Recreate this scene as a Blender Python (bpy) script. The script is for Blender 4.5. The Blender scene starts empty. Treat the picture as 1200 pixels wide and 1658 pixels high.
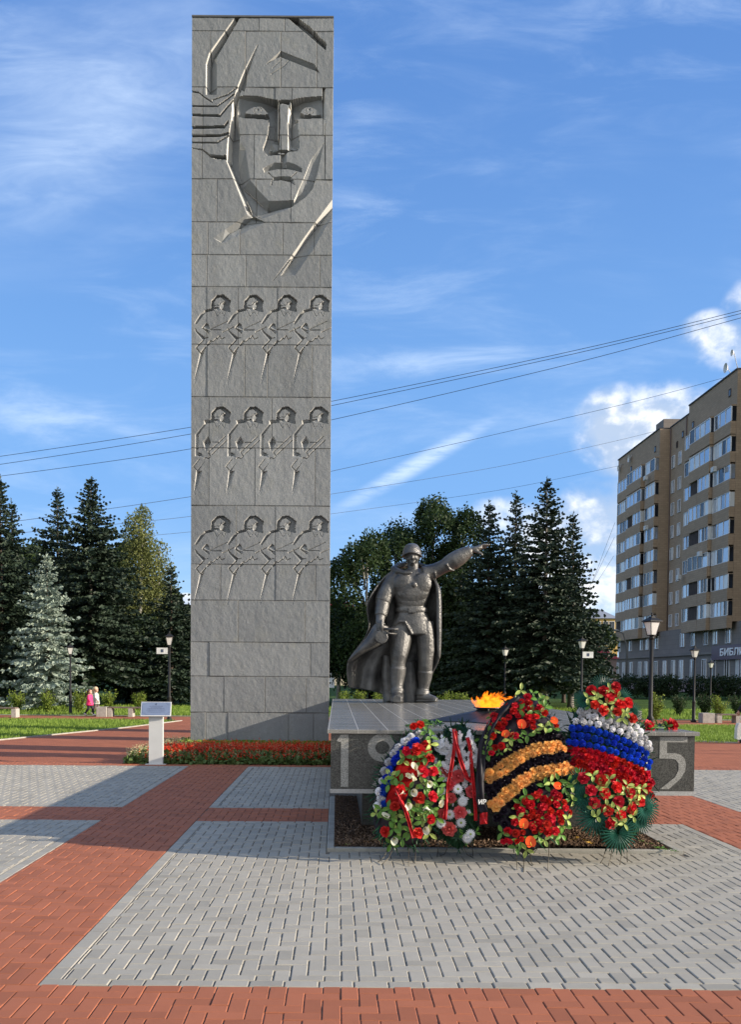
import bpy, bmesh, math, random
import numpy as np
from mathutils import Vector, Matrix
from mathutils.geometry import tessellate_polygon
random.seed(7); np.random.seed(7)
rnd = random.random
def ru(a, b): return a + (b - a) * random.random()
scene = bpy.context.scene
COL = scene.collection

# ------------------------------------------------------------------ camera
FPX, EYE = 1500.0, 1.77
PITCH, ROLL = math.radians(1.9), math.radians(0.42)
SHX, SHY = 55 / 1200, 313 / 1200
ROT = Matrix.Rotation(math.pi / 2 - PITCH, 4, 'X') @ Matrix.Rotation(ROLL, 4, 'Z')
cam_data = bpy.data.cameras.new('camera')
cam = bpy.data.objects.new('camera', cam_data)
COL.objects.link(cam)
cam.matrix_world = Matrix.Translation((0, 0, EYE)) @ ROT
cam_data.sensor_fit = 'HORIZONTAL'
cam_data.sensor_width = 36
cam_data.lens = 36 * FPX / 1200
cam_data.shift_x, cam_data.shift_y = SHX, SHY
cam_data.clip_start, cam_data.clip_end = 0.1, 3000
scene.camera = cam
R3 = ROT.to_3x3()
def ray(px, py):
    d = R3 @ Vector(((px - 600 + SHX * 1200) / FPX, (829 - py + SHY * 1200) / FPX, -1))
    return d / d.y
def W(px, py, y):
    return Vector((0, 0, EYE)) + ray(px, py) * y
def G(px, py, z=0.0):
    d = ray(px, py)
    return Vector((0, 0, EYE)) + d * ((z - EYE) / d.z)

# ------------------------------------------------------------------ light
SUN = Vector((1.0, -0.20, 0.325)).normalized()
sun_el = math.asin(SUN.z)
sun_az = math.atan2(SUN.x, SUN.y)
world = bpy.data.worlds.new('World')
scene.world = world
world.use_nodes = True
sd = bpy.data.lights.new('sun', 'SUN')
sd.energy = 5.0
sd.angle = math.radians(0.5)
sd.color = (1.0, 0.87, 0.71)
so = bpy.data.objects.new('sun', sd)
COL.objects.link(so)
so.rotation_euler = (-SUN).to_track_quat('-Z', 'Y').to_euler()
scene.view_settings.view_transform = 'Standard'
scene.view_settings.look = 'None'
scene.view_settings.gamma = 1
scene.view_settings.exposure = 0.72
scene.cycles.max_bounces = 6
scene.cycles.transparent_max_bounces = 8

class NT:
    """tiny node-tree helper"""
    def __init__(s, tree): s.t = tree; s.n = tree.nodes; s.l = tree.links
    def node(s, typ, **kw):
        n = s.n.new(typ)
        for k, v in kw.items(): setattr(n, k, v)
        return n
    def set(s, sock, v):
        if hasattr(v, 'is_output'): s.l.new(v, sock)
        else: sock.default_value = v
    def math(s, op, a, b=0.0, c=0.0, clamp=False):
        n = s.node('ShaderNodeMath', operation=op, use_clamp=clamp)
        s.set(n.inputs[0], a); s.set(n.inputs[1], b); s.set(n.inputs[2], c)
        return n.outputs[0]
    def ramp(s, fac, a, b, c0=0.0, c1=1.0):
        n = s.node('ShaderNodeMapRange', interpolation_type='SMOOTHSTEP')
        s.set(n.inputs[0], fac); s.set(n.inputs[1], a); s.set(n.inputs[2], b); s.set(n.inputs[3], c0); s.set(n.inputs[4], c1)
        return n.outputs[0]
    def mix(s, fac, a, b, blend='MIX'):
        n = s.node('ShaderNodeMix', data_type='RGBA', blend_type=blend)
        s.set(n.inputs[0], fac)
        for k, v in ((6, a), (7, b)):
            if isinstance(v, (tuple, list)): v = tuple(v) + (1,) * (4 - len(v))
            s.set(n.inputs[k], v)
        return n.outputs[2]
    def noise(s, vec, scale, detail=4, rough=0.55, dist=0.0):
        n = s.node('ShaderNodeTexNoise')
        if vec is not None: s.set(n.inputs['Vector'], vec)
        n.inputs['Scale'].default_value = scale; n.inputs['Detail'].default_value = detail
        n.inputs['Roughness'].default_value = rough; n.inputs['Distortion'].default_value = dist
        return n.outputs[0]
    def mapping(s, vec, scale=(1, 1, 1), rot=(0, 0, 0), loc=(0, 0, 0)):
        n = s.node('ShaderNodeMapping')
        s.set(n.inputs[0], vec); n.inputs[1].default_value = loc
        n.inputs[2].default_value = rot; n.inputs[3].default_value = scale
        return n.outputs[0]

# sky : nishita + cirrus and cumulus laid out by direction
def build_sky():
    k = NT(world.node_tree); k.n.clear()
    out = k.node('ShaderNodeOutputWorld'); bg = k.node('ShaderNodeBackground')
    sky = k.node('ShaderNodeTexSky', sky_type='NISHITA')
    sky.sun_disc = False; sky.sun_elevation = sun_el; sky.sun_rotation = sun_az
    sky.altitude = 150; sky.air_density = 1.0; sky.dust_density = 0.7; sky.ozone_density = 2.2
    tc = k.node('ShaderNodeTexCoord'); sp = k.node('ShaderNodeSeparateXYZ'); k.l.new(tc.outputs['Generated'], sp.inputs[0])
    x, y, z = sp.outputs
    ya = k.math('MAXIMUM', k.math('ABSOLUTE', y), 0.02)
    u = k.math('DIVIDE', x, ya); v = k.math('DIVIDE', z, ya)
    cb = k.node('ShaderNodeCombineXYZ'); k.l.new(u, cb.inputs[0]); k.l.new(v, cb.inputs[1]); P = cb.outputs[0]
    el = k.ramp(z, 0.0, 0.62)
    g1 = k.mix(k.ramp(z, -0.02, 0.20), (3.2, 5.1, 7.3), (1.35, 3.05, 6.2))
    g2 = k.mix(k.ramp(z, 0.16, 0.62), g1, (0.72, 1.85, 4.7))
    base = k.mix(0.80, sky.outputs[0], g2)
    # unseen bright cloud added behind the viewer as neutral fill light
    back_fill = k.math('MULTIPLY', k.ramp(y, -0.05, -0.55), k.ramp(k.noise(tc.outputs['Generated'], 2.2, 6, .6), 0.25, 0.6, 0.6, 1.0))
    def UV(px, py): return ((px - 545) / 1500, (1092 - py) / 1500)
    def ell(cx, cy, rx, ry, ang=0.0, soft=0.6):
        c = UV(cx, cy); a = math.radians(ang)
        du = k.math('SUBTRACT', u, c[0]); dv = k.math('SUBTRACT', v, c[1])
        e1 = k.math('ADD', k.math('MULTIPLY', du, math.cos(a)), k.math('MULTIPLY', dv, math.sin(a)))
        e2 = k.math('SUBTRACT', k.math('MULTIPLY', dv, math.cos(a)), k.math('MULTIPLY', du, math.sin(a)))
        e1 = k.math('DIVIDE', e1, rx / 1500); e2 = k.math('DIVIDE', e2, ry / 1500)
        return k.math('SQRT', k.math('ADD', k.math('MULTIPLY', e1, e1), k.math('MULTIPLY', e2, e2)))
    # cirrus
    n1 = k.noise(k.mapping(P, (2.2, 7.5, 1), (0, 0, math.radians(52))), 3.0, 8, 0.6, 0.6)
    n2 = k.noise(k.mapping(P, (1.5, 6.0, 1), (0, 0, math.radians(-24))), 3.4, 8, 0.62, 0.5)
    n3 = k.noise(P, 3.2, 3, 0.5)
    c1 = k.math('MULTIPLY', k.math('ADD', k.math('MULTIPLY', k.ramp(n1, 0.30, 0.85), 0.75), k.math('MULTIPLY', k.ramp(k.noise(P, 4.0, 6, .5), .3, .75), 0.5)), k.ramp(ell(130, 210, 230, 420, -62), 1.15, 0.0))
    c2 = k.math('MULTIPLY', k.ramp(n2, 0.42, 0.85), k.ramp(n3, 0.30, 0.62))
    c3 = k.math('MULTIPLY', k.ramp(ell(668, 756, 190, 20, 30), 1.0, 0.1), k.ramp(k.noise(k.mapping(P, (7, 34, 1), (0, 0, math.radians(-28))), 2.5, 5, .6), 0.25, 0.6))
    c4 = k.math('MULTIPLY', k.ramp(ell(60, 680, 330, 60, -10), 1.1, 0.1), k.ramp(n2, 0.3, 0.75))
    c5 = k.math('MULTIPLY', k.ramp(ell(700, 590, 330, 34, 3), 1.1, 0.1), k.ramp(n2, 0.3, 0.75))
    ci = k.math('ADD', k.math('MULTIPLY', c1, 0.60), k.math('MULTIPLY', c2, 0.42))
    ci = k.math('ADD', ci, k.math('MULTIPLY', c3, 0.75))
    ci = k.math('ADD', ci, k.math('ADD', k.math('MULTIPLY', c4, 0.28), k.math('MULTIPLY', c5, 0.3)))
    ci = k.math('MINIMUM', ci, 0.85)
    col = k.mix(ci, base, (4.9, 6.0, 7.6))
    # cumulus
    def cn(dx, dy):
        q = k.mapping(P, (1, 1.25, 1), loc=(dx, dy, 0)); return k.math('ADD', k.math('MULTIPLY', k.noise(q, 5.5, 9, 0.54, 0.2), 0.85), k.math('MULTIPLY', k.noise(q, 24, 6, 0.6, 0.2), 0.15))
    w0 = cn(0, 0); w1 = cn(0.016, 0.014)
    body = None
    for cx, cy, rx, ry in ((1070, 700, 120, 95), (1000, 700, 95, 85), (1120, 770, 120, 130), (1165, 552, 90, 56), (1225, 520, 80, 80), (940, 842, 110, 75),
                           (880, 850, 95, 70), (812, 832, 66, 42), (955, 915, 110, 90), (1000, 860, 90, 100), (300, 980, 26, 20), (1190, 650, 60, 50)):
        e = k.math('SUBTRACT', 1.0, ell(cx, cy, rx, ry))
        body = e if body is None else k.math('MAXIMUM', body, e)
    dens = k.math('ADD', k.math('MINIMUM', body, 0.6), k.math('MULTIPLY', k.math('SUBTRACT', w0, 0.44), 3.2))
    a = k.math('MULTIPLY', k.ramp(dens, 0.10, 0.85), k.ramp(body, 0.0, 0.2))
    sh = k.math('ADD', k.math('MULTIPLY', k.math('SUBTRACT', w0, w1), 9.0), k.math('ADD', 0.50, k.math('MULTIPLY', k.math('SUBTRACT', 0.45, k.math('MINIMUM', dens, 1.2)), 0.55)))
    ccol = k.mix(k.ramp(sh, 0.1, 0.95), (3.4, 4.2, 5.5), (8.0, 8.0, 8.0))
    col = k.mix(k.math('MULTIPLY', a, 0.95), col, ccol)
    col = k.mix(back_fill, col, (5.7, 5.95, 6.25))
    k.l.new(col, bg.inputs[0]); bg.inputs[1].default_value = 0.10
    k.l.new(bg.outputs[0], out.inputs[0])
build_sky()

# ------------------------------------------------------------------ helpers
def tag(o, label=None, cat=None, group=None, kind=None):
    if label: o['label'] = label
    if cat: o['category'] = cat
    if group: o['group'] = group
    if kind: o['kind'] = kind
    return o
def empty(name, loc=(0, 0, 0), rz=0, **kw):
    o = bpy.data.objects.new(name, None); COL.objects.link(o)
    o.empty_display_size = 0.2
    o.location = loc; o.rotation_euler = (0, 0, rz)
    o['rz'] = 0; del o['rz']
    return tag(o, **kw)
def mesh_obj(name, me, mat=None, parent=None):
    o = bpy.data.objects.new(name, me); COL.objects.link(o)
    if mat is not None:
        for m in (mat if isinstance(mat, (list, tuple)) else [mat]): me.materials.append(m)
    if parent is not None: o.parent = parent
    return o
class MB:
    def __init__(s): s.v = []; s.f = []; s.m = []; s.sm = []
    def add(s, vs, fs, m=0, smooth=False):
        b = len(s.v); s.v += [tuple(p) for p in vs]
        for f in fs: s.f.append(tuple(i + b for i in f)); s.m.append(m); s.sm.append(smooth)
    def box(s, x0, x1, y0, y1, z0, z1, m=0):
        s.add([(x, y, z) for z in (z0, z1) for y in (y0, y1) for x in (x0, x1)],
              [(0, 2, 3, 1), (4, 5, 7, 6), (0, 1, 5, 4), (2, 6, 7, 3), (0, 4, 6, 2), (1, 3, 7, 5)], m)
    def cbox(s, x0, x1, y0, y1, z0, z1, c=0.01, m=0):
        """box with chamfered top edges"""
        v = [(x0, y0, z0), (x1, y0, z0), (x1, y1, z0), (x0, y1, z0), (x0, y0, z1 - c), (x1, y0, z1 - c), (x1, y1, z1 - c), (x0, y1, z1 - c),
             (x0 + c, y0 + c, z1), (x1 - c, y0 + c, z1), (x1 - c, y1 - c, z1), (x0 + c, y1 - c, z1)]
        f = [(0, 3, 2, 1), (8, 9, 10, 11)]
        for i in range(4):
            j = (i + 1) % 4; f += [(i, j, j + 4, i + 4), (i + 4, j + 4, j + 8, i + 8)]
        s.add(v, f, m)
    def prism(s, pts, z0, z1, m=0):
        n = len(pts); top = [(p[0], p[1], z1) for p in pts]; bot = [(p[0], p[1], z0) for p in pts]
        tris = tessellate_polygon([[Vector((p[0], p[1], 0)) for p in pts]])
        f = []
        for t in tris: f += [tuple(n + i for i in t)]; f += [tuple(reversed(t))]
        f += [(i, (i + 1) % n, n + (i + 1) % n, n + i) for i in range(n)]
        s.add(bot + top, f, m)
    def rings(s, rings, cap=True, m=0, smooth=True, closed=True):
        n = len(rings[0]); v = [p for r in rings for p in r]; f = []
        for i in range(len(rings) - 1):
            for j in range(n if closed else n - 1):
                k2 = (j + 1) % n
                f.append((i * n + j, i * n + k2, (i + 1) * n + k2, (i + 1) * n + j))
        if cap: f.append(tuple(range(n))[::-1]); f.append(tuple((len(rings) - 1) * n + j for j in range(n)))
        s.add(v, f, m, smooth)
    def tube(s, path, r, n=8, m=0, cap=True, flat=1.0):
        P = [Vector(p) for p in path]; rs = r if isinstance(r, (list, tuple)) else [r] * len(P)
        rg = []; prev = None
        for i, p in enumerate(P):
            t = (P[min(i + 1, len(P) - 1)] - P[max(i - 1, 0)]).normalized()
            a = prev if prev is not None else (Vector((0, 0, 1)) if abs(t.z) < 0.9 else Vector((1, 0, 0)))
            b = t.cross(a).normalized(); a = b.cross(t).normalized(); prev = a
            rg.append([p + (a * math.cos(2 * math.pi * q / n) * flat + b * math.sin(2 * math.pi * q / n)) * rs[i] for q in range(n)])
        s.rings(rg, cap, m)
    def lathe(s, prof, n=16, c=(0, 0, 0), m=0, smooth=True, sx=1, sy=1):
        s.rings([[(c[0] + r * sx * math.cos(2 * math.pi * q / n), c[1] + r * sy * math.sin(2 * math.pi * q / n), c[2] + z) for q in range(n)] for r, z in prof], True, m, smooth)
    def ball(s, c, r, n=10, k2=6, m=0):
        r = r if isinstance(r, (tuple, list)) else (r, r, r)
        rg = []
        for i in range(k2 + 1):
            a = -math.pi / 2 + math.pi * (i + 0.02) / (k2 + 0.04)
            rg.append([(c[0] + r[0] * math.cos(a) * math.cos(2 * math.pi * q / n), c[1] + r[1] * math.cos(a) * math.sin(2 * math.pi * q / n), c[2] + r[2] * math.sin(a)) for q in range(n)])
        s.rings(rg, True, m)
    def mesh(s, name):
        me = bpy.data.meshes.new(name); me.from_pydata(s.v, [], s.f)
        me.polygons.foreach_set('material_index', s.m); me.polygons.foreach_set('use_smooth', s.sm)
        me.update(); return me
    def build(s, name, mat, parent=None): return mesh_obj(name, s.mesh(name), mat, parent)
def copy_tree(o, parent=None):
    c = o.copy(); COL.objects.link(c)
    if parent is not None: c.parent = parent
    for ch in [q for q in bpy.data.objects if q.parent == o]: copy_tree(ch, c)
    return c
def quads_mesh(name, V, nper=4, smooth=False):
    """V : (k, nper, 3) array of separate polygons"""
    V = np.asarray(V, dtype=np.float32); k = V.shape[0]
    me = bpy.data.meshes.new(name)
    me.vertices.add(k * nper); me.vertices.foreach_set('co', V.reshape(-1))
    me.loops.add(k * nper); me.loops.foreach_set('vertex_index', np.arange(k * nper, dtype=np.int32))
    me.polygons.add(k); me.polygons.foreach_set('loop_start', np.arange(0, k * nper, nper, dtype=np.int32))
    me.polygons.foreach_set('loop_total', np.full(k, nper, dtype=np.int32))
    me.update(calc_edges=True)
    if not smooth: me.shade_flat()
    return me

MATS = {}
def mat(name, col, rough=0.6, var=0.12, vscale=6.0, bump=0.0, bscale=40.0, metal=0.0, spec=0.5, col2=None, attr=None, attr_amt=0.3, coat=0.0, trans=0.0, bdist=0.02):
    if name in MATS: return MATS[name]
    m = bpy.data.materials.new(name); m.use_nodes = True
    k = NT(m.node_tree); b = k.n['Principled BSDF']
    tc = k.node('ShaderNodeTexCoord'); P = tc.outputs['Object']
    nz = k.noise(P, vscale, 5, 0.6)
    lo = tuple(c * (1 - var) for c in col); hi = tuple(min(1, c * (1 + var)) for c in (col2 or col))
    c = k.mix(k.ramp(nz, 0.3, 0.7), lo, hi)
    if attr:
        at = k.node('ShaderNodeAttribute', attribute_name=attr)
        f = k.math('ADD', k.math('MULTIPLY', k.math('SUBTRACT', at.outputs['Fac'], 0.5), 2 * attr_amt), 1.0)
        cb = k.node('ShaderNodeCombineXYZ')
        for i in range(3): k.l.new(f, cb.inputs[i])
        c = k.mix(1.0, c, cb.outputs[0], 'MULTIPLY')
    k.l.new(c, b.inputs['Base Color'])
    b.inputs['Roughness'].default_value = rough; b.inputs['Metallic'].default_value = metal
    b.inputs['Specular IOR Level'].default_value = spec
    b.inputs['Coat Weight'].default_value = coat
    if trans:
        tr = k.node('ShaderNodeBsdfTranslucent'); k.l.new(c, tr.inputs[0]); mx = k.node('ShaderNodeMixShader')
        mx.inputs[0].default_value = trans; k.l.new(b.outputs[0], mx.inputs[1]); k.l.new(tr.outputs[0], mx.inputs[2])
        k.l.new(mx.outputs[0], k.n['Material Output'].inputs[0])
    if bump:
        bn = k.node('ShaderNodeBump'); bn.inputs['Strength'].default_value = bump; bn.inputs['Distance'].default_value = bdist
        k.l.new(k.noise(P, bscale, 5, 0.65), bn.inputs['Height']); k.l.new(bn.outputs[0], b.inputs['Normal'])
    MATS[name] = m; m['k'] = 0
    return m

def granite_mat(name, col, speck, scale, rough, bump=0.0, tile=None):
    m = bpy.data.materials.new(name); m.use_nodes = True
    k = NT(m.node_tree); b = k.n['Principled BSDF']
    P = k.node('ShaderNodeTexCoord').outputs['Object']
    vor = k.node('ShaderNodeTexVoronoi'); vor.inputs['Scale'].default_value = scale; k.l.new(P, vor.inputs['Vector'])
    sepc = k.node('ShaderNodeSeparateColor'); k.l.new(vor.outputs['Color'], sepc.inputs[0])
    c = k.mix(k.ramp(sepc.outputs[0], 0.1, 0.95), tuple(x * (1 - speck) for x in col), tuple(x * (1 + speck) for x in col))
    c = k.mix(k.math('MULTIPLY', k.ramp(sepc.outputs[1], 0.9, 0.95), speck), c, tuple(min(1, x * 2.2) for x in col))
    c = k.mix(k.ramp(k.noise(P, 1.3, 4, .6), .35, .75, 0, .35), c, tuple(x * 0.8 for x in col))
    if tile:
        sp = k.node('ShaderNodeSeparateXYZ'); k.l.new(P, sp.inputs[0])
        j = None
        for ax, per, off in tile:
            fr = k.math('FRACT', k.math('DIVIDE', k.math('ADD', sp.outputs[ax], off), per))
            d = k.math('MINIMUM', fr, k.math('SUBTRACT', 1.0, fr)); g = k.ramp(d, 0.003 / per, 0.006 / per, 1.0, 0.0)
            j = g if j is None else k.math('MAXIMUM', j, g)
            cell = k.math('FLOOR', k.math('DIVIDE', k.math('ADD', sp.outputs[ax], off), per))
            if j is g: cs = cell
            else: cs = k.math('ADD', k.math('MULTIPLY', cs, 7.31), cell)
        wn = k.node('ShaderNodeTexWhiteNoise', noise_dimensions='1D'); k.l.new(cs, wn.inputs['W'])
        c = k.mix(k.math('MULTIPLY', wn.outputs[0], 0.35), c, tuple(x * 0.6 for x in col))
        c = k.mix(k.math('MULTIPLY', j, 0.4), c, (0.42, 0.41, 0.38))
        k.l.new(k.math('ADD', k.math('MULTIPLY', j, 0.5), k.math('ADD', rough, k.math('MULTIPLY', k.noise(P, 5, 4, .6), 0.10))), b.inputs['Roughness'])
    else: b.inputs['Roughness'].default_value = rough
    k.l.new(c, b.inputs['Base Color'])
    if bump:
        bn = k.node('ShaderNodeBump'); bn.inputs['Strength'].default_value = bump; bn.inputs['Distance'].default_value = 0.01
        k.l.new(k.noise(P, 60, 5, 0.6), bn.inputs['Height']); k.l.new(bn.outputs[0], b.inputs['Normal'])
    return m
# ================================================================== GROUND
def sheet(name, pts, z, material, kind='structure', **kw):
    mb = MB(); n = len(pts)
    tris = tessellate_polygon([[Vector((p[0], p[1], 0)) for p in pts]])
    vs = [(p[0], p[1], z) for p in pts]; fs = []
    for t in tris:
        a, b, c = (Vector(vs[i]) for i in t)
        fs.append(tuple(t) if (b - a).cross(c - a).z > 0 else tuple(reversed(t)))
    mb.add(vs, fs)
    return tag(mb.build(name, material), kind=kind, **kw)
grass_m = mat('grass', (0.11, 0.19, 0.025), 0.9, 0.35, 1.2, 0.9, 30, col2=(0.18, 0.27, 0.035), spec=0.1, bdist=0.06)
lawn_dark = mat('park_lawn', (0.05, 0.09, 0.018), 0.95, 0.4, 0.6, 0.8, 14, spec=0.1, bdist=0.08)
sheet('ground', [(-900, -60), (900, -60), (900, 1500), (-900, 1500)], -0.05, lawn_dark)
sand_m = mat('joint_sand', (0.20, 0.18, 0.15), 0.95, 0.25, 30, 0.6, 200, spec=0.1)
sheet('paving_bed', [(-14, -3), (16, -3), (16, 18.4), (-14, 18.4)], -0.0085, sand_m)

def brick_sheet_mat(name, col, sx, sy):
    m = bpy.data.materials.new(name); m.use_nodes = True
    k = NT(m.node_tree); b = k.n['Principled BSDF']; P = k.node('ShaderNodeTexCoord').outputs['Object']
    br = k.node('ShaderNodeTexBrick'); k.l.new(P, br.inputs['Vector'])
    br.inputs['Color1'].default_value = (*[c * 0.85 for c in col], 1); br.inputs['Color2'].default_value = (*[c * 1.15 for c in col], 1)
    br.inputs['Mortar'].default_value = (*[c * 0.5 for c in col], 1)
    br.inputs['Scale'].default_value = 1; br.inputs['Mortar Size'].default_value = 0.006; br.inputs['Brick Width'].default_value = sx; br.inputs['Row Height'].default_value = sy
    c = k.mix(k.ramp(k.noise(P, 0.9, 5, .6), .3, .7, 0, .5), br.outputs[0], tuple(x * 0.72 for x in col))
    k.l.new(c, b.inputs['Base Color']); b.inputs['Roughness'].default_value = 0.85; b.inputs['Specular IOR Level'].default_value = 0.25
    bn = k.node('ShaderNodeBump'); bn.inputs['Strength'].default_value = 0.5; bn.inputs['Distance'].default_value = 0.01; bn.invert = True
    k.l.new(br.outputs['Fac'], bn.inputs['Height']); k.l.new(bn.outputs[0], b.inputs['Normal'])
    return m
RED = (0.39, 0.132, 0.066)
GREY = (0.39, 0.365, 0.305)
redsheet = brick_sheet_mat('red_brick_paving', RED, 0.2, 0.1)
YN, YC0, YC1, YF = 5.21, 11.12, 12.22, 17.72
XL0, XL1, XR0, XR1 = -2.83, -1.69, 4.19, 5.34
gl0, gl1, gl2 = G(0, 1197), G(200, 1177.5), G(294, 1166)
dirl = (gl2 - gl0); far_l = gl0 - dirl * 2.6
gr0, gr1 = G(1130, 1196.5), G(1200, 1202)
sheet('red_path', [(-42, YF + 0.3), (45, YF + 0.3), (45, 38.8), (-42, 38.8)], -0.022, redsheet)
def lawn(name, pts, z=-0.008, h=0.05, m=None):
    return sheet(name, pts, z, m or grass_m)
left_lawn = [(gl0.x, gl0.y), (gl1.x, gl1.y), (gl2.x, gl2.y), (gl2.x - 1, 35.6), (-40, 35.6), (far_l.x - 10, far_l.y)]
right_lawn = [(8.5, gr0.y), (gr1.x, gr1.y), (42, gr1.y + 0.3), (42, 34.6), (8.5, 34.6)]
lawn('lawn', left_lawn); lawn('lawn', right_lawn)
lawn('lawn', [(-60, 38.6), (70, 38.6), (70, 52), (-60, 52)], -0.015)
kerb_m = mat('concrete_kerb', (0.34, 0.33, 0.29), 0.85, 0.15, 8, 0.4, 80)
mb = MB()
def kerb_run(pts, w=0.05):
    for a, b in zip(pts, pts[1:]):
        a = Vector((a[0], a[1], 0)); b = Vector((b[0], b[1], 0)); d = (b - a).normalized(); n = Vector((-d.y, d.x, 0)) * w / 2
        mb.prism([a - n, b - n, b + n, a + n], -0.04, 0.012)
kerb_run([(far_l.x, far_l.y)] + left_lawn[:3]); kerb_run([(8.5, 34.6), (8.5, gr0.y), (gr1.x, gr1.y), (42, gr1.y + 0.3)])
kerb_run([(-42, 38.8), (45, 38.8)])
tag(mb.build('kerb', kerb_m), kind='structure')

# herringbone pavers, real bricks with chamfered edges
def pavers(name, rects, sign, material, border, gap=0.005, cham=0.004, seed=1, hole=None, ox=0.0, oy=0.0):
    rs = np.random.RandomState(seed); out = []; U = 0.1
    def emit(x0, x1, y0, y1, tint):
        if x1 - x0 < 0.016 or y1 - y0 < 0.016: return
        if hole:
            hx0, hx1, hy0, hy1 = hole
            if x0 < hx1 and x1 > hx0 and y0 < hy1 and y1 > hy0:
                cut = [(hx1 - x0, 'l'), (x1 - hx0, 'r'), (y1 - hy0, 't')]
                c = min(cut)[1]
                if c == 'l': x0 = hx1
                elif c == 'r': x1 = hx0
                else: y1 = hy0
                if x1 - x0 < 0.016 or y1 - y0 < 0.016: return
        out.append((x0, x1, y0, y1, tint))
    for (X0, X1, Y0, Y1) in rects:
        bx0, bx1, by0, by1 = border
        ix0, ix1, iy0, iy1 = X0 + bx0, X1 - bx1, Y0 + by0, Y1 - by1
        if by0:
            x = X0
            while x < X1: emit(x, min(x + 0.2, X1), Y0, Y0 + by0, rs.rand()); x += 0.2
        if by1:
            x = X0
            while x < X1: emit(x, min(x + 0.2, X1), Y1 - by1, Y1, rs.rand()); x += 0.2
        for b_, xa, xb in ((bx0, X0, ix0), (bx1, ix1, X1)):
            y = iy0
            while b_ and y < iy1: emit(xa, xb, y, min(y + 0.2, iy1), rs.rand()); y += 0.2
        i0, i1 = int(math.floor((ix0 - ox) / U)) - 2, int(math.ceil((ix1 - ox) / U)) + 2
        j0, j1 = int(math.floor((iy0 - oy) / U)) - 2, int(math.ceil((iy1 - oy) / U)) + 2
        for i in range(i0, i1):
            for j in range(j0, j1):
                if sign > 0:     # c = i - j
                    c = (i - j) % 4; H = c == 0; V = c == 3
                    r = (i, i + 2, j, j + 1) if H else (i, i + 1, j, j + 2)
                else:            # mirrored : c = i + j
                    c = (i + j) % 4; H = c == 0; V = c == 2
                    r = (i, i + 2, j, j + 1) if H else (i, i + 1, j, j + 2)
                if not (H or V): continue
                x0, x1 = max(ix0, r[0] * U + ox), min(ix1, r[1] * U + ox); y0, y1 = max(iy0, r[2] * U + oy), min(iy1, r[3] * U + oy)
                emit(x0, x1, y0, y1, rs.rand())
    A = np.array(out); n = len(A); x0, x1, y0, y1, t = A.T
    g = gap / 2; x0 = x0 + g + rs.rand(n) * .0012; x1 = x1 - g - rs.rand(n) * .0012; y0 = y0 + g * .6; y1 = y1 - g * .6
    z = rs.normal(0, 0.0011, n); tx = rs.normal(0, 0.007, n); ty = rs.normal(0, 0.007, n)
    cx, cy = (x0 + x1) / 2, (y0 + y1) / 2
    V = np.zeros((n, 12, 3))
    for q, (a, b) in enumerate(((x0, y0), (x1, y0), (x1, y1), (x0, y1))):
        V[:, q, 0] = a; V[:, q, 1] = b; V[:, q, 2] = -0.016
        V[:, q + 4, 0] = a; V[:, q + 4, 1] = b; V[:, q + 4, 2] = z - cham + (a - cx) * tx + (b - cy) * ty
        sx = 1 if q in (0, 3) else -1; sy = 1 if q in (0, 1) else -1
        V[:, q + 8, 0] = a + sx * cham; V[:, q + 8, 1] = b + sy * cham * .7; V[:, q + 8, 2] = z + (a - cx) * tx + (b - cy) * ty
    F = [(8, 9, 10, 11)] + [(q, (q + 1) % 4, (q + 1) % 4 + 4, q + 4) for q in range(4)] + [(q + 4, (q + 1) % 4 + 4, (q + 1) % 4 + 8, q + 8) for q in range(4)]
    F = (np.array(F)[None] + (np.arange(n) * 12)[:, None, None]).reshape(-1)
    me = bpy.data.meshes.new(name); me.vertices.add(n * 12); me.vertices.foreach_set('co', V.reshape(-1).astype(np.float32))
    me.loops.add(len(F)); me.loops.foreach_set('vertex_index', F.astype(np.int32)); nf = len(F) // 4
    me.polygons.add(nf); me.polygons.foreach_set('loop_start', np.arange(0, len(F), 4, dtype=np.int32)); me.polygons.foreach_set('loop_total', np.full(nf, 4, dtype=np.int32))
    at = me.attributes.new('tint', 'FLOAT', 'FACE'); at.data.foreach_set('value', np.repeat(t, 9).astype(np.float32))
    me.update(calc_edges=True); me.shade_flat()
    return tag(mesh_obj(name, me, material), kind='structure')

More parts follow.
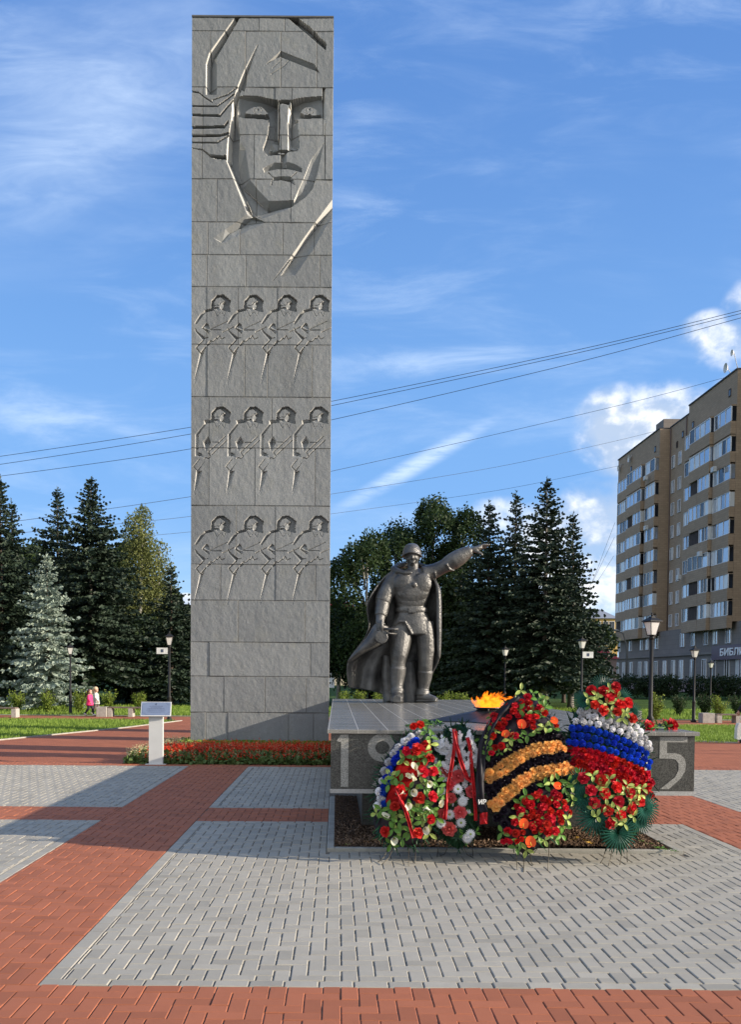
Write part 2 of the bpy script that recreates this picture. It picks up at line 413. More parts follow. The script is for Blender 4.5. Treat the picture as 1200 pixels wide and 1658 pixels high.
def paver_mat(name, col, amt, stain):
    m = bpy.data.materials.new(name); m.use_nodes = True
    k = NT(m.node_tree); b = k.n['Principled BSDF']; P = k.node('ShaderNodeTexCoord').outputs['Object']
    at = k.node('ShaderNodeAttribute', attribute_name='tint')
    f = k.math('ADD', k.math('MULTIPLY', k.math('POWER', at.outputs['Fac'], 1.6), -amt), 1.0 + amt * 0.35)
    cb = k.node('ShaderNodeCombineXYZ'); [k.l.new(f, cb.inputs[i]) for i in range(3)]
    c = k.mix(k.ramp(k.noise(P, 0.7, 5, .62), .32, .72, 0, stain), col, tuple(x * y for x, y in zip(col, (0.74, 0.76, 0.78))))
    c = k.mix(k.ramp(k.noise(P, 7, 5, .65), .35, .8, 0, stain), c, tuple(x * 0.72 for x in col))
    c = k.mix(k.ramp(k.noise(P, 160, 3, .7), .3, .75, 0, .30), c, tuple(x * 0.6 for x in col))
    c = k.mix(1.0, c, cb.outputs[0], 'MULTIPLY')
    k.l.new(c, b.inputs['Base Color']); b.inputs['Roughness'].default_value = 0.8; b.inputs['Specular IOR Level'].default_value = 0.3
    bn = k.node('ShaderNodeBump'); bn.inputs['Strength'].default_value = 0.35; bn.inputs['Distance'].default_value = 0.004
    k.l.new(k.noise(P, 170, 4, 0.7), bn.inputs['Height']); k.l.new(bn.outputs[0], b.inputs['Normal'])
    return m
red_m = paver_mat('red_paver', RED, 0.22, 0.35)
grey_m = paver_mat('grey_paver', GREY, 0.20, 0.45)
XA, XB = -12.0, 13.0
hole = (-0.09, 3.50, 9.24, 40)
BR = (0, 0, 0, 0); BG = (0.11, 0.11, 0.1, 0.1)
pavers('red_paving', [(XA, XB, -2.6, YN)], -1, red_m, BR, gap=0.004, seed=1, ox=0.035)
pavers('red_paving', [(XL0, XL1, YN, YF), (XR0, XR1, YN, YF)], -1, red_m, BR, gap=0.004, seed=2, ox=0.01)
pavers('red_paving', [(XA, XL0, YC0, YC1), (XL1, XR0, YC0, YC1), (XR1, XB, YC0, YC1), (XA, XB, YF, 18.4)], -1, red_m, BR, gap=0.004, seed=3, hole=hole, ox=0.02)
pavers('grey_paving', [(XL1, XR0, YN, YC0), (XL1, XR0, YC1, YF)], 1, grey_m, BG, gap=0.006, cham=0.0055, seed=4, hole=hole, ox=0.04)
pavers('grey_paving', [(XA, XL0, YN, YC0), (XA, XL0, YC1, YF), (XR1, XB, YN, YC0), (XR1, XB, YC1, YF)], 1, grey_m, BG, gap=0.006, cham=0.0055, seed=5, ox=0.04)

# planting bed under the front of the slab
mb = MB()
mb.cbox(-0.085, -0.01, 9.25, 13.2, -0.03, 0.035, 0.006); mb.cbox(3.42, 3.495, 9.25, 13.2, -0.03, 0.035, 0.006); mb.cbox(-0.008, 3.418, 9.25, 9.325, -0.03, 0.034, 0.006)
tag(mb.build('kerb', kerb_m), kind='structure')
def height_sheet(name, x0, x1, y0, y1, nx, ny, fn, material, kind='structure'):
    xs = np.linspace(x0, x1, nx); ys = np.linspace(y0, y1, ny); Xg, Yg = np.meshgrid(xs, ys); Z = fn(Xg, Yg)
    V = np.stack([Xg, Yg, Z], -1).reshape(-1, 3).astype(np.float32)
    i = np.arange(nx * ny).reshape(ny, nx); F = np.stack([i[:-1, :-1], i[:-1, 1:], i[1:, 1:], i[1:, :-1]], -1).reshape(-1).astype(np.int32)
    me = bpy.data.meshes.new(name); me.vertices.add(len(V)); me.vertices.foreach_set('co', V.reshape(-1)); me.loops.add(len(F)); me.loops.foreach_set('vertex_index', F)
    nf = len(F) // 4; me.polygons.add(nf); me.polygons.foreach_set('loop_start', np.arange(0, len(F), 4, dtype=np.int32)); me.polygons.foreach_set('loop_total', np.full(nf, 4, dtype=np.int32)); me.update(calc_edges=True); me.shade_flat()
    return tag(mesh_obj(name, me, material), kind=kind)
soil_m = mat('soil', (0.060, 0.038, 0.024), 0.95, 0.45, 28, 1.0, 90, col2=(0.11, 0.07, 0.045), spec=0.15)
height_sheet('soil', -0.015, 3.425, 9.32, 13.3, 260, 200, lambda x, y: 0.03 + 0.03 * np.sin(x * 2.1) * np.sin(y * 1.7 + 1) + np.random.rand(*x.shape) * 0.022, soil_m)
# gravel and clods on the soil
V = []
for i in range(9000):
    c = np.array([ru(0.02, 3.38), ru(9.34, 10.9), 0.035 + ru(0, .02)]); r = ru(0.005, 0.016)
    a = np.random.normal(size=(3, 3)) * r * .8
    V.append([c + a[0], c + a[1], c + a[2], c + (a[0] + a[2]) * .5])
gm = mat('soil_clods', (0.13, 0.085, 0.055), 0.9, 0.5, 60, col2=(0.24, 0.17, 0.12), spec=0.2)
tag(mesh_obj('soil_clods', quads_mesh('soil_clods', V), gm), 'crumbly brown soil clods covering the planting bed below the slab', 'soil', kind='stuff')

# ================================================================== GRANITE SLAB
dark_gran = granite_mat('dark_granite', (0.062, 0.064, 0.058), 0.55, 130, 0.35)
pale_gran = granite_mat('pale_granite', (0.27, 0.27, 0.25), 0.35, 160, 0.6)
top_gran = granite_mat('polished_granite_tiles', (0.25, 0.245, 0.225), 0.2, 120, 0.15, tile=((0, 0.3, 0.08), (1, 0.6, 0.1)))
strip_m = granite_mat('bottom_trim', (0.36, 0.36, 0.35), 0.12, 90, 0.6)
SX0, SX1, SY0, SY1 = -0.055, 3.63, 9.36, 21.15
slab = empty('memorial_platform', (1.8, 9.4, 0.57), label='long dark granite platform with the years 1941-1945, carrying the soldier statue', cat='platform')
slab_inv = Matrix.Translation((-1.8, -9.4, -0.57))
def under(mb, name, m, root, inv):
    o = mb.build(name, m); o.parent = root; o.matrix_parent_inverse = Matrix.Identity(4); o.location = inv.to_translation(); return o
mb = MB(); mb.box(SX0, SX1, SY0, SY1, 0.617, 1.178); under(mb, 'slab_body', dark_gran, slab, slab_inv)
mb = MB(); mb.cbox(SX0 - 0.035, SX1 + 0.035, SY0 - 0.035, SY1 + 0.03, 1.18, 1.22, 0.005); under(mb, 'slab_top', top_gran, slab, slab_inv)
mb = MB(); mb.box(SX0 - 0.006, SX1 + 0.006, SY0 - 0.006, SY1, 0.572, 0.615); under(mb, 'bottom_trim', strip_m, slab, slab_inv)
mb = MB(); mb.box(0.30, 3.3, 10.6, 20.9, -0.05, 0.57); under(mb, 'plinth', dark_gran, slab, slab_inv)
def stroke(mb, pts, w, y0, y1, closed=False):
    P = [Vector((p[0], p[1])) for p in pts]; n = len(P); L = []; Rr = []
    for i, p in enumerate(P):
        a = P[i - 1] if (i or closed) else p; b = P[(i + 1) % n] if (i < n - 1 or closed) else p
        t1 = (p - a).normalized() if (p - a).length else (b - p).normalized(); t2 = (b - p).normalized() if (b - p).length else t1
        t = (t1 + t2).normalized(); nn = Vector((-t.y, t.x)); s = w / 2 / max(0.4, nn.dot(Vector((-t2.y, t2.x))))
        L.append(p + nn * s); Rr.append(p - nn * s)
    rng = range(n if closed else n - 1)
    for i in rng:
        j = (i + 1) % n; q = [L[i], Rr[i], Rr[j], L[j]]
        vs = [(a.x, y0, a.y) for a in q] + [(a.x, y1, a.y) for a in q]
        mb.add(vs, [(0, 1, 2, 3), (7, 6, 5, 4), (0, 4, 5, 1), (2, 6, 7, 3), (1, 5, 6, 2), (0, 3, 7, 4)])
def digit(ch, cx, zb):
    mb = MB(); w = 0.076; h = 0.53; y0, y1 = SY0 - 0.003, SY0 + 0.02
    S = lambda pts, cl=False: stroke(mb, [(cx + a, zb + b) for a, b in pts], w, y0, y1, cl)
    if ch == '1':
        mb2 = [(0.0, 0), (0.075, 0), (0.075, h), (0.0, h), (-0.045, 0.465), (0.0, 0.45)]
        vs = [(cx + a, y0, zb + b) for a, b in mb2] + [(cx + a, y1, zb + b) for a, b in mb2]
        mb.add(vs, [(0, 1, 2, 3), (0, 3, 4, 5)] + [(i, i + 6, (i + 1) % 6 + 6, (i + 1) % 6) for i in range(6)])
    elif ch == '9':
        S([(0.11 * math.cos(a), 0.40 + 0.105 * math.sin(a)) for a in [2 * math.pi * i / 28 for i in range(28)]], True)
        tail = [(0.085, 0.335), (0.145, 0.40), (-0.02, 0.0), (-0.11, 0.0)]
        vs = [(cx + a, y0 - .001, zb + b) for a, b in tail] + [(cx + a, y1, zb + b) for a, b in tail]
        mb.add(vs, [(0, 3, 2, 1), (0, 1, 5, 4), (1, 2, 6, 5), (2, 3, 7, 6), (3, 0, 4, 7)])
    elif ch == '4':
        S([(0.075, 0.0), (0.075, 0.53)]); y0 -= .001; stroke(mb, [(cx + a, zb + b) for a, b in [(0.05, 0.51), (-0.13, 0.19)]], w * .8, y0, y1); y0 -= .001; stroke(mb, [(cx + a, zb + b) for a, b in [(-0.16, 0.165), (0.15, 0.165)]], w * .8, y0, y1)
    elif ch == '5':
        o = [(-0.14, 0.53), (0.14, 0.53), (0.14, 0.475), (-0.065, 0.475), (-0.065, 0.365), (0.02, 0.365), (0.075, 0.35), (0.115, 0.31), (0.13, 0.25), (0.12, 0.18), (0.08, 0.11), (-0.04, 0.0),
             (-0.13, 0.0), (0.02, 0.12), (0.055, 0.19), (0.055, 0.26), (0.025, 0.30), (-0.02, 0.31), (-0.14, 0.31)]
        tr = tessellate_polygon([[Vector((a, b, 0)) for a, b in o]]); n = len(o)
        vs = [(cx + a, y0, zb + b) for a, b in o] + [(cx + a, y1, zb + b) for a, b in o]
        mb.add(vs, [tuple(t) for t in tr] + [(i, i + n, (i + 1) % n + n, (i + 1) % n) for i in range(n)])
    else: S([(-0.1, 0.26), (0.1, 0.26)])
    o = under(mb, 'numeral' if ch != '-' else 'dash', pale_gran, slab, slab_inv)
for ch, px in zip('1941-1945', (552, 619, 687, 752, 820, 888, 955, 1022, 1090)):
    digit(ch, W(px, 1240, SY0).x, 0.637)

# ================================================================== STELE WITH RELIEF
PY0, PT = 20.7, 0.62
PX0, PX1, PZ1 = W(309.5, 700, PY0).x, W(535.5, 700, PY0).x, W(425, 29, PY0).z
DX = 0.0112
NX, NZ = int((PX1 - PX0) / DX) + 1, int((PZ1 + 0.05) / DX) + 1
xs = np.linspace(PX0, PX1, NX); zs = np.linspace(-0.05, PZ1, NZ); dxg, dzg = xs[1] - xs[0], zs[1] - zs[0]
D = np.zeros((NZ, NX)); MK = np.zeros((NZ, NX))
def to_g(px, py):
    # follow the slight width change between foot and head of the stele as seen
    w = W(px, py, PY0); return ((w.x - PX0) / dxg, (w.z + 0.05) / dzg)
def tri(p, d, mode='max'):
    (x0, y0), (x1, y1), (x2, y2) = p
    a, b = max(0, int(min(x0, x1, x2))), min(NX - 1, int(max(x0, x1, x2)) + 1); c, e = max(0, int(min(y0, y1, y2))), min(NZ - 1, int(max(y0, y1, y2)) + 1)
    if a > b or c > e: return
    X, Yg = np.meshgrid(np.arange(a, b + 1), np.arange(c, e + 1))
    den = (y1 - y2) * (x0 - x2) + (x2 - x1) * (y0 - y2)
    if abs(den) < 1e-9: return
    l0 = ((y1 - y2) * (X - x2) + (x2 - x1) * (Yg - y2)) / den; l1 = ((y2 - y0) * (X - x2) + (x0 - x2) * (Yg - y2)) / den; l2 = 1 - l0 - l1
    ins = (l0 >= -1e-6) & (l1 >= -1e-6) & (l2 >= -1e-6); v = l0 * d[0] + l1 * d[1] + l2 * d[2]
    S = D[c:e + 1, a:b + 1]
    if mode == 'max': S[ins] = np.maximum(S[ins], v[ins])
    else: S[ins] = v[ins]
class Tile:
    def __init__(s, ox, oy, sc): s.o = (ox, oy); s.s = sc
    def g(s, p, off=(0, 0)): return to_g(s.o[0] + (p[0] + off[0]) / s.s, s.o[1] + (p[1] + off[1]) / s.s)
    def poly(s, pts, d=0.1, mode='max', off=(0, 0)):
        P = [s.g(p, off) for p in pts]; dd = [p[2] if len(p) > 2 else d for p in pts]
        for t in tessellate_polygon([[Vector((p[0], p[1], 0)) for p in P]]): tri([P[i] for i in t], [dd[i] for i in t], mode)
    def strip(s, A, B, da, db, mode='max', off=(0, 0)):
        n = len(A); da = da if isinstance(da, list) else [da] * n; db = db if isinstance(db, list) else [db] * n
        for i in range(n - 1):
            a0, a1, b0, b1 = s.g(A[i], off), s.g(A[i + 1], off), s.g(B[i], off), s.g(B[i + 1], off)
            tri([a0, a1, b1], [da[i], da[i + 1], db[i + 1]], mode); tri([a0, b1, b0], [da[i], db[i + 1], db[i]], mode)
    def line(s, pts, w=8, d=0.03, off=(0, 0)):
        for a, b in zip(pts, pts[1:]):
            A = Vector(a[:2]); B = Vector(b[:2]); t = (B - A).normalized(); n = Vector((-t.y, t.x)) * w / 2
            s.strip([A - n, B - n], [A, B], 0, d, off=off); s.strip([A, B], [A + n, B + n], d, 0, off=off)
T1 = Tile(300, 0, 4.6154); T2 = Tile(300, 220, 4.6154); T3 = Tile(300, 460, 4.6154); T4 = Tile(300, 640, 4.6154); T5 = Tile(300, 820, 4.6154); TF = Tile(360, 120, 6.6667)
# --- top strokes
T1.strip([(372, 132), (178, 400), (155, 480), (155, 708)], [(388, 132), (200, 400), (178, 480), (176, 708)], 0, .22)
T1.strip([(388, 132), (200, 400), (178, 480), (176, 708)], [(410, 132), (236, 430), (236, 480), (236, 708)], .22, .05)
T1.strip([(540, 333), (440, 530), (388, 655)], [(543, 335), (452, 535), (404, 660)], 0, [.02, .14, .2])
T1.strip([(543, 335), (452, 535), (404, 660)], [(546, 338), (475, 560), (440, 690)], [.02, .14, .2], [0, 0, .1])
T1.strip([(762, 132), (880, 235), (1052, 382)], [(772, 132), (886, 228), (1052, 366)], 0, .2)
T1.strip([(772, 132), (886, 228), (1052, 366)], [(835, 132), (925, 200), (1055, 330)], .2, .2)
T1.poly([(715, 385, 0.02), (965, 485, .02), (1002, 547, .12), (980, 535, .16), (712, 428, .16), (650, 455, .02)])
T1.poly([(600, 488, 0), (606, 478, .0), (715, 385, .0), (712, 428, .15), (680, 440, .12)])
T1.line([(775, 455), (740, 495), (640, 560)], 12, .02); T1.line([(720, 450), (650, 515)], 10, .015)
# --- folds at the left
for pts, w, d in (([(45, 686), (100, 695), (150, 735), (200, 765)], 14, .07), ([(200, 752), (315, 712), (390, 655)], 14, .05), ([(45, 796), (238, 796), (365, 705)], 13, .07),
                  ([(45, 860), (258, 868), (355, 752)], 20, .10), ([(45, 955), (290, 950), (320, 908)], 26, .12), ([(45, 1020), (250, 1018), (325, 995)], 20, .1), ([(45, 1068), (235, 1070), (325, 1015)], 14, .07)):
    T1.strip([(a, b - w * .4) for a, b in pts], [(a + (4 if i_ else 0), b + w * .7) for i_, (a, b) in enumerate(pts)], d * .75, 0)
T2.poly([(45, 92, .0), (130, 103, .06), (190, 150, .14), (305, 148, .14), (310, 182, .02), (240, 178, .05), (190, 165, .0), (130, 110, .0)])
T2.strip([(45, 90), (120, 100), (185, 140), (308, 152)], [(45, 94), (130, 112), (190, 163), (308, 182)], .0, [.03, .08, .16, .16])
# --- big face : everything in TF units
L = [(235, -5), (150, 190), (108, 300), (98, 470), (60, 700), (42, 890), (38, 930), (262, 1500), (268, 1533)]
Rr = [(240, -5), (172, 190), (130, 330), (126, 470), (96, 690), (88, 900), (84, 935), (318, 1500), (332, 1533)]
dR = [.14, .2, .24, .26, .28, .30, .30, .18, .15]
TF.strip(L, Rr, 0, dR)
C1 = [(262, -5), (215, 150), (178, 250), (170, 460), (186, 660), (170, 800), (165, 1000), (215, 1190), (340, 1440), (430, 1560)]
Rf = [(240, -5), (172, 190), (130, 330), (126, 470), (96, 690), (88, 900), (90, 960), (180, 1190), (300, 1440), (332, 1533)]
TF.strip(Rf, C1, [.14, .2, .24, .26, .28, .3, .3, .28, .2, .15], [0.02, .05, .08, .12, .2, .25, .25, .2, .15, .12])
# cheek and jaw facets
TF.strip([(150, 640), (155, 760), (165, 1000), (205, 1190), (350, 1340), (490, 1445), (610, 1445), (770, 1418), (900, 1330), (975, 1240), (1030, 1060), (1095, 745)],
         [(186, 640), (200, 740), (250, 830), (300, 1150), (400, 1270), (500, 1372), (620, 1372), (775, 1366), (835, 1230), (880, 1130), (960, 930), (1090, 750)],
         [.22, .24, .26, .24, .22, .22, .2, .13, .11, .10, .08, .04], [0.02] + [0] * 6 + [.01, .022, .022, .015, 0])
TF.poly([(215, 1190, .24), (490, 1448, .2), (770, 1420, .10), (900, 1335, .04), (740, 1445, 0), (610, 1500, 0), (430, 1560, .05), (330, 1533, .13)])
# eye sockets
TF.poly([(165, 250, .06), (250, 235, .02), (400, 242, .04), (480, 262, .22), (600, 283, .32), (600, 520, .26), (505, 525, .2), (490, 500, .16), (430, 486, .13), (235, 480, .10), (165, 460, .2)])
TF.poly([(740, 283, .32), (860, 258, .20), (1075, 242, .10), (1100, 480, .14), (790, 486, .14), (745, 520, .24)])
TF.line([(570, 270), (430, 240), (470, 330), (560, 400)], 16, .0)
TF.poly([(1082, 150, .16), (1116, 150, .0), (1116, 490, .0), (1086, 490, .16)])
TF.line([(1110, 540), (1110, 1130)], 9, .04)
TF.poly([(165, 452, .12), (235, 452, .05), (430, 440, .02), (460, 430, .05), (430, 470, .12), (235, 480, .12)])
# eyeballs and lids : raised lens with grooves
def eye(cx, cy, off):
    n = 14
    up = [(235, 408), (265, 380), (300, 357), (335, 344), (380, 336), (415, 336), (450, 360), (480, 395), (505, 425)]
    TF.poly([(p[0] + off, p[1], .035) for p in up] + [(470 + off, 428, .035), (400 + off, 432, .03), (260 + off, 425, .035)], mode='set')
    TF.line([(p[0] + off, p[1] - 2) for p in up], 20, .20)
    TF.line([(cx + 42 * math.cos(a), cy + 44 * math.sin(a)) for a in [math.pi * 2 * i / n for i in range(n + 1)]], 7, .07)
    TF.poly([(cx + 14 * math.cos(a), cy - 8 + 14 * math.sin(a)) for a in [math.pi * 2 * i / 8 for i in range(8)]], .05)
eye(382, 388, 0); 
def eye2():
    up = [(838, 405), (870, 365), (910, 345), (955, 345), (1000, 365), (1035, 395), (1065, 430)]
    TF.poly([(p[0], p[1], .04) for p in up] + [(1000, 440, .035), (880, 432, .035)], mode='set')
    TF.line([(865, 330), (950, 335), (1010, 355), (1068, 425)], 18, .20); TF.line([(838, 405), (870, 365), (910, 345), (955, 345)], 9, .1)
    TF.line([(940 + 42 * math.cos(a), 384 + 44 * math.sin(a)) for a in [math.pi * 2 * i / 14 for i in range(15)]], 7, .075)
    TF.poly([(940 + 14 * math.cos(a), 376 + 14 * math.sin(a)) for a in [math.pi * 2 * i / 8 for i in range(8)]], .055)
    TF.line([(800, 430), (850, 465), (960, 472), (1070, 465)], 8, .09)
eye2()
# nose grooves, nose sides
TF.poly([(600, 300, .26), (600, 860, .24), (630, 874, .05), (490, 882, .03), (445, 830, .12), (438, 800, .12), (470, 720, .16), (488, 660, .17), (505, 530, .17), (550, 400, .24)])
TF.strip([(600, 300), (612, 480), (606, 700), (600, 830)], [(625, 335), (626, 480), (620, 700), (615, 830)], .26, 0, 'set')
TF.strip([(718, 335), (712, 420), (704, 540), (708, 700), (705, 840)], [(742, 360), (758, 480), (728, 540), (736, 740), (738, 840)], 0, [.22, .24, .22, .2, .16], 'set')
TF.poly([(742, 300, .26), (760, 300, .26), (790, 480, .2), (822, 520, .02), (822, 640, .04), (832, 700, .04), (834, 790, .06), (812, 832, .12), (738, 840, .16), (736, 740, .2), (728, 540, .22), (758, 480, .24)])
TF.poly([(625, 335, 0), (650, 318, .03), (700, 322, .02), (718, 338, 0), (712, 420, 0), (704, 540, 0), (708, 700, 0), (705, 830, 0), (615, 820, 0), (620, 700, 0), (626, 480, 0)], mode='set')
TF.poly([(600, 283, .22), (740, 283, .22), (718, 338, .0), (650, 318, .0), (625, 335, .0)], mode='set')
# nostrils
TF.poly([(505, 775, .14), (530, 735, .08), (600, 735, .1), (600, 830, .1), (505, 815, .12)], mode='set')
TF.poly([(738, 760, .12), (790, 745, .1), (812, 790, .12), (800, 806, .10), (735, 800, .08)], mode='set')
TF.poly([(505, 815, .06), (610, 822, .02), (705, 822, .0), (800, 806, .06), (808, 832, .2), (720, 838, .2), (690, 860, .22), (600, 848, .22), (515, 838, .2)], mode='set')
# philtrum, lips
TF.poly([(626, 874, 0), (644, 874, .1), (640, 950, .1), (662, 975, .05), (655, 968, .0), (626, 950, 0)])
TF.poly([(644, 874, .1), (694, 862, .0), (692, 950, .0), (660, 968, .04), (640, 950, .1)])
TF.strip([(440, 1022), (500, 985), (560, 958), (645, 962), (700, 952), (780, 972), (862, 1022)], [(455, 1062), (510, 1045), (570, 1032), (650, 1026), (720, 1030), (790, 1044), (860, 1064)], [.02] + [0.0] * 6, [.12, .16, .17, .17, .17, .16, .12])
TF.poly([(648, 960, .05), (692, 952, .0), (690, 1000, .06), (652, 1002, .09)], mode='set')
TF.line([(490, 1062), (545, 1115)], 10, .05); TF.line([(805, 1062), (745, 1112)], 9, .04)
TF.strip([(545, 1112), (640, 1106), (742, 1110), (768, 1150)], [(555, 1152), (640, 1148), (730, 1168), (785, 1205)], 0, [.12, .16, .16, .08])
TF.poly([(535, 1145, .0), (548, 1150, .05), (535, 1212, .06), (518, 1202, .0)])
# --- strap below the face and the gun line
T2.strip([(475, 578), (390, 640), (300, 700), (212, 765)], [(505, 603), (410, 680), (330, 722), (270, 797)], [0, 0, 0, 0], [.16, .13, .10, .05])
T2.strip([(505, 603), (410, 680), (330, 722), (270, 797)], [(600, 650), (460, 715), (370, 760), (290, 800)], [.14, .10, .07, .03], 0)
T2.strip([(1105, 470), (985, 630), (880, 775), (800, 890), (650, 1087)], [(1105, 505), (996, 645), (888, 784), (810, 900), (655, 1088)], 0, [.16, .16, .15, .12, .02])
T2.strip([(1105, 505), (996, 645), (888, 784), (810, 900), (715, 1045)], [(1105, 600), (1040, 700), (960, 845), (890, 945), (820, 1046)], [.16, .16, .15, .12, .05], 0)
# --- marching soldiers
def head(T, o):
    T.poly([(190, 188), (197, 122), (235, 85), (285, 80), (341, 125), (330, 165), (336, 209), (300, 203), (262, 187), (250, 195), (212, 182)], .11, off=o)
    T.poly([(217, 178), (214, 140), (234, 108), (262, 100), (299, 128), (279, 142), (286, 160), (281, 182), (263, 190), (251, 176)], 0, 'set', off=o)
    T.poly([(279, 142, .04), (286, 160, .03), (281, 182, .04), (263, 190, .02), (258, 160, 0)], mode='set', off=o)
    T.poly([(222, 182, 0.02), (252, 178, 0), (264, 192, 0), (262, 212, 0), (248, 206, 0)], mode='set', off=o)
    T.line([(215, 163), (255, 158), (262, 140), (299, 129)], 5, .025, o)
    T.line([(212, 195), (236, 242), (262, 210)], 5, .018, o); T.line([(300, 205), (288, 242), (268, 208)], 5, .018, o)
def soldier_a(T, o):
    head(T, o)
    T.strip([(138, 200), (110, 225), (68, 292)], [(152, 212), (128, 240), (82, 300)], 0, .09, off=o); T.strip([(215, 178), (140, 198)], [(210, 198), (150, 213)], .02, .10, off=o)
    T.strip([(68, 325), (75, 350), (138, 412), (172, 405)], [(84, 345), (92, 358), (150, 402), (172, 398)], [0, 0, 0, 0], [.06, .09, .1, .03], off=o)
    T.strip([(68, 325), (72, 352), (132, 424)], [(78, 335), (88, 352), (146, 412)], 0, .07, off=o)
    T.line([(140, 415), (80, 475), (113, 517), (152, 470)], 10, .075, o)
    T.poly([(110, 512, 0), (124, 516, .1), (152, 475, .0), (130, 560, .0), (72, 746, .01), (60, 746, 0)], off=o)
    T.poly([(160, 293, .0), (172, 300, .06), (187, 352, .0), (180, 368, .0), (150, 340, .06), (128, 326, .0)], off=o)
    T.line([(160, 293), (128, 328), (178, 368)], 9, .075, o)
    T.line([(190, 344), (270, 344)], 7, .037, o); T.line([(185, 340), (318, 278)], 7, .030, o); T.line([(278, 360), (362, 320)], 8, .045, o)
    T.line([(160, 462), (188, 424), (205, 432), (232, 404), (238, 412), (256, 384), (268, 412), (296, 400)], 8, .052, o)
    T.line([(165, 460), (176, 456), (196, 428)], 8, .045, o)
def soldier_b(T, o):
    head(T, o)
    T.poly([(138, 182, .0), (216, 176, .03), (214, 198, .08), (158, 206, .08), (150, 212, .05)], off=o)
    T.strip([(138, 182), (142, 205), (74, 288), (72, 455)], [(152, 190), (154, 214), (92, 298), (90, 440)], 0, .09, off=o)
    T.strip([(92, 298), (90, 440), (100, 452)], [(104, 300), (98, 425), (134, 440)], .09, [0, 0, .0], off=o)
    T.poly([(72, 455, 0), (90, 420, .08), (118, 430, .06), (136, 460, 0), (108, 468, 0), (106, 457, 0)], off=o)
    T.poly([(131, 340, .0), (146, 345, .11), (170, 312, .05), (190, 350, .09), (160, 410, .05), (152, 416, .0)], off=o)
    T.poly([(131, 340, .0), (170, 298, .0), (196, 350, .0), (170, 345, .10)], off=o)
    T.line([(170, 422), (300, 302)], 8, .045, o); T.line([(196, 440), (312, 330)], 8, .045, o); T.line([(196, 348), (245, 348)], 7, .030, o)
    T.line([(170, 422), (190, 452), (172, 470), (150, 462), (140, 470)], 8, .045, o)
    T.line([(106, 472), (60, 530), (92, 562)], 8, .045, o)
    T.poly([(84, 556, 0), (98, 566, .05), (148, 482, .0), (140, 480, .0)], off=o)
    T.poly([(82, 560, 0), (96, 566, .1), (126, 560, .0), (104, 640, .0), (74, 740, .01), (62, 740, 0)], off=o)
for o in (0, 245, 500, 740): soldier_a(T3, (o if o != 500 else 498, 0))
for o in (0, 243, 488, 733): soldier_b(T4, (o, 4))
for o in (0, 245, 490, 732): soldier_a(T5, (o, -12))
# --- block joints and split-face texture
rows = [(29, [419, 461]), (51.5, [341, 397.5, 455, 513.5]), (142, [328, 379, 445, 473, 523]), (219, [327, 411.6, 455, 526]), (290.5, [351, 415, 471]), (360.5, [337, 389, 458, 509]), (413, [335, 398.6, 518]),
        (465, [335, 385.6, 449]), (558.6, [335, 396, 433, 506]), (643, [338, 440]), (725.6, [338, 412.7, 510]), (819, [383, 446]), (914, [357, 446, 511]), (971.7, [385.6, 494]), (1039.6, [339, 502.6]),
        (1095, [362, 429, 496]), (1153, [332.5, 369, 467, 508]), (1230, [])]
Z2, X2 = np.meshgrid(zs, xs, indexing='ij'); tone = np.zeros((NZ, NX))
def fnoise(shape, cell, seed, ay=1.0):
    rs = np.random.RandomState(seed); h, w = int(shape[0] / (cell * ay)) + 3, int(shape[1] / cell) + 3
    g = rs.rand(h, w); yy = np.arange(shape[0]) / (cell * ay); xx = np.arange(shape[1]) / cell
    y0 = yy.astype(int); x0 = xx.astype(int); fy = (yy - y0)[:, None]; fx = (xx - x0)[None]; fy = fy * fy * (3 - 2 * fy); fx = fx * fx * (3 - 2 * fx)
    return (g[y0][:, x0] * (1 - fx) + g[y0][:, x0 + 1] * fx) * (1 - fy) + (g[y0 + 1][:, x0] * (1 - fx) + g[y0 + 1][:, x0 + 1] * fx) * fy
tex = (fnoise(D.shape, 3.1, 1, 1.6) * .5 + fnoise(D.shape, 7, 2, 1.5) * .8 + fnoise(D.shape, 16, 3) * .7 + fnoise(D.shape, 40, 4) * .6 + np.random.rand(*D.shape) * .22) / 2.8
rough_z = np.ones(D.shape)
rsb = np.random.RandomState(5)
joint = np.zeros(D.shape, bool)
for (y, cols), (yn, _) in zip(rows, rows[1:]):
    za, zb = to_g(420, y)[1], to_g(420, yn)[1]; a, b = int(max(0, round(zb))), int(min(NZ, round(za)))
    cs = [0] + [int(round(to_g(c, (y + yn) / 2)[0])) for c in cols] + [NX]
    for c0, c1 in zip(cs, cs[1:]):
        tone[a:b, c0:c1] = rsb.rand()
        tilt = rsb.normal(0, .004); D[a:b, c0:c1] += 0.004 * rsb.rand() + tilt * (np.linspace(-1, 1, max(1, c1 - c0))[None])
    if b < NZ: joint[max(0, b - 1):b + 1, :] = True
    for c in cs[1:-1]: joint[a:b, c:c + 1] = True
D += np.where(joint, 0.007, 0)
flatness = np.exp(-D / 0.12)
D += (tex - 0.5) * 0.015 * (0.35 + 0.65 * flatness)
D = np.maximum(D, -0.02)
V = np.stack([X2, PY0 + D, Z2], -1).reshape(-1, 3).astype(np.float32)
ii = np.arange(NX * NZ).reshape(NZ, NX)
F = np.stack([ii[:-1, :-1], ii[:-1, 1:], ii[1:, 1:], ii[1:, :-1]], -1).reshape(-1, 4)
tf = tone[:-1, :-1].reshape(-1)
sx_, sy_ = xs, PY0
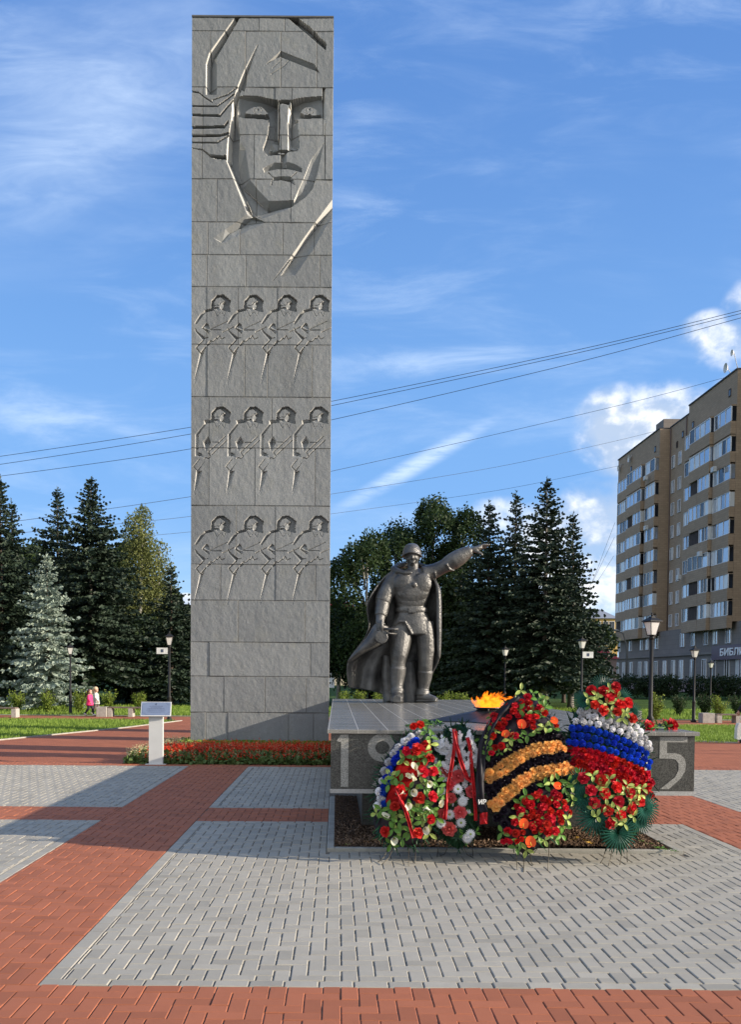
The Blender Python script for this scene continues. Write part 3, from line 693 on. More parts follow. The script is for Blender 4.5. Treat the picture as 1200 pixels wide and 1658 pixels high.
# sides, top, back
bv = np.array([[PX0, PY0 + PT, -.05], [PX1, PY0 + PT, -.05], [PX1, PY0 + PT, PZ1], [PX0, PY0 + PT, PZ1]], dtype=np.float32)
nb = len(V); V = np.concatenate([V, bv])
faces = F.tolist()
faces.append([nb + 1, nb, nb + 3, nb + 2])
lf = [int(i) for i in ii[:, 0]]; rf = [int(i) for i in ii[:, -1]]; tp = [int(i) for i in ii[-1, :]]
faces.append([nb] + lf + [nb + 3]); faces.append(rf[::-1] + [nb + 1, nb + 2][0:1] + [nb + 2]); faces.append(tp[::-1][::-1] + [nb + 2, nb + 3])
me = bpy.data.meshes.new('relief_slab'); 
nq = len(F); loops = np.concatenate([F.reshape(-1)] + [np.array(f) for f in faces[nq:]]).astype(np.int32)
tot = np.array([4] * nq + [len(f) for f in faces[nq:]], dtype=np.int32); st = np.concatenate([[0], np.cumsum(tot)[:-1]]).astype(np.int32)
me.vertices.add(len(V)); me.vertices.foreach_set('co', V.reshape(-1)); me.loops.add(len(loops)); me.loops.foreach_set('vertex_index', loops)
me.polygons.add(len(tot)); me.polygons.foreach_set('loop_start', st); me.polygons.foreach_set('loop_total', tot)
at = me.attributes.new('tint', 'FLOAT', 'FACE'); at.data.foreach_set('value', np.concatenate([tf, np.full(len(tot) - nq, .5)]).astype(np.float32))
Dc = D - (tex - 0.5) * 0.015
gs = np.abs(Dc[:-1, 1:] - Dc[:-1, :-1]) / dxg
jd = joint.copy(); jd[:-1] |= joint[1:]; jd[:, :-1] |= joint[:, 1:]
sunlit_wall = np.clip((gs - 1.1) / 0.7, 0, 1) * (~jd[:-1, :-1])  # steep side walls picked out for the painted sunlit tone
at = me.attributes.new('mortar', 'FLOAT', 'FACE'); at.data.foreach_set('value', np.concatenate([(jd[:-1, :-1] * .8).reshape(-1), np.zeros(len(tot) - nq)]).astype(np.float32))
at = me.attributes.new('cut', 'FLOAT', 'FACE'); at.data.foreach_set('value', np.concatenate([sunlit_wall.reshape(-1), np.zeros(len(tot) - nq)]).astype(np.float32))
me.update(calc_edges=True); me.shade_flat()
def stele_mat():
    m = bpy.data.materials.new('split_granite'); m.use_nodes = True
    k = NT(m.node_tree); b = k.n['Principled BSDF']; P = k.node('ShaderNodeTexCoord').outputs['Object']
    at = k.node('ShaderNodeAttribute', attribute_name='tint')
    base = k.mix(at.outputs['Fac'], (0.225, 0.236, 0.24), (0.28, 0.292, 0.295))
    base = k.mix(k.ramp(k.noise(k.mapping(P, (1, 1, 0.3)), 1.1, 6, .6), .35, .72, 0, .5), base, (0.18, 0.19, 0.20))
    base = k.mix(k.ramp(k.noise(P, 2.6, 5, .6), .5, .8, 0, .45), base, (0.26, 0.258, 0.22))
    base = k.mix(k.ramp(k.noise(P, 45, 4, .7), .35, .75, 0, .3), base, (0.115, 0.118, 0.118))
    cu = k.node('ShaderNodeAttribute', attribute_name='cut')     # side walls of the carving painted paler to read as sunlit
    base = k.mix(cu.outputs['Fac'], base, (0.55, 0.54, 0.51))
    jo = k.node('ShaderNodeAttribute', attribute_name='mortar')
    base = k.mix(k.math('MULTIPLY', jo.outputs['Fac'], 0.8), base, (0.11, 0.108, 0.10))
    st = k.ramp(k.noise(k.mapping(P, (1, 1, 0.06)), 3.0, 6, .7), .52, .75, 0, .35)      # rain streaks
    base = k.mix(st, base, (0.12, 0.12, 0.12))
    wp = k.ramp(k.noise(k.mapping(P, (1, 1, 0.5), (0, .5, 0)), 22, 6, .7), .55, .72, 0, .35)
    base = k.mix(wp, base, (0.42, 0.43, 0.43))
    k.l.new(base, b.inputs['Base Color']); b.inputs['Roughness'].default_value = 0.78; b.inputs['Specular IOR Level'].default_value = 0.3
    bn = k.node('ShaderNodeBump'); bn.inputs['Strength'].default_value = 0.4; bn.inputs['Distance'].default_value = 0.012
    k.l.new(k.noise(k.mapping(P, (1, 1, 0.6), (0, .5, 0)), 34, 6, 0.7), bn.inputs['Height']); k.l.new(bn.outputs[0], b.inputs['Normal'])
    return m
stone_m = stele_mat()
stele = empty('stone_stele', (0, 0, 0), label='tall grey stone stele with a carved giant soldier face above three rows of marching soldiers', cat='monument')
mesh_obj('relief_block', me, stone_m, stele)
for q in (1, 2):     # the two parallel slabs standing behind, whose shadows cross the red path
    mb = MB(); mb.cbox(PX0 + .12, PX1 - .12, PY0 + 3.6 * q, PY0 + 3.6 * q + PT, -.05, PZ1 - 0.6, 0.01); mb.build('rear_slab', stone_m, stele)
mb = MB(); mb.box(PX0 - .004, PX1 + .004, PY0 - .012, PY0 + PT + .005, PZ1 + .001, PZ1 + .035)
mb.build('coping', mat('coping_metal', (0.10, 0.10, 0.10), 0.6), stele)
# ================================================================== helpers for things built in place
def put(o, root, loc=(0, 0, 0)):
    """child of an unrotated root, given its place in the world"""
    base = Vector((0, 0, 0)); r = root
    while r is not None: base += r.location if r.type == 'EMPTY' else Vector(r.location); r = r.parent
    o.parent = root; o.location = Vector(loc) - base; return o
def fuse(mb, voxel, smooth=2, name='body', fac=0.5):
    """one continuous skin around overlapping pieces"""
    me = mb.mesh(name); t = bpy.data.objects.new('tmp', me); COL.objects.link(t)
    m = t.modifiers.new('r', 'REMESH'); m.mode = 'VOXEL'; m.voxel_size = voxel; m.use_smooth_shade = True
    s = t.modifiers.new('s', 'SMOOTH'); s.iterations = smooth; s.factor = fac
    dg = bpy.context.evaluated_depsgraph_get(); out = bpy.data.meshes.new_from_object(t.evaluated_get(dg)); out.name = name
    bpy.data.objects.remove(t); bpy.data.meshes.remove(me)
    return out

# ================================================================== SOLDIER STATUE
SY = 18.6
def S(px, py, dy=0.0): return W(px, py, SY + dy)
u = SY / 1500.0     # metres per photo pixel at the statue
bronze = mat('dark_bronze', (0.055, 0.055, 0.054), 0.36, 0.35, 3.0, 0.5, 22, metal=0.25, spec=0.75, col2=(0.085, 0.083, 0.078), bdist=0.03)
statue = empty('soldier_statue', S(672, 1137), label='dark bronze soldier in helmet and wind-blown cape pointing to the right', cat='statue')
mb = MB()
lv = [(921, 660, 682, 7, 7), (926, 650, 690, 11, 11), (930, 643, 696, 13, 14), (937, 638, 699, 17, 16), (947, 637, 698, 20, 17), (957, 637, 697, 20, 17), (967, 639, 694, 18, 16), (977, 642, 690, 14.5, 14.5), (983, 643, 689, 14, 14),
      (984, 642.5, 690.5, 15, 15), (990, 642, 691, 15.3, 15), (991.5, 643, 690, 14.5, 14.5), (1000, 639, 695, 17, 16), (1010, 636, 699, 19, 18), (1019, 635, 702, 20, 19), (1026, 638, 703, 20, 19), (1028, 642, 699, 17, 17)]
rg = []
for y, xl, xr, df, db in lv:
    cx, rx_ = (xl + xr) / 2, (xr - xl) / 2; r = []
    for q in range(32):
        a = 2 * math.pi * q / 32; ca, sa = math.cos(a), math.sin(a); e = 0.82
        ex = math.copysign(abs(ca) ** e, ca); ey = math.copysign(abs(sa) ** e, sa)
        r.append(S(cx + rx_ * ex, y, -(df if sa > 0 else db) * u * ey))
    rg.append(r)
mb.rings(rg)
for cx, cy, rx_, ry_, rz_, dy in ((654, 945, 17, 7, 17, -.165), (683, 945, 16, 7, 17, -.165), (668, 958, 26, 7, 17, -.16), (668, 971, 22, 5, 12, -.14), (648, 932, 12, 11, 8, -.03), (690, 931, 12, 12, 9, -.03)):
    mb.ball(S(cx, cy, dy), (rx_ * u, ry_ * u, rz_ * u), 16, 10)
mb.ball(S(671, 946, -.27), (4 * u, 2.5 * u, 4.5 * u), 8, 6)                 # clasp on the chest strap

mb.tube([S(640, 1012, -.2), S(646, 1006, -.25), S(656, 1006, -.27), S(662, 1017, -.27), S(667, 1027, -.24)], 2.6 * u, 6)   # turned hem
def leg(pts):
    mb.tube([S(x, y, d) for x, y, r, d in pts], [r * u for x, y, r, d in pts], 20)
leg([(652, 1008, 16, 0), (649, 1022, 18.5, -.04), (648.5, 1038, 18, -.10), (647, 1052, 15.5, -.16), (645.5, 1064, 13.5, -.2), (644.5, 1074, 11.8, -.2), (644, 1079, 12, -.19), (644, 1080, 13.6, -.19), (643.5, 1092, 13, -.17), (643, 1104, 10.8, -.18), (643, 1113, 9, -.2), (643, 1116, 11, -.2), (643, 1121, 10.5, -.2)])
leg([(687, 1008, 16, 0.02), (688, 1022, 17, 0.0), (689, 1038, 17, 0), (690, 1055, 14.5, -.02), (689.5, 1068, 12, -.04), (689, 1078, 11.5, -.03), (688.5, 1085, 11.5, 0), (688.5, 1086.5, 12.8, 0), (688, 1098, 11.2, 0.03), (687, 1108, 9.2, .05), (686, 1115, 8.6, .06), (685, 1118, 11, .06), (684, 1126, 11, .05)])
# boots
mb.tube([S(643, 1124, -.08), S(643, 1127, -.2), S(643, 1129.5, -.36), S(643, 1131, -.5)], [10 * u, 11 * u, 10.5 * u, 7.5 * u], 14, flat=0.8)
mb.tube([S(643, 1134, -.06), S(643, 1134.5, -.3), S(643, 1135, -.5)], [9.5 * u, 11 * u, 7.5 * u], 14, flat=0.38)
mb.tube([S(679, 1128, .1), S(686, 1127.5, .05), S(695, 1130, -.03), S(704, 1132, -.1), S(708, 1133, -.13)], [10 * u, 10.5 * u, 8 * u, 6 * u, 4 * u], 14, flat=0.85)
mb.tube([S(676, 1134.5, .1), S(690, 1134.5, .02), S(707, 1135, -.12)], [8 * u, 9 * u, 6 * u], 14, flat=0.3)
# neck, head
mb.tube([S(669, 928, .02), S(669, 920, 0), S(668.5, 910, 0)], [12 * u, 9 * u, 8.6 * u], 14)
mb.ball(S(668, 902, -.01), (10.8 * u, 12.5 * u, 13 * u), 20, 12)
mb.ball(S(668, 909, -.035), (8.6 * u, 8.8 * u, 6 * u), 16, 10)            # jaw
mb.ball(S(668, 913.2, -.10), (4.4 * u, 3 * u, 2.6 * u), 10, 8)                # chin
for sx in (-1, 1):
    mb.ball(S(668 + sx * 6.2, 905, -.105), (3 * u, 3.2 * u, 3 * u), 10, 8)      # cheekbones
    mb.tube([S(668 + sx * 1.5, 897.2, -.165), S(668 + sx * 8, 897.6, -.12)], 1.5 * u, 6)
    mb.ball(S(668 + sx * 11, 903, .0), (1.8 * u, 2.6 * u, 3.6 * u), 8, 6)       # ears
mb.tube([S(668, 897, -.15), S(668, 901, -.165), S(668, 904.6, -.18)], [1.1 * u, 1.4 * u, 1.9 * u], 8)      # nose
mb.tube([S(664, 909.5, -.155), S(668, 909, -.172), S(672, 909.5, -.155)], 1.0 * u, 6)
mb.tube([S(664.5, 911.4, -.15), S(668, 911.5, -.168), S(671.5, 911.4, -.15)], 1.0 * u, 6)
# helmet
rg = []
for i in range(12):
    t = i / 11 * math.pi / 2 * 0.985; c, s_ = math.cos(t) ** 0.75, math.sin(t); r = []
    for q in range(28):
        a = 2 * math.pi * q / 28; rim = 902.5 - 8.5 * max(0, -math.sin(a)) ** 1.5 + 1.5 * max(0, math.sin(a)); y = rim + (879.5 - rim) * s_
        k_ = 1.10 if i == 0 else 1.0
        r.append(S(667 + 16.0 * k_ * c * math.cos(a), y, (17.5 * k_ * c * math.sin(a) - 0.5) * u))
    rg.append(r)
mb.rings(rg)
# pointing arm, hand with fingers
mb.tube([S(686, 931, 0), S(696, 927.5, 0), S(708, 922.5, -.01), S(719, 917, -.03), S(727, 912.5, -.04), S(735, 908, -.05), S(746, 901, -.06), S(756, 895, -.07), S(763, 891.5, -.08)], [14 * u, 13.5 * u, 11.5 * u, 11 * u, 12.8 * u, 13.8 * u, 13 * u, 10.5 * u, 8.4 * u], 18)
mb.tube([S(722, 907, -.10), S(723, 914, -.185), S(728, 922, -.15), S(736, 924, -.08)], [1.5 * u, 2.4 * u, 2.2 * u, 1.2 * u], 8)
mb.tube([S(700, 921, -.10), S(704, 927, -.15), S(706, 935, -.10)], [1.2 * u, 2 * u, 1.4 * u], 8)
mb.tube([S(760, 892, -.08), S(768, 889.5, -.09), S(775, 887.5, -.09), S(780, 886, -.09)], [6.2 * u, 6.5 * u, 6.0 * u, 4.5 * u], 12, flat=0.7)
for k_, (y1, y2, L_) in enumerate(((884.0, 881.0, 789), (884.8, 881.5, 793.5), (886.8, 883.2, 792), (888.4, 886.4, 787.5))):
    mb.tube([S(776, y1, -.10 + .02 * k_), S((776 + L_) / 2, (y1 + y2) / 2 - .6, -.11 + .02 * k_), S(L_, y2, -.10 + .02 * k_)], [2.0 * u, 1.9 * u, 1.4 * u], 8)
mb.tube([S(768, 891, -.12), S(775, 894, -.15), S(780, 896.5, -.16), S(781.5, 899.5, -.16)], [3 * u, 2.4 * u, 1.9 * u, 1.4 * u], 8)
# lowered arm
mb.tube([S(644, 935, .02), S(636, 941, 0), S(628, 954, -.04), S(622, 966, -.08), S(619.5, 974, -.1)], [14 * u, 14.5 * u, 14 * u, 13.5 * u, 13 * u], 18)
mb.tube([S(619.5, 973, -.1), S(618.5, 985, -.15), S(616.5, 997, -.2)], [11.6 * u, 11.2 * u, 9.8 * u], 18)
mb.tube([S(616.5, 996, -.2), S(615.5, 1004, -.25), S(615, 1009, -.28)], [8.0 * u, 7.2 * u, 7 * u], 14)
mb.ball(S(615, 1013, -.3), (7 * u, 6.5 * u, 8 * u), 12, 8)
for k_ in range(4):
    y = 1009 + 3.4 * k_
    mb.tube([S(611, y, -.33), S(613.5, y + .3, -.40), S(618.5, y + .6, -.415), S(621.5, y + .4, -.36)], [2.1 * u, 2.0 * u, 1.8 * u, 1.5 * u], 7)
mb.tube([S(616, 1006, -.34), S(620, 1008, -.40), S(623, 1011, -.40)], [2.3 * u, 2 * u, 1.6 * u], 7)
# collar of the cape round the neck
mb.tube([S(667, 927, -.22), S(656, 928, -.2), S(644, 925.5, -.12), S(637.5, 921.5, 0), S(643, 917, .13), S(655, 914.5, .2), S(672, 914.5, .22), S(686, 916.5, .18), S(696, 920, .06)], [2 * u, 4 * u, 5.4 * u, 5.4 * u, 5 * u, 5 * u, 4.5 * u, 4 * u, 3 * u], 10)
body = fuse(mb, 0.0125, 2, 'body', 0.45)
put(mesh_obj('body', body, bronze), statue)
# belt
mb = MB()
rgb = []
for y, k_ in ((983.6, 1.0), (984.2, 1.015), (990, 1.02), (990.6, 1.0)):
    rgb.append([S(666.5 + 25.2 * k_ * math.copysign(abs(math.cos(a)) ** .82, math.cos(a)), y, -15.4 * u * k_ * math.copysign(abs(math.sin(a)) ** .82, math.sin(a))) for a in [2 * math.pi * q / 40 for q in range(40)]])
mb.rings(rgb, cap=False); b_ = mb.build('belt', bronze); put(b_, statue)
mb = MB(); c = S(668, 987, -.215); mb.cbox(c.x - .075, c.x + .075, c.y - .012, c.y + .02, c.z - .055, c.z + .055, .006); put(mb.build('buckle', bronze), b_)
# submachine gun with drum
mb = MB()
c = S(617.5, 1031, -.42)
mb.rings([[(c.x + r * math.cos(a), c.y + d, c.z + r * math.sin(a)) for a in [2 * math.pi * q / 24 for q in range(24)]] for r, d in ((9 * u, -.045), (10.6 * u, -.035), (10.8 * u, .035), (9 * u, .05))], smooth=False)
mb.tube([S(618, 1003, -.44), S(618.5, 1012, -.44), S(618, 1024, -.43)], [1.6 * u, 2.8 * u, 3.0 * u], 8)
mb.tube([S(620, 1018.2, -.42), S(633, 1018.4, -.46), S(645, 1018.8, -.5)], [2.6 * u, 2.2 * u, 2.0 * u], 10)
mb.tube([S(622, 1023, -.4), S(632, 1025.5, -.36), S(642, 1026, -.3)], [2.2 * u, 1.6 * u, 1.4 * u], 8)
put(mb.build('submachine_gun', bronze), statue)
# cape : rows from shoulder to hem
rows_c = [(920, 644, .02, 694, .06, .16), (927, 630, -.02, 701, .02, .22), (937, 619, -.10, 705, -.03, .28), (950, 609, -.18, 711.5, -.10, .32), (963, 600, -.22, 713, -.14, .36), (977, 594, -.20, 713.5, -.14, .4), (993, 593, -.16, 713.5, -.12, .42), (1010, 599, -.12, 713.5, -.10, .44),
          (1028, 594, -.08, 713.5, -.08, .46), (1045, 582, -.06, 713, -.08, .48), (1060, 569, -.06, 712.5, -.06, .48), (1072, 562, -.04, 711, -.02, .46), (1085, 561, .0, 703, .06, .44), (1096, 562, .02, 697, .12, .42), (1104, 563, .04, 694, .16, .42), (1110, 564, .06, 692, .2, .40), (1114, 565, .08, 690, .22, .38)]
hem = [0] * 13 + [3, 8, 14, 21]
mb = MB(); NCc = 40; rg = []
for ri, (y, xl, dl, xr, dr, back) in enumerate(rows_c):
    r = []; fr = ri / (len(rows_c) - 1)
    for q in range(NCc + 1):
        t = q / NCc; x = xl + (xr - xl) * t
        env = 1 - abs(2 * t - 1) ** 3
        dy = dl * (1 - t) + dr * t + (back - (dl + dr) / 2) * env + 0.055 * fr * math.sin(t * 26 + ri * .25) * min(1, env * 2 + .3) + 0.05 * fr * math.sin(t * 11 + 1)
        yy = y + hem[ri] * (min(1, t * 1.6) ** 2)
        r.append(S(x, yy, dy))
    rg.append(r)
mb.rings(rg, cap=False, closed=False)
# the flap blown forward at the lower left
A = [(606, 1006, -.24), (599, 1022, -.24), (588, 1038, -.26), (575, 1054, -.26), (563, 1068, -.20), (561.5, 1074, -.1)]
M_ = [(617, 1010, -.38), (611, 1026, -.42), (600, 1040, -.42), (586, 1053, -.38), (572, 1063, -.28), (563, 1073, -.12)]
B = [(630, 1012, -.30), (624, 1032, -.32), (612, 1044, -.34), (596, 1049, -.32), (578, 1060, -.25), (566, 1072, -.12)]
Cc = [(632, 1016, -.10), (627, 1040, -.10), (616, 1048, -.05), (600, 1052, -.05), (582, 1062, -.05), (568, 1074, -.02)]
mb.rings([[S(*p) for p in r] for r in (A, M_, B, Cc)], cap=False, closed=False)
E1 = [(699, 934, .0), (704, 943, -.06), (706, 955, -.10), (706, 985, -.12), (706, 1015, -.12), (706.5, 1045, -.10), (708, 1062, -.06)]
E2 = [(702, 936, -.04), (711, 950, -.14), (712.5, 962, -.20), (713, 988, -.22), (713, 1016, -.22), (713, 1045, -.20), (711.5, 1068, -.12)]
E3 = [(704, 938, .08), (713, 950, .0), (714.5, 962, -.02), (715, 988, -.02), (715, 1016, -.0), (714.5, 1045, .02), (712.5, 1070, .06)]
mb.rings([[S(*p) for p in r] for r in (E1, E2, E3)], cap=False, closed=False)
cape = mb.build('cape', bronze); put(cape, statue)
md = cape.modifiers.new('solid', 'SOLIDIFY'); md.thickness = 0.035; md.offset = 0
md = cape.modifiers.new('sub', 'SUBSURF'); md.levels = 1; md.render_levels = 1
# stump behind the right boot
mb = MB(); mb.tube([S(632, 1136, .28), S(628, 1120, .3), S(626, 1090, .3), S(626, 1060, .28)], [12 * u, 10 * u, 9 * u, 6 * u], 12); mb.tube([S(668, 1137, .35), S(664, 1110, .35), S(664, 1070, .35)], [20 * u, 18 * u, 12 * u], 12)
put(mesh_obj('support', fuse(mb, .02, 3, 'support'), bronze), statue)

# ================================================================== ETERNAL FLAME
TZ = 1.22
fc = Vector((1.84, 11.25, TZ))
flame_root = empty('eternal_flame', fc, label='eternal flame burning in a round burner on a black five-pointed star pedestal', cat='eternal flame')
star_m = mat('black_star_metal', (0.022, 0.022, 0.024), 0.38, 0.2, 8, metal=0.3)
mb = MB(); R1, R2, hz = .84, .46, .135
P = []
for i in range(10):
    a = math.radians(270 + 36 * i); r = R1 if i % 2 == 0 else R2; P.append((fc.x + r * math.cos(a), fc.y + r * math.sin(a)))
c0 = [(fc.x + .13 * math.cos(math.radians(270 + 36 * i)), fc.y + .13 * math.sin(math.radians(270 + 36 * i)), TZ + hz) for i in range(10)]
mb.add([(x, y, TZ + .001) for x, y in P] + [(x, y, TZ + .012) for x, y in P] + c0, [(i, (i + 1) % 10, 10 + (i + 1) % 10, 10 + i) for i in range(10)] + [(10 + i, 10 + (i + 1) % 10, 20 + (i + 1) % 10, 20 + i) for i in range(10)] + [tuple(range(20, 30))])
put(mb.build('star_pedestal', star_m), flame_root)
steel = mat('burnt_steel', (0.10, 0.085, 0.075), 0.4, 0.3, 20, metal=0.8)
mb = MB(); mb.lathe([(.10, .10), (.12, .13), (.135, .155), (.165, .158), (.17, .166), (.165, .172), (.13, .170), (.11, .15), (.02, .145)], 28, (fc.x, fc.y, TZ)); bur = mb.build('burner', steel); put(bur, flame_root)
for q in range(3):
    mb = MB(); a = 2 * math.pi * q / 3 + .4; mb.tube([(fc.x + .12 * math.cos(a), fc.y + .12 * math.sin(a), TZ + .09), (fc.x + .15 * math.cos(a), fc.y + .15 * math.sin(a), TZ + .158)], .012, 6); put(mb.build('bracket', steel), bur)
def flame_mat():
    m = bpy.data.materials.new('flame'); m.use_nodes = True; k = NT(m.node_tree); k.n.clear()
    out = k.node('ShaderNodeOutputMaterial'); e = k.node('ShaderNodeEmission'); tr = k.node('ShaderNodeBsdfTransparent'); mx = k.node('ShaderNodeMixShader')
    at = k.node('ShaderNodeAttribute', attribute_name='heat')
    P = k.node('ShaderNodeTexCoord').outputs['Object']
    h = k.math('ADD', at.outputs['Fac'], k.math('MULTIPLY', k.math('SUBTRACT', k.noise(P, 16, 4, .6), .5), .5))
    c = k.mix(k.ramp(h, .15, .75), (0.95, 0.20, 0.01), (1.0, 0.50, 0.05)); c = k.mix(k.ramp(h, .7, 1.1), c, (1.0, 0.80, 0.30))
    k.l.new(c, e.inputs[0]); e.inputs[1].default_value = 2.4
    k.l.new(k.math('MULTIPLY', k.ramp(h, -0.1, 0.3), 0.95), mx.inputs[0]); k.l.new(tr.outputs[0], mx.inputs[1]); k.l.new(e.outputs[0], mx.inputs[2]); k.l.new(mx.outputs[0], out.inputs[0])
    return m
rs = random.Random(11); V = []; heat = []
for i in range(120):
    a = rs.uniform(0, 6.28); r0 = rs.uniform(0, .15); p = Vector((fc.x + r0 * math.cos(a), fc.y + r0 * math.sin(a) * .8, TZ + .165)); n = 9; Ln = rs.uniform(.08, .24); wd = rs.uniform(.012, .030)
    pts = []; d = Vector((rs.uniform(-.9, 1.0), rs.uniform(-.5, .5), rs.uniform(.3, 1))).normalized(); ph = rs.uniform(0, 6)
    for q in range(n):
        t = q / (n - 1); pts.append(p.copy())
        d = (d + Vector((.22 * math.sin(ph + t * 7) + .10, .15 * math.cos(ph * 1.3 + t * 6), .10 * math.cos(ph + t * 9)))).normalized(); p = p + d * Ln / (n - 1)
    for q in range(n - 1):
        t0, t1 = q / (n - 1), (q + 1) / (n - 1); w0, w1 = wd * math.sin(math.pi * (t0 * .85 + .13)), wd * math.sin(math.pi * (t1 * .85 + .13)); dd = (pts[q + 1] - pts[q]).normalized()
        for s_ in (Vector((dd.z, 0, -dd.x)), Vector((0, 1, 0)).cross(dd).cross(dd)):
            if s_.length < .01: continue
            s_ = s_.normalized(); V.append([pts[q] - s_ * w0, pts[q] + s_ * w0, pts[q + 1] + s_ * w1, pts[q + 1] - s_ * w1]); heat.append(1.15 - t0 * .6)
for (x, z, w_) in ((.20, .27, .05), (.27, .30, .045), (.30, .25, .03), (.34, .33, .02)):       # loose wisps drifting off to the right
    for q in range(4):
        a = rs.uniform(-.3, .6); c = Vector((fc.x + x + rs.uniform(-.03, .03), fc.y + rs.uniform(-.03, .03), TZ + z + rs.uniform(-.02, .02))); d = Vector((math.cos(a), 0, math.sin(a))) * w_; s_ = Vector((-math.sin(a), 0, math.cos(a))) * w_ * .22
        V.append([c - d, c - s_, c + d, c + s_]); heat.append(.4)
fm = quads_mesh('flame', [[tuple(p) for p in q] for q in V]); at = fm.attributes.new('heat', 'FLOAT', 'FACE'); at.data.foreach_set('value', np.array(heat, dtype=np.float32))
put(mesh_obj('flame', fm, flame_mat()), flame_root)

# ================================================================== WREATHS
def fmat(name, c, rough=0.6, trans=0.25, var=.25):
    m = mat(name, c, rough, var, 60, trans=trans, spec=0.25); k = NT(m.node_tree)       # every bloom a slightly different shade
    oi = k.node('ShaderNodeObjectInfo'); hs = k.node('ShaderNodeHueSaturation'); src = k.n['Principled BSDF'].inputs['Base Color'].links[0].from_socket
    k.l.new(src, hs.inputs['Color']); k.l.new(k.math('ADD', 0.492, k.math('MULTIPLY', oi.outputs['Random'], 0.012)), hs.inputs['Hue'])
    rn = k.node('ShaderNodeTexWhiteNoise', noise_dimensions='1D'); k.l.new(oi.outputs['Random'], rn.inputs['W']); k.l.new(k.math('ADD', 0.68, k.math('MULTIPLY', rn.outputs[0], 0.5)), hs.inputs['Value'])
    for n in k.n:
        if n.type == 'BSDF_TRANSLUCENT': k.l.new(hs.outputs[0], n.inputs[0])
    k.l.new(hs.outputs[0], k.n['Principled BSDF'].inputs['Base Color']); return m
m_white = fmat('white_petal', (0.80, 0.80, 0.83)); m_blue = fmat('blue_petal', (0.015, 0.07, 0.62)); m_red = fmat('red_petal', (0.50, 0.008, 0.010)); m_rose = fmat('scarlet_petal', (0.60, 0.022, 0.020))
m_pink = fmat('faded_rose_petal', (0.62, 0.10, 0.10)); m_orange = fmat('apricot_petal', (0.90, 0.46, 0.14)); m_black = fmat('black_petal', (0.016, 0.011, 0.018), .35, 0.0); m_anth = fmat('orange_spathe', (0.75, 0.08, 0.012), .25, .1)
m_cream = fmat('cream_petal', (0.82, 0.80, 0.62)); m_leaf = fmat('bright_leaf', (0.12, 0.26, 0.045), .4, .25, .35); m_leafy = fmat('yellow_leaf', (0.38, 0.48, 0.12), .4, .25, .25); m_dleaf = fmat('dark_leaf', (0.012, 0.055, 0.022), .4, .1, .3)
m_palm = fmat('palm_leaf', (0.012, 0.075, 0.05), .35, .1, .25); m_satin_r = mat('red_satin', (0.46, 0.008, 0.012), 0.55, 0.35, 25, spec=.35); m_satin_b = mat('black_satin', (0.010, 0.009, 0.014), 0.6, 0.2, 20, spec=.3); m_wire = mat('wire', (0.10, 0.09, 0.07), .5, metal=.6)
m_yel = fmat('yellow_spadix', (0.75, 0.55, 0.08)); m_gold = mat('gold_letters', (0.85, 0.85, 0.80), .4)

def petal_patch(mb, a, r0, z0, r1, z1, r2, z2, w0, w1, w2, m=0, curl=0.0):
    ca, sa = math.cos(a), math.sin(a); vs = []
    for r, z, w in ((r0, z0, w0), (r1, z1, w1), (r2, z2, w2)):
        for s_ in (-1, 0, 1):
            rr = r * (1 - 0.12 * abs(s_)) if s_ else r * 1.06
            vs.append((rr * ca - sa * w * s_, rr * sa + ca * w * s_, z + curl * abs(s_)))
    mb.add(vs, [(0, 1, 4, 3), (1, 2, 5, 4), (3, 4, 7, 6), (4, 5, 8, 7)], m, True)
def rose_mesh(name, m, sd=0):
    rs = random.Random(sd); mb = MB(); mb.ball((0, 0, .35), (.30, .30, .42), 10, 6)
    for L_, (n, r, h, w, o) in enumerate(((3, .26, .82, .24, .05), (4, .42, .80, .34, .12), (5, .62, .66, .42, .22), (6, .85, .42, .48, .32), (6, 1.0, .15, .5, .25))):
        for q in range(n):
            a = 2 * math.pi * (q + L_ * .37) / n + rs.uniform(-.15, .15); k_ = rs.uniform(.9, 1.1)
            petal_patch(mb, a, .10, 0.0, r * k_, h * .62, (r + o) * k_, h * k_, w * .4, w, w * .75, curl=-.04)
    me = mb.mesh(name); me.materials.append(m); return me
def carn_mesh(name, m, sd=0, n=90):
    rs = random.Random(sd); mb = MB(); mb.ball((0, 0, .25), (.66, .66, .5), 10, 6)
    for i in range(n):
        z = rs.uniform(-.15, 1); a = rs.uniform(0, 6.283); s_ = math.sqrt(max(0, 1 - z * z)); d = Vector((s_ * math.cos(a), s_ * math.sin(a), z)); t = d.cross(Vector((rs.uniform(-1, 1), rs.uniform(-1, 1), rs.uniform(-1, 1)))).normalized(); o = d.cross(t).normalized()
        b_ = d * .55; e = d * rs.uniform(.85, 1.02) + o * rs.uniform(-.12, .12); w = rs.uniform(.16, .3); c = Vector((0, 0, .15))
        mb.add([c + b_ - t * w * .5, c + b_ + t * w * .5, c + e + t * w + o * .05, c + e + d * .06, c + e - t * w - o * .05], [(0, 1, 2, 3, 4)])
    me = mb.mesh(name); me.materials.append(m); me.shade_flat(); return me
def daisy_mesh(name, m, m2, n=16, two=True):
    mb = MB()
    for L_ in range(2 if two else 1):
        for q in range(n):
            a = 2 * math.pi * (q + .5 * L_) / n; petal_patch(mb, a, .15, .05 + .1 * L_, .6, .16 + .16 * L_, 1.0 - .2 * L_, .06 + .2 * L_, .05, .13, .06)
    mb.ball((0, 0, .15), (.24, .24, .15), 10, 5, 1)
    me = mb.mesh(name); me.materials.append(m); me.materials.append(m2); return me
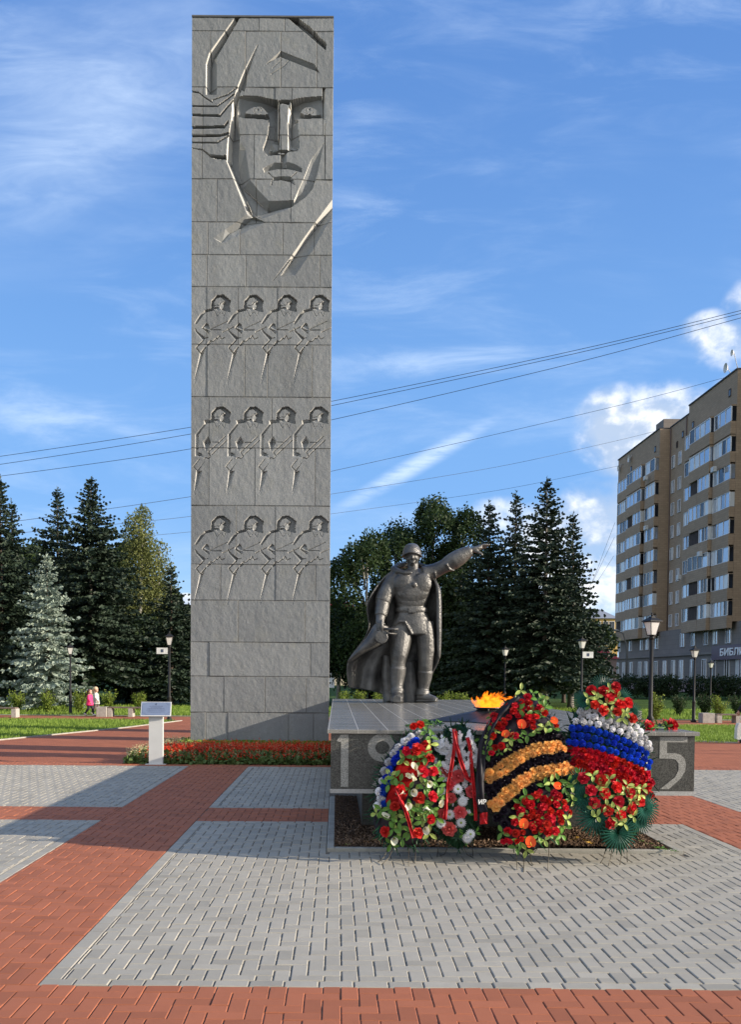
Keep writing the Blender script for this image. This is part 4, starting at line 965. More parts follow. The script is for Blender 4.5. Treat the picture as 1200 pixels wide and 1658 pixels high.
def leaf_mesh(name, m, n=4, wd=.26, sd=0, lift=.25):
    rs = random.Random(sd); mb = MB()
    for q in range(n):
        a = 2 * math.pi * q / n + rs.uniform(-.3, .3); L_ = rs.uniform(.8, 1.1); z1 = rs.uniform(.05, lift) ; ca, sa = math.cos(a), math.sin(a); vs = []; N_ = 6
        for i in range(N_ + 1):
            t = i / N_; r = .05 + L_ * t; w = wd * math.sin(math.pi * min(1, t * .93 + .05)) ** .9; z = z1 * math.sin(t * 2.6)
            for s_ in (-1, 0, 1): vs.append((r * ca - sa * w * s_, r * sa + ca * w * s_, z + .10 * abs(s_)))
        fs = []
        for i in range(N_):
            for j in range(2): fs.append((i * 3 + j, i * 3 + j + 1, i * 3 + j + 4, i * 3 + j + 3))
        mb.add(vs, fs, 0, True)
    me = mb.mesh(name); me.materials.append(m); return me
def palm_mesh(name, m, n=26, spread=5.0):
    mb = MB()
    for q in range(n):
        a = math.pi / 2 + spread * (q / (n - 1) - .5); ca, sa = math.cos(a), math.sin(a); L_ = 1.0 * (1 - .12 * abs(q / (n - 1) - .5)); vs = []
        for t, w in ((.06, .012), (.45, .045), (.85, .03), (1.0, .002)):
            z = .12 * math.sin(t * 2.4) + (.01 if q % 2 else 0)
            for s_ in (-1, 0, 1): vs.append((L_ * t * ca - sa * w * s_, L_ * t * sa + ca * w * s_, z + .03 * (1 - abs(s_))))
        mb.add(vs, [(i * 3 + j, i * 3 + j + 1, i * 3 + j + 4, i * 3 + j + 3) for i in range(3) for j in range(2)])
    me = mb.mesh(name); me.materials.append(m); return me
def anth_mesh(name, m, m2):
    mb = MB(); n = 24; vs = [(0, .0, -.05)]; 
    for q in range(n):
        a = 2 * math.pi * q / n; r = .85 * (1 - .28 * math.sin(a)) * (1 - .18 * max(0, math.sin(a)) ** 8 * 2.2); vs.append((r * math.cos(a) * .82, r * math.sin(a), .12 + .08 * math.cos(2 * a)))
    mb.add(vs, [(0, 1 + q, 1 + (q + 1) % n) for q in range(n)], 0, True)
    mb.tube([(0, .25, .02), (.05, .05, .3), (.1, -.25, .5)], [.07, .06, .03], 8, 1)
    me = mb.mesh(name); me.materials.append(m); me.materials.append(m2); return me
def calla_mesh(name, m, m2):
    mb = MB(); rg = []
    for t, r in ((0, .08), (.3, .16), (.6, .32), (.85, .55), (1, .62)):
        rg.append([(r * math.cos(a) * .8, r * math.sin(a) + t * .25, t * 1.0 - .25 * t * math.cos(a) + (.35 * t * max(0, math.sin(a)) ** 2)) for a in [2 * math.pi * q / 14 for q in range(14)]])
    mb.rings(rg, cap=False); mb.tube([(0, 0, .1), (0, .1, .7)], [.07, .05], 6, 1)
    me = mb.mesh(name); me.materials.append(m); me.materials.append(m2); return me
def spray_mesh(name, m, m2, sd=0):
    rs = random.Random(sd); mb = MB(); mb.tube([(0, 0, 0), (0, .5, .1), (0, 1.0, .05)], [.03, .025, .01], 5, 1)
    for i in range(10):
        t = i / 9; c = Vector((rs.uniform(-.12, .12), t * 1.0, .12)); s_ = .30 * (1 - .55 * t)
        for q in range(5):
            a = 2 * math.pi * q / 5 + i; d = Vector((math.cos(a), math.sin(a) * .9, .55)).normalized(); t2 = Vector((-math.sin(a), math.cos(a), 0))
            mb.add([c, c + d * s_ * .6 + t2 * s_ * .35, c + d * s_ * 1.1, c + d * s_ * .6 - t2 * s_ * .35], [(0, 1, 2, 3)], 0)
    me = mb.mesh(name); me.materials.append(m); me.materials.append(m2); return me
FM = dict(rose=[rose_mesh('rose', m_rose, i) for i in range(2)], redrose=[rose_mesh('rose', m_red, i + 4) for i in range(2)], pinkrose=[rose_mesh('rose', m_pink, i + 8) for i in range(2)],
          wc=[carn_mesh('white_carnation', m_white, i) for i in range(2)], bc=[carn_mesh('blue_carnation', m_blue, i + 2) for i in range(2)], rc=[rose_mesh('red_rose_head', m_red, i + 30) for i in range(2)],
          oc=[rose_mesh('apricot_rose', m_orange, i + 6) for i in range(2)], kc=[rose_mesh('black_rose', m_black, i + 12) for i in range(2)],
          daisy=[daisy_mesh('daisy', m_white, m_leafy)], mum=[daisy_mesh('chrysanthemum', m_white, m_white, 22)], leaf=[leaf_mesh('leaf_spray', m_leaf, 3, .24, i) for i in range(3)], yleaf=[leaf_mesh('leaf_spray', m_leafy, 3, .24, i + 3) for i in range(3)],
          dleaf=[leaf_mesh('leaf_spray', m_dleaf, 5, .2, i + 6) for i in range(2)], palm=[palm_mesh('palm_leaf', m_palm)], anth=[anth_mesh('anthurium', m_anth, m_yel)], calla=[calla_mesh('calla_lily', m_cream, m_yel)],
          spray=[spray_mesh('gladiolus', m_white, m_leaf, i) for i in range(2)], bud=[rose_mesh('rosebud', m_red, 40)])
NAMES = dict(rose='rose', redrose='rose', pinkrose='rose', wc='white_carnation', bc='blue_carnation', rc='small_red_rose', oc='apricot_rose', kc='black_rose', daisy='daisy', mum='chrysanthemum', leaf='leaf_spray', yleaf='leaf_spray', dleaf='dark_leaf_spray', palm='palm_leaf', anth='anthurium', calla='calla_lily', spray='gladiolus', bud='rosebud')

class Wreath:
    def __init__(s, label, cx, cy, a, b, pyb, yb, pyt, yt, bulge, root_px, group='memorial wreaths leaning on the platform', ox=0, oy=0, sc=1.0, twist=0.0):
        s.c = (cx, cy, a, b); s.l = (pyb, yb, pyt, yt); s.b = bulge; s.o = (ox, oy, sc); s.tw = twist
        rp = G(root_px, pyb + 8); s.root = empty('wreath', (rp.x, yb, 0), label=label, cat='wreath', group=group); s.rs = random.Random(int(cx))
    def depth(s, px, py, off=0.0):
        cx, cy, a, b = s.c; pyb, yb, pyt, yt = s.l; t = (pyb - py) / (pyb - pyt); e = ((px - cx) / a) ** 2 + ((py - cy) / b) ** 2
        return yb + (yt - yb) * t - s.b * max(0.0, 1 - e) ** 0.6 + s.tw * (px - cx) / a - off
    def P(s, px, py, off=0.0): return W(px, py, s.depth(px, py, off))
    def px(s, p): return (s.o[0] + p[0] / s.o[2], s.o[1] + p[1] / s.o[2])
    def normal(s, px, py):
        a = s.P(px + 2, py) - s.P(px - 2, py); b_ = s.P(px, py - 2) - s.P(px, py + 2); n = a.cross(b_).normalized()
        return n if n.y < 0 else -n
    def flower(s, kind, p, size, off=0.0, rot=None, tilt=.25):
        px, py = s.px(p); c = s.P(px, py, off); n = s.normal(px, py); n = (n + Vector((s.rs.uniform(-tilt, tilt), 0, s.rs.uniform(-tilt, tilt)))).normalized()
        if kind in ('rose', 'redrose') and s.rs.random() < .62: s.flower('leaf' if s.rs.random() < .7 else 'yleaf', (p[0] + s.rs.uniform(-55, 55), p[1] + s.rs.uniform(-55, 55)), size * s.rs.uniform(1.2, 1.7), off - .015)
        me = s.rs.choice(FM[kind]); o = bpy.data.objects.new(NAMES[kind], me); COL.objects.link(o); o.parent = s.root
        q = n.to_track_quat('Z', 'Y'); o.rotation_mode = 'QUATERNION'; a = s.rs.uniform(0, 6.28) if rot is None else rot
        o.rotation_quaternion = q @ Matrix.Rotation(a, 3, 'Z').to_quaternion(); o.location = c - s.root.location; o.scale = (size, size, size); return o
    def band(s, kind, top, bot, nrow, size, off=0.02, ends=None, step=None):
        T = [s.px(p) for p in top]; B_ = [s.px(p) for p in bot]
        def at(c, t):
            L_ = [0]
            for i in range(1, len(c)): L_.append(L_[-1] + math.dist(c[i - 1], c[i]))
            d = t * L_[-1]
            for i in range(1, len(c)):
                if d <= L_[i] + 1e-6: f = (d - L_[i - 1]) / max(1e-6, L_[i] - L_[i - 1]); return (c[i - 1][0] + f * (c[i][0] - c[i - 1][0]), c[i - 1][1] + f * (c[i][1] - c[i - 1][1])), L_[-1]
            return c[-1], L_[-1]
        for r in range(nrow):
            f = (r + .5) / nrow; _, La = at(T, 0); _, Lb = at(B_, 0); Ln = La * (1 - f) + Lb * f; n = max(2, int(Ln / step)); sh = .25 if r % 2 else -.25
            for i in range(n):
                t = min(1, max(0, (i + .5 + sh) / n)); a, _ = at(T, t); b_, _ = at(B_, t); x, y = a[0] * (1 - f) + b_[0] * f, a[1] * (1 - f) + b_[1] * f
                o_ = s.o; s.o = (0, 0, 1); s.flower(kind, (x + s.rs.uniform(-1, 1), y + s.rs.uniform(-1, 1)), size * s.rs.uniform(.9, 1.1), off + s.rs.uniform(-.008, .008)); s.o = o_
    def backing(s, pts, m, fringe=260, name='fir_backing', L_=.11):
        P = [s.px(p) for p in pts]; n = len(P); mb = MB(); c = (sum(p[0] for p in P) / n, sum(p[1] for p in P) / n)
        rg = []
        for f, off in ((1.0, -.09), (1.0, -.03), (.9, .0), (.5, .005), (.05, .01)): rg.append([s.P(c[0] + (x - c[0]) * f, c[1] + (y - c[1]) * f, off) for x, y in P])
        mb.rings(rg, cap=True)
        o = mb.build(name, m_black if m is None else m); put(o, s.root)
        V = []
        for i in range(fringe):
            q = s.rs.random() * n; a, b_ = P[int(q) % n], P[(int(q) + 1) % n]; f = q - int(q); x, y = a[0] * (1 - f) + b_[0] * f, a[1] * (1 - f) + b_[1] * f; k_ = s.rs.uniform(.72, 1.0)
            x, y = c[0] + (x - c[0]) * k_, c[1] + (y - c[1]) * k_; p = s.P(x, y, .0 + s.rs.uniform(-.06, .02)); d = Vector((x - c[0], 0, c[1] - y)).normalized(); d = (d + Vector((s.rs.uniform(-.8, .8), s.rs.uniform(-.5, .1), s.rs.uniform(-.8, .8)))).normalized() * L_ * s.rs.uniform(.5, 1.1)
            w = d.cross(Vector((s.rs.uniform(-1, 1), s.rs.uniform(-1, 1), s.rs.uniform(-1, 1)))).normalized() * .009
            V.append([p - w, p + w, p + d + w * .4, p + d - w * .4])
        fo = mesh_obj('needles', quads_mesh('needles', [[tuple(v) for v in q] for q in V]), m_dleaf if m is None else m); put(fo, o)
        return o
    def ribbon(s, pts, w, m, name='ribbon', off=.06, wave=.02):
        P = [s.px(p) for p in pts]; mb = MB(); N_ = 10; L_ = []
        for i in range(len(P) - 1):
            for q in range(N_): f = q / N_; L_.append((P[i][0] * (1 - f) + P[i + 1][0] * f, P[i][1] * (1 - f) + P[i + 1][1] * f))
        L_.append(P[-1]); rg = []; ww = w / s.o[2] / 2
        for i, (x, y) in enumerate(L_):
            a, b_ = L_[max(0, i - 2)], L_[min(len(L_) - 1, i + 2)]; tx, ty = b_[0] - a[0], b_[1] - a[1]; l = math.hypot(tx, ty); nx, ny = -ty / l, tx / l; r = []
            for q in range(7):
                f = (q / 6 - .5) * 2; r.append(s.P(x + nx * ww * f, y + ny * ww * f, off + wave * math.sin(f * 4 + i * .15) + .006 * math.sin(i * .5)))
            rg.append(r)
        mb.rings(rg, cap=False, closed=False); o = mb.build(name, m); put(o, s.root); md = o.modifiers.new('s', 'SOLIDIFY'); md.thickness = .002; return o
    def stand(s, tops, feet):
        mb = MB()
        for (a, b_) in tops:
            p = s.P(*s.px(a), -.06); f = G(*b_, 0.0); mb.tube([p, (p + f) / 2 + Vector((0, 0, -.04)), f + Vector((0, 0, .004))], .004, 6)
        put(mb.build('wire_stand', m_wire), s.root)
GRP = 'memorial wreaths leaning on the platform'
def mirror_pts(l): return l
# --- wreath 4 : tricolour
w = Wreath('large oval wreath in white, blue and red stripes, rightmost, with fan palm leaves', 985, 1235, 82, 160, 1378, 8.78, 1095, 9.28, .13, 985, GRP, 900, 1080, 5.18, 0.04)
w.backing([(210, 300), (150, 400), (95, 560), (80, 720), (110, 900), (190, 1150), (300, 1330), (440, 1500), (560, 1530), (690, 1380), (790, 1180), (815, 1000), (800, 800), (760, 600), (690, 450), (600, 300), (450, 190), (300, 200)], m_dleaf)
for x, y, r, a in ((385, 175, 105, 0), (235, 280, 90, 1.3), (555, 255, 85, -1.0), (640, 375, 85, -1.2), (190, 960, 110, 2.0), (240, 1090, 130, 2.3), (330, 1250, 150, 2.7), (520, 1390, 150, 3.1), (745, 1180, 130, -2.2), (700, 1280, 110, -2.5)):
    w.flower('palm', (x, y), r / 5.18 / 1500 * 8.9 * 1.2, .055, rot=a, tilt=.1)
tw = [(205, 345), (345, 350), (470, 385), (600, 440), (700, 490), (765, 600), (785, 680)]; bw = [(135, 475), (330, 500), (440, 530), (560, 580), (680, 650), (785, 715)]
bb = [(90, 655), (250, 680), (430, 725), (560, 770), (680, 820), (810, 890)]; br_ = [(150, 865), (330, 900), (450, 945), (560, 1000), (680, 1040), (810, 1105)]
w.band('wc', tw, bw, 3, .037, .03, step=11.5); w.band('bc', bw, bb, 3, .036, .03, step=10.5); w.band('rc', bb, br_, 4, .034, .03, step=10.8)
for p in ((300, 195), (505, 165), (400, 205), (495, 215), (450, 265), (540, 310), (600, 300), (325, 315), (400, 360), (515, 375), (640, 430)): w.flower('rose', p, w.rs.uniform(.038, .048), .085)
for p in ((230, 930), (295, 1030), (380, 950), (510, 1005), (620, 1050), (700, 1120), (325, 1135), (525, 1125), (430, 1200), (545, 1240), (635, 1185), (455, 1310), (410, 1060)): w.flower('rose', p, .049, .08)
for p in ((270, 260), (345, 240), (450, 190), (350, 275), (430, 305), (460, 370), (590, 380), (560, 430), (520, 260), (310, 910), (450, 940), (415, 1010), (370, 990), (420, 1095), (600, 990), (580, 1050), (720, 1015), (700, 1070), (310, 1190), (350, 1250), (430, 1165), (480, 1190), (540, 1210), (620, 1180), (650, 1110), (570, 1310), (650, 1250), (520, 1290)):
    w.flower('yleaf', p, .072, .085)
w.stand([((430, 1480), (972, 1398)), ((480, 1480), (985, 1402)), ((560, 1480), (1004, 1400)), ((600, 1450), (1016, 1396))], None)
# --- wreath 3 : black and orange
w = Wreath('large oval wreath of black and apricot diagonal stripes with red flower clusters', 857, 1245, 88, 165, 1388, 8.72, 1105, 9.22, .13, 860, GRP, 770, 1100, 5.347, 0.0)
w.backing([(370, 130), (230, 260), (110, 450), (70, 640), (75, 850), (110, 1050), (180, 1250), (300, 1400), (430, 1530), (560, 1440), (700, 1300), (800, 1100), (845, 880), (830, 720), (780, 560), (720, 450), (660, 330), (560, 180), (460, 120)], None)
t0 = [(85, 690), (270, 590), (420, 500), (600, 440), (710, 460)]; t1 = [(70, 820), (200, 715), (350, 625), (500, 560), (640, 540), (755, 540)]; t2 = [(85, 915), (250, 850), (380, 725), (520, 665), (640, 635), (785, 620)]
t3 = [(105, 1065), (230, 965), (380, 835), (480, 775), (600, 745), (820, 705)]; t4 = [(160, 1160), (330, 1010), (430, 920), (570, 870), (700, 840), (850, 815)]; t5 = [(230, 1330), (320, 1230), (400, 1130), (480, 1000), (600, 920), (780, 870)]
w.band('kc', t0, t1, 2, .040, .025, step=13.5); w.band('oc', t1, t2, 2, .034, .035, step=10.2); w.band('kc', t2, t3, 2, .040, .025, step=13.5); w.band('oc', t3, t4, 2, .034, .035, step=10.2); w.band('kc', t4, t5, 2, .040, .025, step=13.5)
for i, p in enumerate(((170, 350), (200, 400), (250, 380), (160, 310), (230, 420), (330, 270), (340, 220), (450, 150), (470, 200), (400, 190), (560, 240), (600, 290), (530, 320), (460, 320), (490, 370), (500, 410), (150, 490), (170, 590), (225, 575), (140, 635), (320, 480), (350, 485), (430, 1050), (480, 1080), (530, 1000), (590, 1030), (620, 1060), (590, 1100), (650, 1140), (620, 1180), (660, 1200), (540, 1190), (470, 1190), (620, 1250), (740, 1225), (680, 980),
                         (720, 1010), (700, 1080), (770, 1060), (780, 1110), (730, 1160), (570, 1300), (500, 1280), (340, 1230), (280, 1310), (350, 1330), (400, 1130), (630, 1320), (690, 1310))):
    w.flower('redrose' if i % 3 else 'rose', p, w.rs.uniform(.024, .036), .08)
for q in range(26): w.flower('redrose', (480 + 170 * math.cos(q * 2.4) * math.sqrt(q / 26) + (40 if q % 2 else 80), 1150 + 190 * math.sin(q * 2.4) * math.sqrt(q / 26)), w.rs.uniform(.022, .034), .06)
for q in range(14): w.flower('redrose', (400 + 150 * math.cos(q * 2.4) * math.sqrt(q / 14), 290 + 120 * math.sin(q * 2.4) * math.sqrt(q / 14)), w.rs.uniform(.022, .034), .06)
for p in ((240, 1400), (270, 1390), (360, 1400), (410, 1320), (300, 1400), (400, 1380), (120, 390), (245, 350), (700, 400), (820, 1150)): w.flower('bud', p, .022, .08)
for p, sz, a in (((400, 400), .062, 3.0), ((255, 480), .052, 2.6), ((670, 350), .05, 1.2), ((415, 1260), .062, 2.9), ((480, 1420), .068, 3.3), ((720, 920), .05, 4.5)): w.flower('anth', p, sz, .12, rot=a, tilt=.1)
for i, p in enumerate(((395, 95), (360, 200), (120, 460), (110, 520), (120, 580), (100, 650), (580, 165), (540, 180), (600, 240), (520, 440), (450, 480), (360, 520), (300, 520), (380, 260), (500, 270), (600, 410), (670, 420), (600, 920), (650, 890), (720, 870), (800, 880), (830, 910), (780, 930), (820, 1030), (850, 1050), (440, 1010), (390, 1070), (365, 1190), (230, 1320), (390, 1400), (440, 1470), (350, 1450), (545, 1350), (600, 1390), (690, 1370), (740, 1340), (790, 1210), (770, 1270))):
    w.flower('leaf' if i % 3 else 'yleaf', p, .078, .07)
rb = w.ribbon([(385, 160), (300, 215), (200, 300), (115, 430), (60, 570), (45, 750), (40, 900), (40, 1040), (70, 1150)], 72, m_satin_b, 'black_ribbon', .09)
w.ribbon([(68, 1148), (70, 1200), (75, 1250)], 66, m_satin_r, 'red_ribbon_end', .085)
def text_mesh(body_, size, ext=.0015, font_bold=0.0):
    cu = bpy.data.curves.new('t', 'FONT'); cu.body = body_; cu.size = size; cu.extrude = ext; cu.align_x = 'CENTER'; cu.align_y = 'CENTER'; cu.offset = font_bold
    t = bpy.data.objects.new('t', cu); COL.objects.link(t); dg = bpy.context.evaluated_depsgraph_get(); me = bpy.data.meshes.new_from_object(t.evaluated_get(dg)); bpy.data.objects.remove(t); return me
tm = text_mesh('ИР', .058, font_bold=.002); o = mesh_obj('ribbon_lettering', tm, m_gold); put(o, w.root, w.P(770 + 60 / 5.347, 1100 + 1060 / 5.347, .125)); o.rotation_euler = (math.pi / 2, -.06, 0)
for i in range(4):
    pass
w.stand([((350, 1440), (838, 1408)), ((420, 1500), (848, 1412)), ((470, 1500), (864, 1400)), ((640, 1380), (887, 1409))], None)
# --- wreath 2 : green and white with red ribbons
w = Wreath('smaller green wreath of white gladioli and faded pink roses with hanging red ribbons', 742, 1265, 45, 110, 1372, 8.85, 1170, 9.20, .06, 742, GRP, 590, 1150, 6.0, 0.0)
w.backing([(760, 230), (820, 160), (900, 130), (980, 150), (1050, 220), (1110, 360), (1120, 600), (1110, 900), (1080, 1150), (1000, 1300), (900, 1340), (800, 1280), (740, 1150), (710, 900), (700, 600), (720, 380)], m_dleaf, 500, L_=.09)
for i in range(34):
    t = i / 34; x = 700 + 400 * ((i * 7 % 17) / 17); y = 290 + 400 * ((i * 5 % 23) / 23); w.flower('spray', (x, y), .12, .04 + .02 * (i % 3), rot=w.rs.uniform(-.9, .9) + (-.5 if x > 900 else .5))
for p, sz in (((765, 610), .05), ((910, 640), .052), ((1040, 790), .052), ((840, 720), .042), ((925, 990), .054), ((825, 1150), .056), ((840, 850), .042), ((770, 1010), .048)): w.flower('pinkrose', p, sz, .085, tilt=.1)
for q in range(16): w.flower('spray', (760 + 290 * w.rs.random(), 640 + 520 * w.rs.random()), .07, .05)
for k_, p in (('daisy', (910, 765)), ('mum', (955, 885)), ('daisy', (830, 1010)), ('mum', (745, 1095)), ('daisy', (940, 1090)), ('mum', (1000, 1240)), ('daisy', (760, 790)), ('daisy', (1030, 1200))): w.flower(k_, p, .052, .10, tilt=.1)
for i, p in enumerate(((890, 890), (860, 880), (960, 960), (1080, 1180), (920, 1150), (1000, 1250), (1040, 1220), (960, 1200), (880, 1050), (1060, 300), (1090, 420), (760, 300), (720, 450), (1080, 560), (800, 560), (960, 560), (730, 880), (1000, 1000), (900, 1230), (720, 650))): w.flower('leaf' if i % 2 else 'dleaf', p, .06, .05)
w.ribbon([(868, 180), (880, 300), (870, 420), (845, 560), (815, 700), (800, 830), (795, 950), (780, 1060)], 34, m_satin_r, 'red_ribbon', .13)
w.ribbon([(878, 200), (895, 320), (930, 450), (965, 570), (1000, 660), (1045, 690)], 40, m_satin_r, 'red_ribbon', .14)
w.ribbon([(1000, 260), (1035, 400), (1048, 560), (1062, 720), (1075, 900), (1082, 1070)], 34, m_satin_r, 'red_ribbon', .13)
w.stand([((730, 1150), (708, 1388)), ((830, 1290), (712, 1386)), ((950, 1290), (765, 1388)), ((1050, 1200), (766, 1386))], None)
# --- wreath 1 : calla lilies and roses
w = Wreath('leftmost wreath of red roses and cream calla lilies edged with white and blue carnations', 660, 1270, 60, 120, 1374, 8.80, 1172, 9.15, .12, 660, GRP, 590, 1150, 6.0, -.02)
w.backing([(560, 180), (440, 220), (300, 320), (200, 460), (150, 620), (110, 760), (90, 920), (80, 1050), (120, 1200), (230, 1310), (400, 1330), (560, 1280), (680, 1150), (730, 950), (730, 700), (700, 450), (650, 260)], None, 200)
for p in ((530, 235), (455, 265), (395, 305), (335, 365), (290, 420), (240, 505), (200, 590), (150, 790), (165, 860), (135, 925), (185, 690), (420, 300)): w.flower('wc', p, .045, .04)
for p in ((500, 300), (440, 335), (370, 385), (315, 460), (285, 505), (250, 575), (218, 660), (200, 740), (190, 800), (205, 900), (470, 310), (340, 430), (265, 620), (240, 700)): w.flower('bc', p, .042, .045)
# red cloth draped under the flowers
cl = [[(600, 255), (640, 300), (660, 420)], [(500, 380), (560, 420), (620, 520)], [(400, 430), (470, 500), (560, 600)], [(330, 490), (400, 570), (480, 680)], [(300, 580), (350, 680), (430, 780)], [(270, 700), (330, 790), (400, 880)], [(215, 850), (280, 880), (330, 940)], [(200, 890), (240, 930), (290, 960)]]
mb = MB(); mb.rings([[w.P(*w.px(p), .075 + .01 * ((i + j) % 2)) for j, p in enumerate(r)] for i, r in enumerate(cl)], cap=False, closed=False); o = mb.build('red_cloth', mat('red_cloth', (0.26, 0.006, 0.006), .85, .35, 20, spec=.1)); put(o, w.root); md = o.modifiers.new('s', 'SUBSURF'); md.levels = 2; md.render_levels = 2; md = o.modifiers.new('s2', 'SOLIDIFY'); md.thickness = .002
for p, sz in (((520, 380), .068), ((580, 600), .05), ((670, 590), .052), ((640, 460), .045), ((345, 770), .055), ((300, 930), .05), ((535, 850), .060), ((665, 835), .055), ((645, 1055), .048), ((205, 1175), .055), ((520, 1190), .055), ((480, 155), .04), ((540, 140), .045), ((410, 395), .045)): w.flower('rose' if sz > .046 else 'redrose', p, sz * .80, .12)
for p, a in (((500, 580), .5), ((400, 810), 2), ((720, 930), -.3), ((240, 1060), 1.2), ((590, 1140), 3), ((280, 1230), 2.6), ((620, 680), 1.5), ((420, 890), 2.2), ((600, 920), -1), ((470, 700), .3), ((470, 780), 3), ((400, 640), 1.8), ((520, 640), 1)): w.flower('calla', p, .062, .10, rot=a, tilt=1.1)
for i, p in enumerate(((250, 630), (305, 650), (240, 715), (350, 690), (120, 1000), (170, 960), (230, 950), (260, 1060), (320, 1010), (330, 1080), (380, 1020), (280, 1150), (330, 1150), (370, 1240), (260, 1290), (440, 940), (520, 960), (580, 1000), (650, 970), (480, 1040), (560, 1040), (640, 930), (700, 1040), (470, 1110), (630, 1190), (580, 760), (620, 740), (700, 690), (560, 710), (720, 740), (610, 210), (640, 260), (640, 330), (590, 450), (540, 500), (400, 450), (380, 490), (690, 560), (740, 820), (780, 830), (490, 930), (450, 1180), (560, 880), (440, 760))):
    w.flower('leaf' if i % 4 else 'yleaf', p, .085, .075 + .03 * (i % 2))
w.ribbon([(310, 760), (350, 870), (400, 960), (428, 1060), (450, 1150), (470, 1240)], 34, m_satin_r, 'red_ribbon', .15)
w.stand([((250, 1290), (612, 1396)), ((300, 1290), (618, 1400)), ((430, 1290), (662, 1402)), ((500, 1290), (672, 1398))], None)
# small bunches lying on the slab
def bunch(label, px, py, n, kinds, z, yy=None, size=.04, cat='bouquet'):
    g = G(px, py, z); r = empty('bouquet', g, label=label, cat=cat); rs = random.Random(int(px)); mb = MB()
    for i in range(n):
        a = rs.uniform(-.4, .4); mb.tube([(g.x - .22, g.y + a * .3, g.z + .01), (g.x + rs.uniform(-.05, .1), g.y + a * .5, g.z + .03)], .004, 5)
    put(mb.build('stems', m_leaf), r)
    for i in range(n):
        kx = kinds[i % len(kinds)]; o = bpy.data.objects.new(NAMES[kx], rs.choice(FM[kx])); COL.objects.link(o); o.scale = (size,) * 3; o.rotation_euler = (rs.uniform(.3, 1.4), 0, rs.uniform(-1.5, 1.5)); put(o, r, (g.x + rs.uniform(-.15, .2), g.y + rs.uniform(-.12, .12), g.z + .02 + rs.uniform(0, .03)))
bunch('low bunch of greenery lying on the platform just right of the tricolour wreath', 1060, 1181, 12, ['leaf', 'dleaf', 'leaf', 'bud'], 1.222, size=.06)
bunch('green stems lying flat on the platform edge above the leftmost wreath', 690, 1176, 14, ['leaf', 'dleaf'], 1.222, size=.05)
# fallen leaves on the soil
lm = leaf_mesh('fallen_leaf', mat('dry_leaf', (0.65, 0.40, 0.08), .6, .3, 40), 5, .3, 3, .4)
for i, (x, y) in enumerate(((948, 1363), (956, 1366), (938, 1358), (930, 1362))):
    g = G(x, y, .05); o = bpy.data.objects.new('fallen_leaf', lm); COL.objects.link(o); o.location = (g.x, g.y, .055); o.scale = (.05,) * 3; o.rotation_euler = (ru(-.4, .4), ru(-.4, .4), ru(0, 6)); tag(o, 'yellow dry leaf fallen on the soil between the two big wreaths', 'leaf', 'fallen leaves on the soil')
for i, (x, y, s_) in enumerate(((1062, 1372, .05), (1072, 1374, .06), (1082, 1376, .05), (1094, 1378, .05), (1050, 1366, .05), (1040, 1362, .04), (1068, 1362, .04), (564, 1367, .035))):
    g = G(x, y, .04); o = bpy.data.objects.new('weed', FM['leaf'][i % 3] if i != 7 else FM['yleaf'][0]); COL.objects.link(o); o.location = (g.x, g.y, .04); o.scale = (s_,) * 3; o.rotation_euler = (0, 0, i)
    if i < 7: tag(o, 'low green weed in the right end of the soil bed', 'weed', 'weeds at the right end of the bed')
    else: tag(o, 'tiny lone weed in the soil at the left front corner of the bed', 'weed')
# ================================================================== PLANTS
def np_obj(name, groups, mats, parent=None):
    """groups : list of (quads array, material index)"""
    V = np.concatenate([np.asarray(g, dtype=np.float32).reshape(-1, 4, 3) for g, _ in groups]); me = quads_mesh(name, V)
    me.polygons.foreach_set('material_index', np.concatenate([np.full(len(np.asarray(g).reshape(-1, 4, 3)), m, dtype=np.int32) for g, m in groups])); 
    return mesh_obj(name, me, mats, parent)
def leaf_mat(name, lo, hi, rough=.6, trans=.25, scale=1.2):
    m = bpy.data.materials.new(name); m.use_nodes = True; k = NT(m.node_tree); b = k.n['Principled BSDF']
    P = k.node('ShaderNodeTexCoord').outputs['Object']; g = k.node('ShaderNodeNewGeometry')
    wn = k.node('ShaderNodeTexWhiteNoise', noise_dimensions='1D'); k.l.new(g.outputs['Random Per Island'], wn.inputs['W'])
    f = k.math('ADD', k.math('MULTIPLY', k.ramp(k.noise(P, scale, 4, .6), .3, .7), .6), k.math('MULTIPLY', wn.outputs[0], .4))
    c = k.mix(f, lo, hi); k.l.new(c, b.inputs['Base Color']); b.inputs['Roughness'].default_value = rough; b.inputs['Specular IOR Level'].default_value = .25
    if trans:
        tr = k.node('ShaderNodeBsdfTranslucent'); k.l.new(c, tr.inputs[0]); mx = k.node('ShaderNodeMixShader'); mx.inputs[0].default_value = trans
        k.l.new(b.outputs[0], mx.inputs[1]); k.l.new(tr.outputs[0], mx.inputs[2]); k.l.new(mx.outputs[0], k.n['Material Output'].inputs[0])
    return m
bark = mat('bark', (0.075, 0.055, 0.042), .9, .3, 10, .8, 40); bark_grey = mat('grey_bark', (0.19, 0.17, 0.15), .9, .3, 8, .8, 40); bark_birch = mat('birch_bark', (0.32, 0.31, 0.28), .8, .5, 5, .4, 30)
needle_d = leaf_mat('spruce_needles', (0.012, 0.022, 0.014), (0.036, 0.058, 0.034), trans=.0); needle_b = leaf_mat('blue_needles', (0.12, 0.17, 0.15), (0.36, 0.42, 0.34), trans=.05)
birch_l = leaf_mat('birch_leaves', (0.018, 0.036, 0.012), (0.045, 0.078, 0.024), trans=.3); birch_y = leaf_mat('birch_leaves_sun_tint', (0.09, 0.11, 0.035), (0.20, 0.22, 0.07), trans=.3)  # birch leaves in two copies, sun and shade put into their colours
